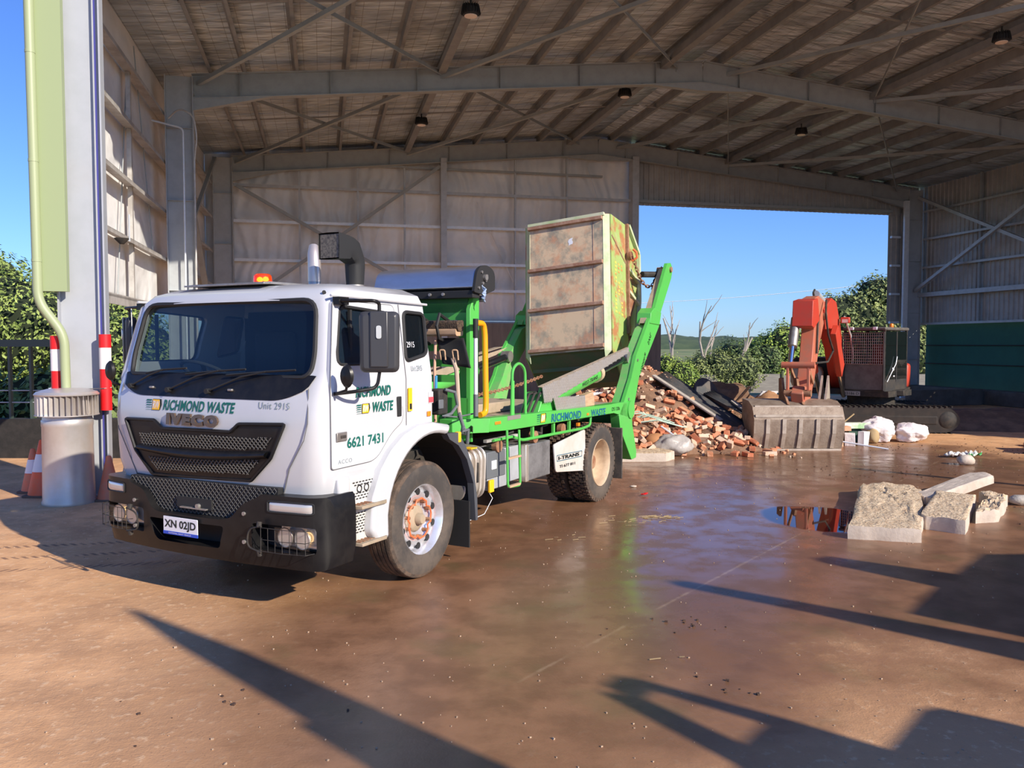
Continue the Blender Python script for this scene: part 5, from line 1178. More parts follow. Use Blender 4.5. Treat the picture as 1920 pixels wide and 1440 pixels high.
# ---- lifting arms, rams, covers
ARM = [(-5.02, 1.22), (-5.49, 1.19), (-5.70, 1.61), (-6.27, 2.09), (-6.61, 2.38), (-6.65, 2.56), (-7.22, 3.18), (-7.30, 3.34), (-7.18, 3.43), (-7.00, 3.41), (-6.36, 2.62), (-6.22, 2.56), (-6.02, 2.36), (-5.56, 1.93), (-5.36, 1.60)]
for s in (1, -1):
    am = empty('lifting_arm', (0, 0, 0)); am.parent = T; f = lambda y0, y1: (s * y0, s * y1) if s > 0 else (s * y1, s * y0)
    MB().prism(ARM, *f(1.12, 1.17)).build('outer_plate', 'green', am, flat=True)
    MB().prism([(-5.06, 1.24), (-5.49, 1.22), (-5.66, 1.61), (-6.58, 2.40), (-6.5, 2.5), (-6.02, 2.34), (-5.56, 1.90), (-5.36, 1.58)], *f(.98, 1.12)).build('box_section', 'green_dirty', am, flat=True)
    MB().prism([(-6.10, 2.42), (-6.62, 2.40), (-6.66, 2.55), (-7.18, 3.15), (-7.02, 3.33), (-6.36, 2.62), (-6.2, 2.56)], *f(1.02, 1.12)).build('top_section', 'deck' if s > 0 else 'green_dirty', am, flat=True)
    MB().prism([(-6.14, 2.42), (-6.60, 2.40), (-6.68, 2.60), (-6.34, 2.66), (-6.18, 2.58)], *f(.96, 1.185)).build('collar', 'green', am, bevel=.008)
    MB().cyl((-7.16, s * .95, 3.32), (-7.16, s * 1.2, 3.32), .045, n=14).build('tip_pin', 'rust', am); 
    b = MB(); [b.cyl((x, s * 1.165, z), (x, s * 1.18, z), .022, n=10) for x, z in ((-5.62, 1.86), (-5.25, 1.30))]; b.build('pins', 'steel', am)
    MB().cyl((-5.25, s * 1.0, 1.15), (-5.25, s * 1.22, 1.15), .13, n=20).build('pivot_boss', 'green', am)
    rm = empty('ram', (0, 0, 0)); rm.parent = T
    MB().cyl((-2.70, s * 1.0, 1.40), (-4.42, s * 1.0, 1.70), .105, n=20).build('barrel', 'green', rm)
    MB().cyl((-4.36, s * 1.0, 1.69), (-4.46, s * 1.0, 1.707), .125, n=20).build('gland', 'rim_tan' if s > 0 else 'green', rm)
    MB().cyl((-4.4, s * 1.0, 1.697), (-5.50, s * 1.0, 1.89), .055, n=16).build('rod', mat('ram_rod', (.06, .065, .08), .12, .8) if 'ram_rod' not in bpy.data.materials else bpy.data.materials['ram_rod'], rm)
    MB().lathe([(.03, -.07), (.09, -.07), (.09, .07), (.03, .07)], (-5.54, s * 1.0, 1.90), 'y', 14).build('rod_eye', 'steel', rm)
    MB().prism([(-2.44, 1.27), (-2.62, 1.53), (-2.78, 1.53), (-3.0, 1.27)], *f(.86, 1.10)).build('ram_foot', 'green', rm, bevel=.01)
    # hoses beside the foot
    b = MB(); [b.tube([(-2.62, s * (1.08 - .05 * k), 1.56 - .02 * k), (-2.50 + .04 * k, s * (1.10 - .05 * k), 1.52), (-2.38 + .03 * k, s * (1.10 - .05 * k), 1.40), (-2.30, s * (1.08 - .05 * k), 1.28)], .016, 8) for k in range(3)]; b.build('ram_hoses', 'dark', rm)
    MB().tube([(-2.7, s * 1.08, 1.60), (-2.56, s * 1.08, 1.57), (-2.52, s * 1.08, 1.49)], .022, 8).build('hose_fitting', 'green_dirty', rm)
M['grey_box'] = M.get('grey_box') or mat('grey_box', (.2, .21, .22), .6)
def checker(name, poly, y, par):
    o = MB().prism(poly, y - .004, y + .004).build(name, 'checker', par, flat=True)
    xs = [p[0] for p in poly]; zs = [p[1] for p in poly]; b = MB()
    def ins(x, z):
        c = False
        for i in range(len(poly)):
            a, q = poly[i - 1], poly[i]
            if (a[1] > z) != (q[1] > z) and x < (q[0] - a[0]) * (z - a[1]) / (q[1] - a[1]) + a[0]: c = not c
        return c
    x = min(xs); i = 0
    while x < max(xs):
        z = min(zs); j = 0
        while z < max(zs):
            if ins(x, z):
                d = .013 if (i + j) % 2 else -.013; b.bar((x - .004, y + .006, z - abs(d)), (x + .004 + d * .6, y + .006, z + abs(d)), .007, .004, (0, 1, 0))
            z += .032; j += 1
        x += .026; i += 1
    b.build('raised_pattern', 'raised', o, flat=True); return o
M['raised'] = mat('checker_ridge', (.66, .62, .58), .4, .5)
cv = empty('ram_cover', (0, 0, 0)); cv.parent = T
checker('side_plate', [(-2.50, 1.60), (-5.34, 2.045), (-5.36, 1.98), (-5.0, 1.90), (-4.36, 1.765), (-4.15, 1.71), (-3.0, 1.48), (-2.76, 1.42), (-2.55, 1.42)], 1.13, cv)
checker('lower_plate', [(-2.76, 1.46), (-2.84, 1.30), (-3.72, 1.29), (-3.70, 1.44)], 1.15, cv)
b = MB(); b.add([(-2.50, 1.13, 1.60), (-5.36, 1.13, 2.045), (-5.38, 1.085, 2.05), (-2.48, 1.085, 1.605)], [(0, 1, 2, 3)]); b.build('top_plate', 'deck', cv, solid=.008, flat=True)
MB().prism([(-3.74, 1.29), (-3.72, 1.44), (-4.0, 1.47), (-4.05, 1.36), (-4.05, 1.29)], 1.06, 1.14).build('end_block', 'wood', cv, flat=True)
cv2 = empty('ram_cover', (0, 0, 0)); cv2.parent = T
b = MB(); b.add([(-2.50, -1.13, 1.60), (-5.36, -1.13, 2.045), (-5.40, -1.0, 2.055), (-2.44, -1.0, 1.615)], [(0, 1, 2, 3)]); b.add([(-2.50, -.90, 1.61), (-5.36, -.90, 2.045), (-5.0, -.90, 1.93), (-2.7, -.90, 1.5)], [(0, 1, 2, 3)]); b.build('top_plate', 'deck', cv2, solid=.008, flat=True)
text('ram_lettering', 'WEST-TRANS', .05, .52, lambda u, v, o: (-3.72 - u * 1.0 - v * .1, 1.105 + .002, 1.545 + v + u * .175), 'blk_txt', T, bold=.01)
text('arm_lettering', '7000kg', .075, .36, lambda u, v, o: (-5.72 - u * .62 - v * .75, 1.175, 1.70 + u * .78 - v * .55), 'blk_txt', T)
text('arm_lettering', 'SWL', .075, .21, lambda u, v, o: (-6.06 - u * .62 - v * .75, 1.175, 2.12 + u * .78 - v * .55), 'blk_txt', T)

# tools and rolled tarp carried on the headboard: things of their own
def truck_pt(x, y, z): return T.matrix_world @ Vector((x, y, z)) if False else Matrix.Translation(T.location) @ Matrix.Rotation(math.radians(-118.35), 4, 'Z') @ Vector((x, y, z))
TR = math.radians(-118.35)
br_ = empty('broom', truck_pt(-.95, .55, 2.20), TR, 'long dusty broom head lying in hooks on the green headboard', 'broom')
b = MB(); b.prism(rpoly([(-.07, -.02), (.07, -.02), (.07, .06), (-.07, .06)], .03), -.48, .42); b.build('block', 'wood', br_)
b = MB(); b.prism(rpoly([(-.05, .03), (.06, .03), (.08, .13), (-.05, .14)], .03), -.48, .44); b.build('bristles', mat('bristle_brown', (.14, .09, .055), .95, col2=(.05, .035, .025), scale=40, amt=1, bump=1, bscale=90), br_)
for y in (-.02, .24): MB().tube([(-.12, y, .12), (.09, y, .2), (.14, y, .08), (.10, y, -.04), (-.12, y + .0, -.1)], .018, 6).build('hook', 'blackm', br_)
MB().tube([(.02, .15, -.02), (.06, .16, -.35), (.06, .17, -1.0)], .016, 8).build('handle', mat('broom_handle', (.62, .36, .25), .6), br_)
MB().tube([(.055, .172, -.42), (.062, .174, -.70)], .0175, 8).build('grip_sleeve', 'sleeve_blue', br_)
sv = empty('shovel', truck_pt(-.99, 1.02, 1.34), TR, 'square black shovel hung blade up beside the headboard post', 'shovel')
b = MB(); b.grid(lambda i, j: (.10 - .02 * math.cos(PI * (i - .5)) - .06 * j, -.33 + .33 * i + .12 * (1 - j) - .0, .56 + .26 * j - .04 * i * (1 - j)), 10, 8); b.build('blade', 'blackm', sv, solid=.006)
MB().tube([(.09, -.10, .62), (.08, -.06, .50), (.07, -.04, .1), (.06, -.02, -.02)], .022, 8, rs=[.022, .024, .022, .022]).build('handle', mat('shovel_handle', (.50, .37, .28), .6), sv)
b = MB(); b.tube(fillet([(.06, -.02, -.02), (.06, -.08, -.14), (.06, .05, -.14), (.06, -.02, -.02)], .03), .015, 8); b.build('d_grip', 'grey_box', sv)
b = MB(); [b.tube(fillet([(.10, y, .60), (.13, y, .70), (.11, y + .05, .70), (.11, y + .06, .60)], .02), .008, 6) for y in (-.23, -.08)]; b.build('hanger', 'wood', sv)
pl = empty('tarp_pole', truck_pt(-.95, 1.16, 1.38), TR, 'white and black telescopic pole strapped upright next to the orange grab rail', 'pole')
MB().cyl((0, 0, .2), (0, 0, .80), .020, n=12).build('shaft', 'plate', pl); MB().cyl((0, 0, .78), (0, 0, .97), .027, n=12).build('top_grip', 'blackm', pl); MB().cyl((0, 0, 0), (0, 0, .22), .024, n=12).build('bottom_grip', 'grey_box', pl)

# ================================================================= SKIP BIN hanging tilted between the arms (truck axes)
M['bin_plate'] = mat('bin_worn_plate', (0.66, 0.49, 0.31), 0.6, 0.0, col2=(0.20, 0.21, 0.17), scale=2.6, amt=0.85, col3=(0.62, 0.28, 0.14), scale3=3.5, amt3=0.7, lo=0.46, hi=0.62)
M['bin_green'] = mat('bin_green_paint', (0.33, 0.45, 0.13), 0.55, col2=(0.42, 0.17, 0.07), scale=2.6, amt=0.95, lo=0.50, hi=0.58, col3=(0.45, 0.48, 0.26), scale3=6, amt3=0.5)
M['bin_edge'] = mat('bin_pale_edge', (0.58, 0.58, 0.40), 0.6, col2=(0.38, 0.50, 0.22), scale=3, amt=0.8)
M['bin_rib'] = mat('bin_rib', (0.30, 0.15, 0.09), 0.65, col2=(0.50, 0.34, 0.24), scale=9, amt=0.6)
M['bin_dark'] = mat('bin_shaded_green', (0.09, 0.13, 0.06), 0.7, col2=(0.16, 0.12, 0.07), scale=4, amt=0.8)  # bin green darkened to carry the shade under the lower end
BN = empty('skip_bin', (0, 0, 0)); BN.matrix_world = Matrix.Translation(T.location) @ Matrix.Rotation(TR, 4, 'Z') @ Matrix.Translation((-5.60, .02, 1.97)) @ Matrix.Rotation(math.radians(-9.5), 4, 'Y') @ Matrix.Rotation(math.radians(5.0), 4, 'X')
tag(BN, 'rusty pale green skip bin tipped on end between the green lifting arms', 'skip bin')
# bin axes: face at x=0, height z 0..2.1, y +-0.63; body recedes to -x
SIDE = [(0, 0), (0, 2.13), (-.78, 2.15), (-1.25, 1.80)]
def side_poly(y): return [(x, y, z) for x, z in SIDE]
b = MB(); n = len(SIDE); hw = [.635, .635, .84, .84, .84, .84, .63]
fr = [(.0, .63, 0), (.0, .63, 2.13)]
# front ribbed plate
MB().bx(-.01, 0, -.63, .63, .0, 2.13).build('floor_plate', 'bin_plate', BN, flat=True)
for y in (.47,): MB().tube([(.004, y, .1), (.004, y, 2.05)], .003, 4).build('plate_seam', 'bin_rib', BN)
for z in (2.07, 1.37, .72, .06): MB().prism([(0, z - .035), (.055, z - .03), (.055, z + .02), (0, z + .035)], -.65, .63).build('cross_rib', 'bin_rib', BN, bevel=.004)
MB().bx(-.02, .03, -.66, .66, 2.10, 2.15).build('top_lip', 'bin_edge', BN, bevel=.005)
for s in (1, -1):
    b = MB(); b.add([(0, s * .63, -.02), (0, s * .63, 2.13), (-.06, s * .72, 2.13), (-.06, s * .72, -.02)], [(0, 1, 2, 3)]); b.add([(0, s * .63, -.02), (-.06, s * .72, -.02), (-.03, s * .63, -.13)], [(0, 1, 2)]); b.build('chamfer_plate', 'bin_edge', BN, flat=True, solid=.01)
    P_ = [(-.06, -.02), (-.06, 2.13), (-.78, 2.15), (-1.25, 1.80), (-1.25, 1.02), (-1.1, .35), (-.72, -.45), (-.50, -.42)]
    sd_ = MB().prism(P_, *((.72, .74) if s > 0 else (-.74, -.72))).build('side_plate', 'bin_green', BN, flat=True)
    b = MB(); b.bar((-.72, s * .76, 2.16), (-.72, s * .76, .35), .05, .06, (0, 1, 0)); b.build('side_rib', 'rust', BN, bevel=.004)
    MB().tube([(-.08, s * .743, 1.80), (-.68, s * .743, 1.50)], .012, 5).build('weld_line', 'bin_rib', sd_)
    b = MB(); pts = [(-.78, 2.15), (-1.25, 1.80), (-1.25, 1.02), (-1.1, .35)]
    for p, q in zip(pts, pts[1:]): b.bar((p[0], s * .77, p[1]), (q[0], s * .77, q[1]), .06, .05, (0, 1, 0))
    b.bar((-.75, s * .76, 1.42), (-1.25, s * .76, 1.30), .05, .06, (0, 1, 0)); b.bar((-.75, s * .76, 1.05), (-1.24, s * .76, .92), .05, .06, (0, 1, 0)); b.build('rim_frame', 'bin_edge', BN, flat=True)
    b = MB(); b.prism([(-.76, .2), (-.80, .55), (-1.12, .98), (-.76, .95)], *((.745, .755) if s > 0 else (-.755, -.745))); b.build('rusty_gusset', 'rust', BN, flat=True)
    lg_ = MB().lathe([(.035, -.03), (.07, -.03), (.07, .03), (.035, .03)], (-.72, s * .81, 1.62), 'y', 14); lg_.build('lifting_lug', 'rust', BN)
    MB().cyl((-.85, s * .74, .3), (-.85, s * .9, .3), .045, n=12).build('trunnion', 'rust', BN)
b = MB(); b.add([(0, -.63, 0), (0, .63, 0), (-.06, .72, -.02), (-.50, .72, -.43), (-.72, .6, -.48), (-.72, -.6, -.48), (-.50, -.72, -.43), (-.06, -.72, -.02)], [(0, 1, 2, 7), (2, 3, 6, 7), (3, 4, 5, 6)]); b.build('end_plate', 'bin_dark', BN, flat=True, solid=.01)
b = MB(); b.bx(-.30, -.24, -.7, .7, -.25, -.19); b.build('end_rib', 'bin_dark', BN)
b = MB(); b.add([(0, -.63, 2.13), (0, .63, 2.13), (-.06, .72, 2.13), (-.78, .72, 2.15), (-.78, -.72, 2.15), (-.06, -.72, 2.13)], [(0, 1, 2, 5), (2, 3, 4, 5)]); b.build('top_end_plate', 'bin_green', BN, flat=True, solid=.01)
# worn stencil rows on the side plate
b = MB()
rr = random.Random(4)
for row in range(3):
    z = .62
    while z < 1.42:
        if rr.random() < .8: b.obx((-.24 - .13 * row, .742, z), (.07, .002, .035))
        z += .06
b.build('worn_stencil', mat('stencil_yellow', (.75, .62, .12), .6, col2=(.5, .2, .08), scale=14, amt=1), BN, flat=True)
b = MB(); b.grid(lambda i, j: (.003, .12 - .07 * i + .01 * math.sin(7 * j), 1.72 + .1 * j - .02 * i * i), 3, 3); b.build('scraped_patch', 'plate', BN, flat=True)

def chain(name, label, pts, mt='rust', pitch=.052, r=.0085, grp=None):
    # real interlocking links along a polyline
    P = [Vector(p) for p in pts]; b = MB(); d = 0; seg = 0; pos = 0.0; k = 0
    L_ = [0]
    for a, c in zip(P, P[1:]): L_.append(L_[-1] + (c - a).length)
    def at(s):
        for i in range(len(P) - 1):
            if s <= L_[i + 1]: return P[i] + (P[i + 1] - P[i]) * ((s - L_[i]) / (L_[i + 1] - L_[i]))
        return P[-1]
    s = 0
    while s + pitch < L_[-1]:
        a, c = at(s), at(s + pitch); dd = (c - a).normalized(); up = Vector((0, 1, 0)) if abs(dd.y) < .9 else Vector((1, 0, 0)); u = dd.cross(up).normalized(); w_ = dd.cross(u); q = u if k % 2 else w_
        m = (a + c) / 2; ln = pitch * .78; wd = pitch * .38
        b.tube([m + dd * ln * math.cos(t) * (1) + q * wd * math.sin(t) for t in [2 * PI * i / 10 for i in range(10)]], r, 5, True); s += pitch; k += 1
    o = b.build(name, mt); return tag(o, label, 'chain', grp)
def cat_(a, c, sag, n=14): a = Vector(a); c = Vector(c); return [a + (c - a) * (i / n) + Vector((0, 0, -4 * sag * (i / n) * (1 - i / n))) for i in range(n + 1)]
lug = BN.matrix_world @ Vector((-.72, .86, 1.60)); tip = truck_pt(-7.08, 1.06, 3.40)
chain('lifting_chain', 'rusty chain looping from the bin side lug up to the right arm tip', cat_(lug, tip, .42), 'rust', .06, .01)
tip2 = truck_pt(-7.02, 1.0, 3.32); low = truck_pt(-6.66, .93, 2.45)
chain('lifting_chain', 'black doubled chain hanging down from the tip of the right lifting arm', cat_(tip2, low, .02), 'blackm', .062, .013)
lug2 = BN.matrix_world @ Vector((-.72, -.86, 1.60)); tipL = truck_pt(-7.08, -1.06, 3.40)
chain('lifting_chain', 'chain on the far left arm behind the bin', cat_(lug2, tipL, .4, 10), 'rust', .06, .01)
chain('tie_chain', 'rusty chain stretched low across the truck deck to the bin', cat_(truck_pt(-2.9, -.2, 1.42), truck_pt(-5.0, -.1, 1.62), .04), 'rust', .05, .008)
hk = BN.matrix_world @ Vector((-.72, .86, 1.62))
b = MB(); b.tube([hk + Vector((0, 0, .10)), hk + Vector((.05, -.02, .05)), hk + Vector((.06, -.02, -.03)), hk + Vector((0, 0, -.08)), hk + Vector((-.05, .02, -.04))], .02, 8); tag(b.build('chain_hook', 'orange_link'), 'orange hook through the lug on the bin side', 'hook')
b = MB(); b.tube([truck_pt(-6.70, .85, 3.22), truck_pt(-7.1, 1.0, 3.24)], .05, 10); 
bar_ = b.build('spreader_bar', 'dark'); tag(bar_, 'short dark steel bar between the bin and the right arm tip', 'bar')

# ================================================================= EXCAVATOR (own axes: x forward, y its left, z up)
XR = math.atan2(-.866, -.5)
X = empty('excavator', (5.5, 16.2, 0), XR, 'orange red excavator with a caged black cab and its wide bucket on the ground', 'excavator')
DKG = mat('cab_dark_paint', (.045, .045, .047), .45, col2=(.09, .075, .06), scale=5, amt=.6)
CABM = mat('cab_grey_paint', (.13, .12, .11), .6, col2=(.07, .06, .055), scale=4, amt=.7)
# boom and dipper profile in the machine's centre plane (x,z), x back from the bucket
bo = empty('boom', (0, 0, 0)); bo.parent = X
MB().prism([(-2.3, 2.86), (-3.2, 3.14), (-3.85, 3.08), (-4.45, 2.6), (-5.3, 1.7), (-5.85, 1.15), (-5.6, .9), (-5.2, 1.15), (-4.3, 2.0), (-3.5, 2.45), (-2.5, 2.42)], -.17, .17).build('main_boom', 'exc_red', bo, bevel=.015)
b = MB(); b.cyl((-2.4, -.2, 2.72), (-2.4, .2, 2.72), .08, n=14); b.cyl((-5.65, -.25, 1.05), (-5.65, .25, 1.05), .09, n=14); b.build('boom_pins', 'rust', bo)
for s in (1, -1):
    MB().cyl((-4.5, s * .27, .85), (-3.7, s * .27, 1.5), .05, n=14).build('boom_ram_rod', 'chrome', bo)
    MB().cyl((-3.75, s * .27, 1.45), (-2.85, s * .27, 2.35), .085, n=14).build('boom_ram', 'exc_red', bo)
    MB().prism([(-3.95, 1.62), (-3.6, 1.34), (-2.62, 2.32), (-2.95, 2.52)], *((.24, .36) if s > 0 else (-.36, -.24))).build('ram_guard', 'exc_red', bo, bevel=.01)
dp_ = empty('dipper_arm', (0, 0, 0)); dp_.parent = X
MB().prism([(-1.05, 3.0), (-1.8, 3.12), (-2.5, 3.04), (-2.62, 2.7), (-2.0, 2.1), (-1.35, 1.2), (-1.05, 1.0), (-.9, 1.2), (-1.2, 1.9), (-1.35, 2.4), (-1.0, 2.55)], -.13, .13).build('dipper', 'exc_red2', dp_, bevel=.012)
MB().prism([(-.80, 2.98), (-1.3, 3.04), (-1.55, 2.6), (-.95, 2.42), (-.72, 2.46)], -.2, .2).build('ram_bracket', 'exc_red', dp_, bevel=.012)
MB().cyl((-.92, -.16, 2.62), (-.62, -.16, 2.05), .095, n=16).build('bucket_ram', 'steel', dp_); MB().cyl((-.64, -.16, 2.1), (-.42, -.16, 1.66), .055, n=14).build('bucket_ram_rod', 'chrome', dp_)
MB().cyl((-4.2, 0, 2.9), (-2.2, 0, 3.18), .08, n=14).build('dipper_ram', 'galv', dp_)
for s in (1, -1):
    MB().bar((-.42, s * .2, 1.66), (-.42, s * .2, 1.12), .05, .09, (1, 0, 0)).build('tipping_link', 'exc_red2', dp_, bevel=.008); MB().bar((-1.1, s * .17, 1.3), (-.42, s * .17, 1.68), .04, .08, (1, 0, 0)).build('guide_link', 'rust', dp_, bevel=.008)
MB().cyl((-.42, -.32, 1.68), (-.42, .32, 1.68), .065, n=12).build('link_pin', 'exc_red2', dp_); MB().cyl((-.42, -.26, 1.12), (-.42, .26, 1.12), .07, n=12).build('link_pin', 'rust', dp_)
b = MB(); b.tube([(-2.3, .2, 3.05), (-1.9, .26, 2.75), (-2.0, .30, 2.3), (-2.3, .36, 1.95), (-2.0, .3, 1.72), (-1.5, .14, 1.70)], .022, 8); b.build('hose', 'dark', dp_)
b = MB(); b.tube([(-3.4, -.2, 3.1), (-2.6, -.1, 3.3), (-1.9, .0, 3.2), (-1.6, .16, 2.7), (-1.5, .16, 1.9)], .022, 8); b.build('hose', 'dark', dp_)
b = MB(); b.tube([(-4.2, .3, 2.75), (-4.7, .38, 2.3), (-4.9, .42, 1.8), (-4.95, .36, 1.5)], .022, 8); b.build('hose', 'galv_lt', bo)
wl_ = empty('work_lamp', (-4.15, .33, 2.66)); wl_.parent = X
MB().obx((0, 0, 0), (.14, .2, .14)).build('housing', 'exc_red', wl_, bevel=.02); MB().obx((.075, 0, -.02), (.01, .13, .08)).build('lamp_lens', 'lens', wl_)
# bucket
bk = empty('bucket', (-.22, .03, 0), (0)); bk.parent = X; bk.rotation_euler = (0, 0, math.radians(30))
BP_ = [(-.70, .98), (-.25, .96), (.02, .86), (.16, .62), (.14, .34), (.02, .04), (-.10, .02), (.03, .34), (.05, .60), (-.06, .80), (-.3, .90), (-.70, .93)]
MB().prism(BP_, -.86, .86).build('shell', 'bucket', bk, sharp=30)
for s in (1, -1): MB().prism([(-.70, .98), (-.25, .96), (.02, .86), (.16, .62), (.14, .34), (.02, .04), (-.35, .25), (-.72, .6)], *((.86, .89) if s > 0 else (-.89, -.86))).build('side_plate', 'bucket', bk, flat=True)
for y in (-.62, -.30, .02, .36, .68):
    pts = [(.045, .845), (.165, .63), (.145, .345), (.03, .05)]
    b = MB(); [b.bar((p[0] + .012, y, p[1]), (q[0] + .012, y, q[1]), .075, .025, (1, 0, 0)) for p, q in zip(pts[1:], pts[2:])]; b.build('wear_strip', 'bucket_lt', bk, flat=True)
MB().bar((.0, -.84, .87), (.0, .84, .87), .03, .05, (1, 0, 0)).build('top_bar', 'bucket_lt', bk); MB().bar((.13, -.86, .69), (.13, .86, .69), .05, .04, (1, 0, 0)).build('cross_bar', 'bucket_lt', bk)
b = MB(); b.bx(-.12, .08, -.86, .86, .0, .035); b.build('cutting_edge', 'bucket_lt', bk)
for y in (-.15, .15): MB().prism([(-.60, .92), (-.05, .90), (-.35, 1.16), (-.45, 1.42), (-.62, 1.40)], y - .025, y + .025).build('bucket_ear', 'rust', bk, bevel=.006)
hitch = MB().prism([(-1.20, 1.02), (-1.0, .80), (-.42, .88), (-.30, 1.12), (-.5, 1.26), (-1.05, 1.20)], -.12, .12).build('quick_hitch', 'exc_red2', X, bevel=.02)
th = empty('thumb_claw', (0, 0, 0)); th.parent = X
for y in (.30, .42): MB().prism([(-1.5, 1.0), (-1.35, 1.45), (-1.05, 1.0), (-.80, .5), (-1.0, .75), (-1.2, .6)], y - .02, y + .02).build('claw_plate', 'bucket_lt', th, flat=True)
# house, cab, tracks
HO = empty('upper_body', (0, 0, 0)); HO.parent = X
MB().bx(-7.0, -5.0, -1.1, 1.55, .86, 1.0).build('turntable_deck', 'dark', HO, bevel=.02)
MB().bx(-7.2, -5.6, -1.15, -.2, 1.0, 1.75).build('engine_cover', 'dark', HO, bevel=.08)
MB().obx((-5.15, -.7, 1.28), (.6, .75, .55)).build('side_cover', 'conc', HO, bevel=.15)
MB().bx(-7.4, -6.8, -1.1, 1.5, .95, 1.6).build('counterweight', 'exc_red', HO, bevel=.08)
CB = empty('operator_cab', (-4.7, .68, 0), math.radians(-16)); CB.parent = X
b = MB(); W2 = .50
def frm(x0, x1, y0, y1, z0, z1): return MB().bx(x0, x1, y0, y1, z0, z1)
frm(-1.35, 0, -W2, W2, .93, 1.0).build('cab_floor', DKG, CB, flat=True)
frm(-1.38, .05, -W2 - .03, W2 + .03, 2.42, 2.50).build('cab_roof', CABM, CB, bevel=.03)
frm(-.03, .0, -W2 + .02, W2 - .02, 1.0, 1.62).build('front_panel', CABM, CB, flat=True)
for y in (-W2, W2 - .05): frm(-.05, .0, y, y + .05, 1.0, 2.42).build('corner_post', DKG, CB, flat=True); frm(-1.35, -1.30, y, y + .05, 1.0, 2.42).build('corner_post', DKG, CB, flat=True)
for y, n_ in ((W2 - .02, 'door_panel'), (-W2, 'side_wall')): MB().prism([(-1.33, 1.0), (-.02, 1.0), (-.02, 1.25), (-.5, 1.62), (-.75, 1.72), (-1.33, 1.72)], y, y + .02).build(n_, DKG, CB, flat=True)
MB().bx(-.7, -.66, W2 - .02, W2 + .01, 1.2, 2.4).build('door_post', DKG, CB, flat=True)
MB().bx(-1.33, -.02, W2 - .01, W2, 1.25, 2.40).build('side_glass', 'glass_tint2', CB, flat=True)
MB().bx(-1.3, -.02, -W2, -W2 + .01, 1.3, 2.40).build('side_glass', 'glass_tint2', CB, flat=True)
MB().bx(-1.34, -1.33, -W2, W2, 1.3, 2.40).build('rear_glass', 'glass_tint2', CB, flat=True)
g_ = MB(); 
for i in range(20): y = -W2 + .03 + (2 * W2 - .06) * i / 19; g_.tube([(.05, y, 1.62), (.05, y, 2.36)], .006, 4)
for i in range(12): z = 1.62 + .74 * i / 11; g_.tube([(.056, -W2 + .02, z), (.056, W2 - .02, z)], .006, 4)
g_.build('front_guard', 'bucket_lt', CB)
b = MB(); b.tube([(.05, y, z) for y, z in ((-W2, 1.0), (W2, 1.0), (W2, 2.38), (-W2, 2.38))], .016, 6, True); b.build('guard_frame', DKG, CB)
MB().bx(-1.1, -.5, -.25, .25, 1.0, 1.5).build('seat', 'seat', CB, bevel=.05); MB().bx(-1.15, -1.0, -.25, .25, 1.45, 2.1).build('seat_back', mat('red_seat', (.35, .06, .04), .8), CB, bevel=.05)
for y in (-.28, .28): MB().obx((.05, y, 2.47), (.06, .10, .07)).build('roof_lamp', 'plate', CB, bevel=.01)
bb = MB().lathe([(.05, 0), (.05, .06), (.035, .09), (0, .095)], (-.6, .4, 2.5), 'z', 14).build('beacon', 'amber', CB)
b = MB(); b.obx((-.45, W2 + .02, 1.50), (.1, .005, .07)); b.build('door_sticker', 'plate', CB); MB().obx((-.5, W2 + .02, 1.33), (.08, .005, .03)).build('door_sticker', 'plate', CB)
b = MB(); b.tube([(-.1, W2 + .02, 1.2), (-.55, W2 + .04, 1.62), (-.62, W2 + .04, 1.8)], .01, 6); b.build('hand_rail', 'galv_b', CB)
rp = MB().obx((.02, -.27, .905), (.01, .42, .11)).build('rego_plate', mat('dusty_plate', (.35, .33, .30), .7), CB, bevel=.01)
text('plate_number', '03186 D', .065, .36, lambda u, v, o: (.027, -.45 + u, .872 + v), 'blk_txt', rp, bold=.01)
MB().prism([(.0, .84), (.02, .98), (-1.4, .98), (-1.4, .84)], -W2 - .05, W2 + .1).build('cab_base', 'dark', CB, flat=True)
TKE = empty('undercarriage', (-5.6, .75, 0), -XR + math.radians(-8)); TKE.parent = X
for s in (1, -1):
    tk_ = empty('track', (0, s * .9, 0)); tk_.parent = TKE
    outl = rpoly([(-1.5, .02), (1.5, .02), (1.75, .3), (1.5, .62), (-1.5, .62), (-1.75, .3)], .2, 5)
    MB().prism(outl, -.22, .22).build('track_belt', 'trackm', tk_, sharp=40)
    b = MB(); per = [Vector((p[0], p[1])) for p in outl]
    for i in range(26): x = -1.5 + 3.0 * i / 25; b.obx((x, 0, .01), (.03, .5, .03)); b.obx((x, 0, .63), (.03, .5, .03))
    b.build('grouser_bars', 'trackm', tk_, flat=True)
    b = MB(); [b.lathe([(0, -.26), (.16, -.25), (.2, -.22), (.2, .22), (.16, .25), (0, .26)], (x, 0, .32), 'y', 20) for x in (-1.42, 1.42)]; b.build('sprockets', 'dark', tk_)
    MB().bx(-1.2, 1.2, -.24, .24, .2, .42).build('track_frame', 'trackm', tk_, bevel=.04)
MB().bx(-.9, .9, -.8, .8, .35, .6).build('carbody', 'dark', TKE, bevel=.05)
MB().cyl((0, 0, .55), (0, 0, .9), .55, n=24).build('slew_ring', 'dark', TKE)

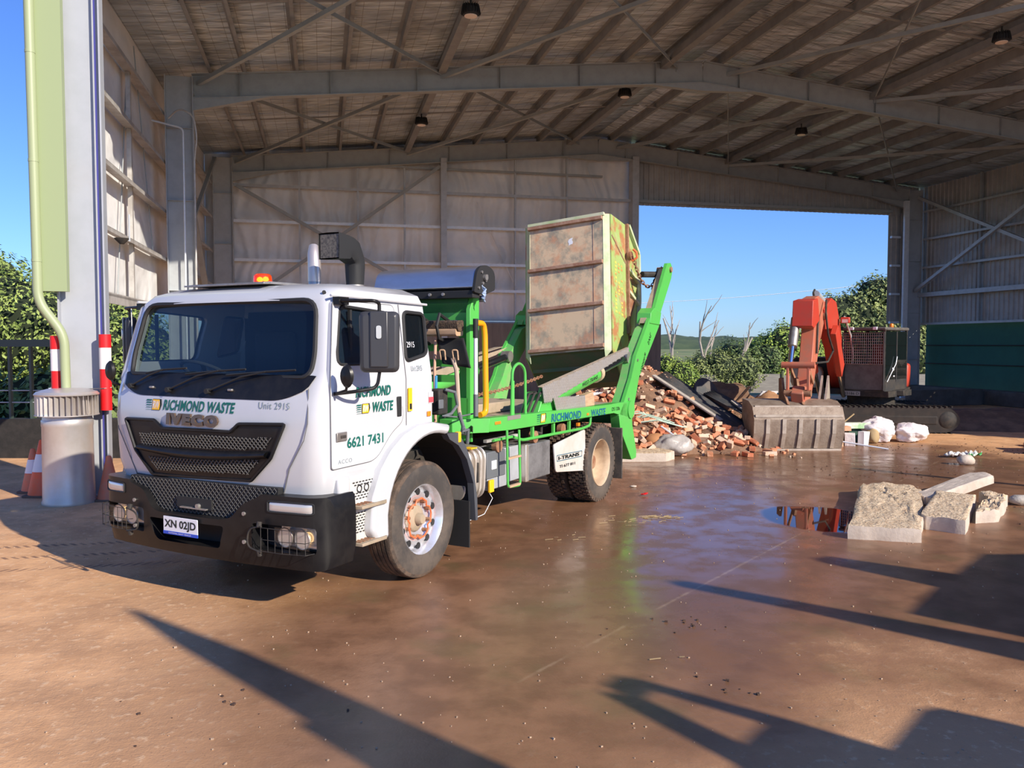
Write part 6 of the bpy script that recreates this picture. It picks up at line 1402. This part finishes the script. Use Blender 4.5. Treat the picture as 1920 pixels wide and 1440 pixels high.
# ================================================================= RUBBLE HEAP
def heap_h(x, y):
    # world-space height of the demolition heap
    def bump(cx, cy, rx, ry, h, a=0):
        dx, dy = x - cx, y - cy; c, s = math.cos(a), math.sin(a); u = (dx * c + dy * s) / rx; v = (-dx * s + dy * c) / ry; d = math.sqrt(u * u + v * v)
        return h * max(0, 1 - d) ** .8 if d < 1 else 0
    z = max(bump(2.75, 18.7, 2.3, 2.1, 1.85), bump(2.0, 17.0, 1.9, 1.8, .85), bump(5.0, 19.0, 2.3, 1.7, .55), bump(3.4, 17.0, 2.0, 1.25, .62))
    return z * (1 + .18 * noise.noise(Vector((x * 1.4, y * 1.4, 0)))) - .01
hp = MB().grid(lambda a, c: (0 + 7.6 * a, 14.9 + 6 * c, max(-.01, heap_h(7.6 * a, 14.9 + 6 * c) + (.05 * noise.noise(Vector((a * 40, c * 30, 1))) if heap_h(7.6 * a, 14.9 + 6 * c) > 0 else 0))), 90, 80).build('rubble_soil', 'soil', sharp=0)
tag(hp, 'brown soil core of the demolition heap behind the truck tail', 'rubble', kind='stuff')
rng = random.Random(11)
def brick_mesh(seed, L_=.23, W_=.11, H_=.076):
    r = random.Random(seed); b = MB(); b.obx((0, 0, 0), (L_, W_, H_))
    b.v = [tuple(c + r.uniform(-.008, .008) for c in p) for p in b.v]
    return b
protos = []
for i, (L_, mt) in enumerate(((.23, 'brick'), (.23, 'brick2'), (.13, 'brick'), (.17, 'brick3'), (.23, 'brick3'), (.10, 'brick2'))):
    o = brick_mesh(i, L_).build('brick', mt, flat=True, bevel=.006); protos.append(o)
placed = []
N_BR = 290
for i in range(N_BR):
    for _ in range(200):
        if i < 215: x = rng.uniform(.9, 4.9); y = rng.uniform(15.2, 18.2)
        else: x = rng.uniform(.6, 5.6); y = rng.uniform(15.1, 19.2)
        h = heap_h(x, y)
        if h < .02 and rng.random() > .12: continue
        if x > 3.0 and y > 18.0 - (x - 3.15) * .69 and rng.random() < .93: continue
        if h > 1.15 and rng.random() < .8: continue
        if all((x - a) ** 2 + (y - c) ** 2 > .011 for a, c in placed): break
    placed.append((x, y))
    src = protos[i % 6] if i < 6 else protos[rng.randrange(6)]
    o = src if i < 6 else src.copy()
    if i >= 6: COL.objects.link(o)
    flat_ = h < .03
    o.location = (x, y, max(h, 0) + (.038 if flat_ else rng.uniform(.03, .10)))
    o.rotation_euler = (0 if flat_ else rng.uniform(-.7, .7), 0 if flat_ else rng.uniform(-.7, .7), rng.uniform(0, PI))
    kd = i % 6 if i < 6 else protos.index(src)
    cn = ('whole orange brick', 'whole pale brick', 'half orange brick', 'broken red brick', 'whole dark red brick', 'small pale brick bit')[kd]
    zn = 'at the foot of the demolition heap' if h < .12 else 'on the face of the demolition heap' if h < .55 else 'high up on the demolition heap'
    tag(o, cn + ' lying ' + zn, 'brick', cn + 's ' + zn)
ch = MB()
for _ in range(1100):
    x = rng.uniform(.7, 5.4); y = rng.uniform(15.1, 19.4); h = heap_h(x, y)
    if h < .02 and rng.random() > .25: continue
    s_ = rng.uniform(.012, .045); ch.cm = rng.choice((0, 0, 1, 2)); ch.obx((x, y, max(0, h) + s_ * .5), (s_ * rng.uniform(1, 2.6), s_ * 1.3, s_), Matrix.Rotation(rng.uniform(0, 3), 3, 'Z') @ Matrix.Rotation(rng.uniform(-.8, .8), 3, 'X'))
tag(ch.build('rubble_chips', ['brick', 'brick2', 'soil'], flat=True), 'small brick chips and crumbs strewn between the bricks of the heap', 'rubble', kind='stuff')
def slab_mesh(poly, th, seed, jag=.02, sub=5):
    # rough broken slab: polygon outline subdivided, jittered edge, bumpy top
    r = random.Random(seed); pts = []
    for i in range(len(poly)):
        a = Vector(poly[i]); c = Vector(poly[(i + 1) % len(poly)])
        for k in range(sub): q = a + (c - a) * (k / sub); pts.append((q.x + r.uniform(-jag, jag), q.y + r.uniform(-jag, jag)))
    return pts
# corrugated dark sheets leaning on the heap
def sheet(p0, p1, wdir, w_, name, label, mt, corr_=True):
    p0 = Vector(p0); p1 = Vector(p1); wd = Vector(wdir); n_ = (p1 - p0).cross(wd).normalized()
    b = MB(); b.grid(lambda i, j: p0 + (p1 - p0) * j + wd * (w_ * i) + n_ * (.018 * math.sin(i * w_ * 2 * PI / .09) if corr_ else 0), 60 if corr_ else 4, 6)
    return tag(b.build(name, mt, solid=.006 if corr_ else .03, sharp=0 if corr_ else 35, flat=not corr_), label, 'sheet')
M['sheet_dk'] = mat('dark_weathered_sheet', (.06, .065, .07), .6, .2, col2=(.16, .13, .11), scale=4, amt=.6)
M['sheet_lt'] = mat('grey_board', (.42, .38, .33), .8, col2=(.25, .22, .19), scale=5, amt=.6)
sheet((3.05, 18.0, 1.36), (4.92, 16.75, .06), (.42, .88, .10), 1.15, 'corrugated_sheet', 'long dark corrugated sheet sliding down the heap towards the bucket', 'sheet_dk')
sheet((3.02, 17.9, 1.42), (4.3, 17.1, .52), (.6, .7, .03), .14, 'timber_board', 'long grey board lying along the top edge of the dark sheet', 'sheet_lt', False)
sheet((4.25, 18.4, 1.0), (5.6, 17.2, .20), (.6, .7, .1), .55, 'corrugated_sheet', 'second dark sheet lying higher behind the leaning one', 'sheet_dk')
sheet((4.8, 18.2, .85), (5.35, 17.0, .25), (.8, .4, 0), .12, 'timber_board', 'short grey board across the second dark sheet', 'sheet_lt', False)
sheet((5.1, 18.9, .80), (5.3, 18.6, 1.15), (.5, .1, 0), .12, 'timber_board', 'tan board standing upright on top of the heap', 'wood', False)
sheet((5.55, 19.0, .75), (5.7, 18.9, 1.02), (.9, .1, 0), .42, 'rounded_plastic_board', 'white rounded plastic panel propped up on the heap near the fence', 'plate', False)
b = MB(); b.lathe([(0, 0), (.36, .0), (.38, .08), (.36, .10)], n=24); o = b.build('wheelbarrow_tray', 'sheet_dk'); o.location = (4.35, 18.75, .95); o.rotation_euler = (math.radians(70), .3, .5); tag(o, 'black upturned tray standing on edge behind the sheets', 'tray')
sheet((.3, 16.7, .75), (1.55, 17.6, 1.05), (.6, -.3, .05), .6, 'corrugated_sheet', 'bright galvanised corrugated offcut beside the right ram cover', 'galv_b')
b = MB(); b.grid(lambda i, j: (1.2 + 1.0 * i, 15.75 + .7 * j, .46 + .22 * math.sin(PI * i) * math.sin(PI * j) + .10 * i), 12, 8)
# pipes and cable bundle
for k in range(7):
    a = rng.uniform(-.5, .5); x = 2.75 + rng.uniform(-.3, .3); y = 16.35 + rng.uniform(-.2, .2); z = heap_h(x, y) + .16; l_ = rng.uniform(.3, .6)
    o = MB().tube([(x - l_ * math.cos(a), y, z - .06 + .1 * math.sin(a)), (x, y - .05, z + .05), (x + l_ * math.cos(a), y + .02, z - .10)], .012, 6).build('plastic_conduit', 'conduit')
    tag(o, 'thin pale green plastic pipe tangled on the brick heap', 'pipe', 'tangled pipes on the bricks')
o = MB().cyl((2.9, 16.1, .50), (3.42, 15.75, .12), .02, n=8).build('metal_pole', 'galv_b'); tag(o, 'straight thin white pole poking out of the brick heap', 'pole')
def crumple(name, label, loc, sz, mt, seed, cat, sub=4, amp=.28):
    b = bmesh.new(); bmesh.ops.create_icosphere(b, subdivisions=sub, radius=1)
    for v in b.verts:
        d = v.co.normalized(); k = 1 + amp * noise.noise(d * 1.7 + Vector((seed, 0, 0))) + amp * .45 * abs(noise.noise(d * 5 + Vector((seed, 3, 0))))
        v.co = Vector((d.x * sz[0] * k, d.y * sz[1] * k, max(-.8, d.z) * sz[2] * k))
    lo = min(v.co.z for v in b.verts)
    for v in b.verts: v.co.z -= lo
    me = bpy.data.meshes.new(name); b.to_mesh(me); b.free(); me.materials.append(M[mt] if isinstance(mt, str) else mt); me.shade_smooth()
    o = bpy.data.objects.new(name, me); COL.objects.link(o); o.location = loc; return tag(o, label, cat)
crumple('plastic_sheet', 'crumpled grey translucent plastic at the foot of the brick heap', (3.05, 15.55, 0), (.34, .2, .20), mat('grey_plastic', (.42, .38, .34), .4, bump=.5, bscale=15), 5, 'plastic')
crumple('cardboard_box', 'crushed orange brown cardboard beside the grey plastic', (2.75, 15.75, .02), (.28, .2, .20), mat('cardboard_orange', (.52, .24, .1), .8), 8, 'cardboard', 2)
crumple('clay_lump', 'large brown lump of clay on top of the heap', (4.9, 19.4, .35), (.8, .5, .42), 'soil', 12, 'clay')
crumple('clay_lump', 'rounded tan lump between the heap and the bucket', (5.9, 18.9, 0), (.55, .4, .5), mat('tan_clay', (.38, .2, .1), .9, bump=.6, bscale=12), 13, 'clay')

# ================================================================= FRONT RIGHT: broken concrete slabs on the wet floor
M['agg'] = mat('exposed_aggregate', (0.74, 0.57, 0.37), 0.9, col2=(0.42, 0.27, 0.15), scale=16, amt=0.8, bump=1.0, bscale=30, col3=(0.70, 0.60, 0.46), scale3=40, amt3=0.5)
M['slabside'] = mat('slab_side', (0.58, 0.49, 0.40), 0.85, col2=(0.46, 0.37, 0.29), scale=6, amt=0.6, bump=0.2, bscale=30)
def slab(name, label, poly, th, seed, loc=(0, 0, 0), rot=(0, 0, 0), rough=.02, mt='agg', group=None):
    r = random.Random(seed); n = len(poly); out_ = slab_mesh(poly, th, seed, .012, 7); b = MB(); c = Vector((sum(p[0] for p in out_) / len(out_), sum(p[1] for p in out_) / len(out_)))
    k = len(out_); rings = []; NR = 12
    vs = [(p[0], p[1], 0) for p in out_] + [(p[0] + r.uniform(-.004, .004), p[1] + r.uniform(-.004, .004), th * .55) for p in out_]
    for q in range(NR):
        f = 1 - q / NR if q else 1
        for p in out_:
            x = c.x + (p[0] - c.x) * (f if q else .992); y = c.y + (p[1] - c.y) * (f if q else .992)
            z = th + rough * (noise.noise(Vector((x * 9, y * 9, seed))) + .6 * noise.noise(Vector((x * 24, y * 24, seed)))) - (0.012 if q == 0 else 0)
            vs.append((x, y, z))
    vs.append((c.x, c.y, th)); fs = [list(range(k))[::-1]]
    for q in range(NR + 1): fs += [(q * k + i, q * k + (i + 1) % k, (q + 1) * k + (i + 1) % k, (q + 1) * k + i) for i in range(k)]
    fs += [((NR + 1) * k + i, (NR + 1) * k + (i + 1) % k, len(vs) - 1) for i in range(k)]
    b.v = [tuple(p) for p in vs]; b.f = [list(f) for f in fs]; b.m = [0] * (1 + 2 * k) + [1] * (len(fs) - 1 - 2 * k)
    o = b.build(name, ['slabside', mt], sharp=40); o.location = loc; o.rotation_euler = rot
    return tag(o, label, 'concrete slab', group)
slab('concrete_slab', 'largest flat rectangular broken concrete slab nearest the camera on the wet floor', [(3.63, 8.86), (4.33, 8.68), (5.50, 11.05), (5.55, 11.45), (5.28, 11.72), (4.83, 11.45)], .15, 1, rough=.03)
slab('concrete_slab', 'thick square concrete slab directly right of the largest one', [(4.65, 9.37), (4.99, 9.05), (5.98, 10.62), (5.62, 10.92)], .17, 2, rough=.015)
slab('concrete_slab', 'long rounded kerb piece lying tilted on top of the square slab', [(-.72, -.13), (.70, -.16), (.82, 0), (.70, .15), (-.70, .12)], .12, 3, (5.95, 11.12, .10), (0, math.radians(-7), math.radians(32)), .008, 'slabside')
slab('concrete_slab', 'reddish rough concrete chunk at the right end of the slab group', [(5.42, 9.62), (5.75, 9.72), (6.43, 10.68), (6.2, 10.95), (6.06, 10.5)], .16, 5, rough=.04)
slab('concrete_slab', 'pinkish topped concrete slab on the floor at the foot of the truck stabiliser leg', [(1.62, 14.7), (2.75, 14.75), (2.98, 15.1), (2.75, 15.45), (1.75, 15.5)], .16, 6, rough=.008)
slab('concrete_slab', 'shaded concrete lump at the right edge further back', [(10.1, 15.5), (11.6, 15.2), (11.9, 16.1), (10.3, 16.3)], .35, 7, rough=.06)
for i, (x, y, z, sz, l) in enumerate(((6.65, 10.75, 0, (.16, .1, .07), 'small brown rubble piece right beside the reddish chunk'), (7.88, 14.35, 0, (.15, .10, .09), 'small white stone lying alone on the wet floor behind the slabs'),
                          (1.78, 12.1, 0, (.05, .03, .015), 'tiny white chip near the wheel on the wet floor'))):
    crumple('stone', l, (x, y, z), sz, 'conc' if i == 0 else 'slabside', 20 + i, 'stone', 2)

# ---- rubbish right of the bucket and on the floor
crumple('plastic_bag', 'round white plastic bag beside the bucket rubbish', (7.85, 17.75, 0), (.34, .25, .26), 'bag', 31, 'bag', 5)
crumple('plastic_bag', 'second white plastic bag stretched out to the right of the round one', (8.55, 17.75, 0), (.34, .22, .20), 'bag', 32, 'bag', 5)
crumple('plastic_bag', 'small white bag against the bucket side', (6.65, 17.2, .12), (.18, .14, .2), 'bag', 33, 'bag', 4)
M['carton'] = mat('printed_carton', (.78, .76, .66), .6, col2=(.15, .42, .12), scale=3, amt=.8)
def box(name, label, loc, sz, rz, mt, cat, rx=0):
    b = MB(); b.obx((0, 0, sz[2] / 2), sz); rnd = random.Random(hash(label) % 1000 if False else len(label)); b.v = [(x + rnd.uniform(-.012, .012), y + rnd.uniform(-.012, .012), z) for x, y, z in b.v]
    o = b.build(name, mt, flat=True, bevel=.006); o.location = loc; o.rotation_euler = (rx, 0, rz); return tag(o, label, cat)
box('carton', 'long cream carton with a green patch lying on the rubbish', (7.35, 17.7, .30), (.62, .2, .12), .12, 'carton', 'carton')
box('brick', 'orange brick resting on the rubbish next to the white carton', (6.95, 17.35, .28), (.28, .14, .10), .2, 'brick', 'brick')
box('carton', 'small white carton standing on the ground beside the round bag', (7.25, 17.05, 0), (.16, .14, .30), .4, 'plate', 'carton')
box('carton', 'torn white box leaning left of the small white carton', (6.98, 17.1, 0), (.2, .14, .26), -.3, 'bag', 'carton', .15)
box('crate', 'dark green crate pushed under the long carton', (7.4, 17.85, 0), (.42, .3, .28), .1, 'green_dk', 'crate')
box('brick', 'orange block on the ground in front of the bucket corner', (6.66, 16.95, 0), (.2, .16, .24), .5, 'brick', 'brick')
box('cloth_bundle', 'dark red bundle next to the bucket', (6.55, 17.3, 0), (.22, .2, .16), .5, 'maroon', 'bundle')
crumple('straw_bundle', 'olive straw bundle between the crate and the round bag', (7.62, 17.5, 0), (.14, .12, .16), 'straw', 36, 'bundle', 3)
for (a, c, l, mt) in (((6.6, 16.7, .14), (7.45, 16.35, .02), 'thin pale metal rod lying in front of the small cartons', 'galv_b'), ((6.9, 17.5, .35), (7.25, 17.55, .62), 'thin straw coloured stick poking up from the rubbish', 'straw')):
    o = MB().cyl(a, c, .016, n=8).build('rod' if mt == 'galv_b' else 'stick', mt); tag(o, l, 'stick')
def litter(name, label, loc, sx, sy, mt, seed, cat='litter', hz=.05):
    o = MB().grid(lambda i, j: ((i - .5) * sx * (1 + .3 * noise.noise(Vector((j * 3, seed, 0)))), (j - .5) * sy * (1 + .4 * noise.noise(Vector((i * 4, seed, 2)))), .02 + hz * abs(noise.noise(Vector((i * 5 + seed, j * 4, 0)))) * 2), 16, 10).build(name, mt, sharp=0, solid=.004)
    o.location = loc; o.rotation_euler = (0, 0, seed); return tag(o, label, cat)
litter('plastic_wrapper', 'crumpled white wrapper with green strips on the floor at the right', (8.35, 15.35, 0), .62, .26, mat('green_white_film', (.80, .78, .74), .4, col2=(.03, .30, .07), scale=5, amt=1, lo=.56, hi=.6), .2, hz=.09)
for i, (x, y, sx, l, mt) in enumerate(((11.9, 20.3, .7, 'torn white plastic scraps on the dark soil beside the tracks', 'bag'), (12.6, 18.4, .35, 'small white scrap in the shade at the right edge', 'bag'), (13.1, 19.4, .6, 'long grey scrap further back in the shade at the right edge', 'bag'),
                              (13.0, 17.9, .8, 'bluish plastic scrap in the shade behind the concrete lump', 'bluefilm'), (10.6, 16.9, .6, 'orange cardboard piece lying on the ground before the concrete lump', 'brick2'))):
    litter('plastic_scrap' if mt != 'brick2' else 'cardboard_piece', l, (x, y, 0), sx, .2, mt, i + .3)
litter('plastic_wrapper', 'tiny red wrapper on the wet floor behind the rear wheel', (1.83, 11.4, 0), .1, .05, 'red', .8, hz=.02)
# low soil berm in the shade on the right
bm_s = MB().grid(lambda a, c: (9.6 + 9 * a, 20.2 + 3.2 * c - 2.2 * a, .45 * math.sin(PI * c) ** 1.3 * min(1, a * 6) * (1 + .3 * noise.noise(Vector((a * 12, c * 6, 3)))) - .01), 60, 24).build('soil_bank', 'soil', sharp=0)
tag(bm_s, 'low bank of dark soil along the shaded bunker wall at the right', 'soil', kind='stuff')
# twigs, straw, gravel over the yard
tw = MB(); rg = random.Random(5)
for cx, cy, n_, sp in ((1.35, 9.75, 16, .28), (1.75, 9.95, 30, .10), (.6, 8.9, 6, .2), (1.2, 5.4, 2, .3)):
    for _ in range(n_):
        x = cx + rg.gauss(0, sp); y = cy + rg.gauss(0, sp * .4); a = rg.uniform(-.5, .5); l_ = rg.uniform(.03, .11)
        tw.bar((x, y, .006), (x + l_ * math.cos(a), y + l_ * math.sin(a), .012), .007, .005)
tag(tw.build('straw', 'straw', flat=True), 'bits of straw and twigs scattered on the wet floor before the truck tail', 'straw', kind='stuff')
gr_ = MB()
for _ in range(900):
    y = 3.6 + 15 * rg.random() ** 1.6; x = rg.uniform(-.62, .62) * y * 1.0; s_ = rg.uniform(.0025, .007) * (1 + .03 * y)
    if rg.random() < .05: s_ *= 1.6
    gr_.obx((x, y, s_ * .4), (s_ * 1.5, s_, s_), Matrix.Rotation(rg.uniform(0, 3), 3, 'Z') @ Matrix.Rotation(rg.uniform(-.4, .4), 3, 'X'))
tag(gr_.build('gravel', 'pebble', flat=True), 'small pale stones and grit scattered over the yard', 'gravel', kind='stuff')
cl_ = MB()
for cx, cy, n_, sp in ((1.2, 6.1, 14, .22), (1.35, 5.0, 8, .2), (-1.6, 4.6, 10, .4), (9.5, 15.9, 90, 1.2), (6.2, 13.5, 70, .9), (7.2, 10.2, 60, .7), (7.6, 16.9, 80, .8)):
    for _ in range(n_):
        x = cx + rg.gauss(0, sp); y = cy + rg.gauss(0, sp * .6); s_ = rg.uniform(.004, .017); cl_.obx((x, y, s_ * .3), (s_ * 1.4, s_, s_ * .8), Matrix.Rotation(rg.uniform(0, 3), 3, 'Z'))
tag(cl_.build('mud_crumbs', 'mudcl', flat=True), 'dark crumbs of mud scattered over the yard', 'mud', kind='stuff')

# ================================================================= LEFT: vent stack, sleeves, cones
VS = empty('vent_stack', (-5.87, 10.93, 0), 0, 'silver metal vent stack with a louvred rotary cap at the foot of the front column', 'vent')
M['vent'] = mat('zinc_vent', (.62, .58, .55), .38, .55, col2=(.5, .44, .38), scale=2.5, amt=.5, col3=(.62, .5, .38), scale3=1.5, amt3=.5)
MB().lathe([(.325, 0), (.328, .03), (.315, .06), (.308, .5), (.305, 1.02), (.31, 1.03), (.31, 1.10), (.305, 1.11)], n=48).build('cylinder', 'vent', VS, sharp=30)
MB().lathe([(.30, 1.10), (.29, 1.16), (.385, 1.165), (.385, 1.175), (.28, 1.18), (.26, 1.42), (.385, 1.43), (.388, 1.445), (.36, 1.475), (.24, 1.51), (.0, 1.525)], n=48).build('cap', 'vent', VS, sharp=30)
b = MB()
for i in range(34):
    a = 2 * PI * i / 34; a2 = a + .15
    b.add([(.375 * math.cos(a), .375 * math.sin(a), 1.17), (.31 * math.cos(a2), .31 * math.sin(a2), 1.17), (.31 * math.cos(a2), .31 * math.sin(a2), 1.435), (.375 * math.cos(a), .375 * math.sin(a), 1.435)], [(0, 1, 2, 3)])
b.build('vanes', 'vent', VS, solid=.004, flat=True)
MB().lathe([(.27, 1.12), (.26, 1.44)], n=24).build('throat', 'blackm', VS)
def sleeve(p, label, half):
    r = empty('column_guard', p, TH, label, 'guard')
    R_ = .074
    for nm, z0, z1, mt, k in (('lower_sleeve', 0, .56, 'red', 0), ('white_band', .56, .85, 'reflect', .003), ('upper_sleeve', .85, 1.03, 'red', .004)):
        MB().cyl((0, 0, z0), (0, 0, z1), R_ + k, n=20).build(nm, mt, r)
    return r
sleeve(sh(-.73, .22, 1.18), 'red and white round sleeve strapped to the outer edge of the front left column', 0)
sleeve(sh(-.13, .22, 1.20), 'second red and white sleeve on the inner edge of the front left column', 0)
b = MB(); b.tube([sh(-.81, .20, 1.52), sh(-.73, .135, 1.50), sh(-.43, .28, 1.49), sh(-.13, .135, 1.50), sh(-.05, .20, 1.51)], .006, 6); tag(b.build('tie_wire', 'steel'), 'thin wire tying both red sleeves round the front column', 'wire')
def cone(x, y, h, label, mt, band=True, tilt=(0, 0), rz=0.0):
    r = empty('traffic_cone', (x, y, 0), rz, label, 'traffic cone'); r.rotation_euler = (tilt[0], tilt[1], rz)
    b = MB(); bs = .40 * h + .08; b.prism(rpoly([(-bs / 2, -bs / 2), (bs / 2, -bs / 2), (bs / 2, bs / 2), (-bs / 2, bs / 2)], .04, 3), 0, .03, 'z'); b.build('base', 'rustbase', r, bevel=.004)
    R0 = .19 * h + .04; rr_ = lambda t: R0 * (1 - t) + .028 * t
    MB().lathe([(rr_(t), .03 + (h - .03) * t) for t in (0, .25, .5, .75, .97)] + [(.022, h), (.016, h - .01)], n=32).build('body', mt, r, sharp=30)
    if band: MB().lathe([(rr_(t) + .003, .03 + (h - .03) * t) for t in (.42, .55, .66, .74)], n=32, caps=False).build('reflective_band', 'reflect', r)
M['rustbase'] = mat('cone_base', (.16, .10, .07), .9)
cone(-6.50, 11.42, .78, 'tall orange traffic cone with a white band left of the vent stack', 'cone')
cone(-6.80, 11.72, .62, 'smaller traffic cone behind the tall one at the left', 'cone_faded')
cone(-5.42, 11.10, .60, 'plain dusty orange cone without a band leaning by the vent stack', 'cone_faded', False)
cone(-5.30, 11.45, .62, 'orange cone with a white band between the column and the truck bumper', 'cone')

# ================================================================= BEHIND THE CAMERA: unseen plates cut to throw the long shadows, for a parked loader
HV = Vector((SUN.x, SUN.y, 0)).normalized(); TE = SUN.z / math.hypot(SUN.x, SUN.y); LV = Vector((-HV.y, HV.x, 0))
PC = 3.6
YD = empty('shadow_plates', HV * PC, math.atan2(LV.y, LV.x), 'unseen upright yellow plates beside the camera cut to cast the long yard shadows', 'shadow plates')
def steel(name, ground_pts, base=False, off=0.0):
    # outline of a raised plate given where its edges shade the ground; stands in one upright plane facing the sun
    pts = []
    for gx, gy in ground_pts:
        g_ = Vector((gx, gy, 0)); k = PC + off - g_.dot(HV); pts.append((g_.dot(LV), k * TE))
    MB().prism(pts, off * -1 - .05, off * -1 + .05).build(name, 'yellow', YD, flat=True)
    return pts
def ray_ext(p, d): return (p[0] + HV.x * d, p[1] + HV.y * d)
steel('shadow_plate_mast', [(-3.04, 6.47), (-2.92, 6.43), (-1.78, 5.55), (0.0, 4.02), (1.08, 3.01), (0.27, 2.86), (-0.71, 4.02), (-1.17, 4.47), (-1.11, 4.5), (-2.34, 5.7)])
steel('shadow_plate_arm', [(1.41, 7.23), (1.56, 7.26), (3.6, 5.75), (4.69, 4.98), (4.42, 4.68), (3.39, 5.41), (2.27, 6.45), (1.46, 7.1)])
steel('shadow_plate_wide', [(2.97, 8.03), (3.16, 8.11), (4.08, 7.47), (4.74, 8.19), (7.13, 8.19), (5.08, 5.8), (3.67, 5.86), (3.12, 6.36), (3.7, 7.07), (3.0, 7.89)])
steel('shadow_plate_bar', [(0.59, 4.98), (0.69, 5.13), (0.8, 5.11), (1.58, 4.53), (1.44, 4.47), (0.83, 4.96), (0.74, 4.83)])
steel('shadow_plate_bar', [(0.55, 4.9), (0.75, 4.86), (1.23, 4.24), (1.27, 4.02), (1.15, 4.02)])
steel('shadow_plate_panel', [(1.23, 4.24), (1.44, 4.49), (1.58, 4.53), (1.98, 4.19), (2.38, 4.65), (2.49, 4.68), (2.81, 4.47), (3.46, 3.92), (2.24, 2.51), (0.9, 2.51), (1.15, 4.02)])
MB().bx(2.0, 8.6, -.1, .1, 0, 1.2).build('body', 'yellow', YD, flat=True)  # unseen box added under the shadow plates
pole_ = MB().cyl((13.4, 6.9, 0), (13.4, 6.9, 5.2), .07, n=12).build('shadow_post', 'galv'); tag(pole_, 'unseen slim grey post out of view to the right, added for its shadow', 'post')  # unseen post, added to cast the thin shadow line on the ground
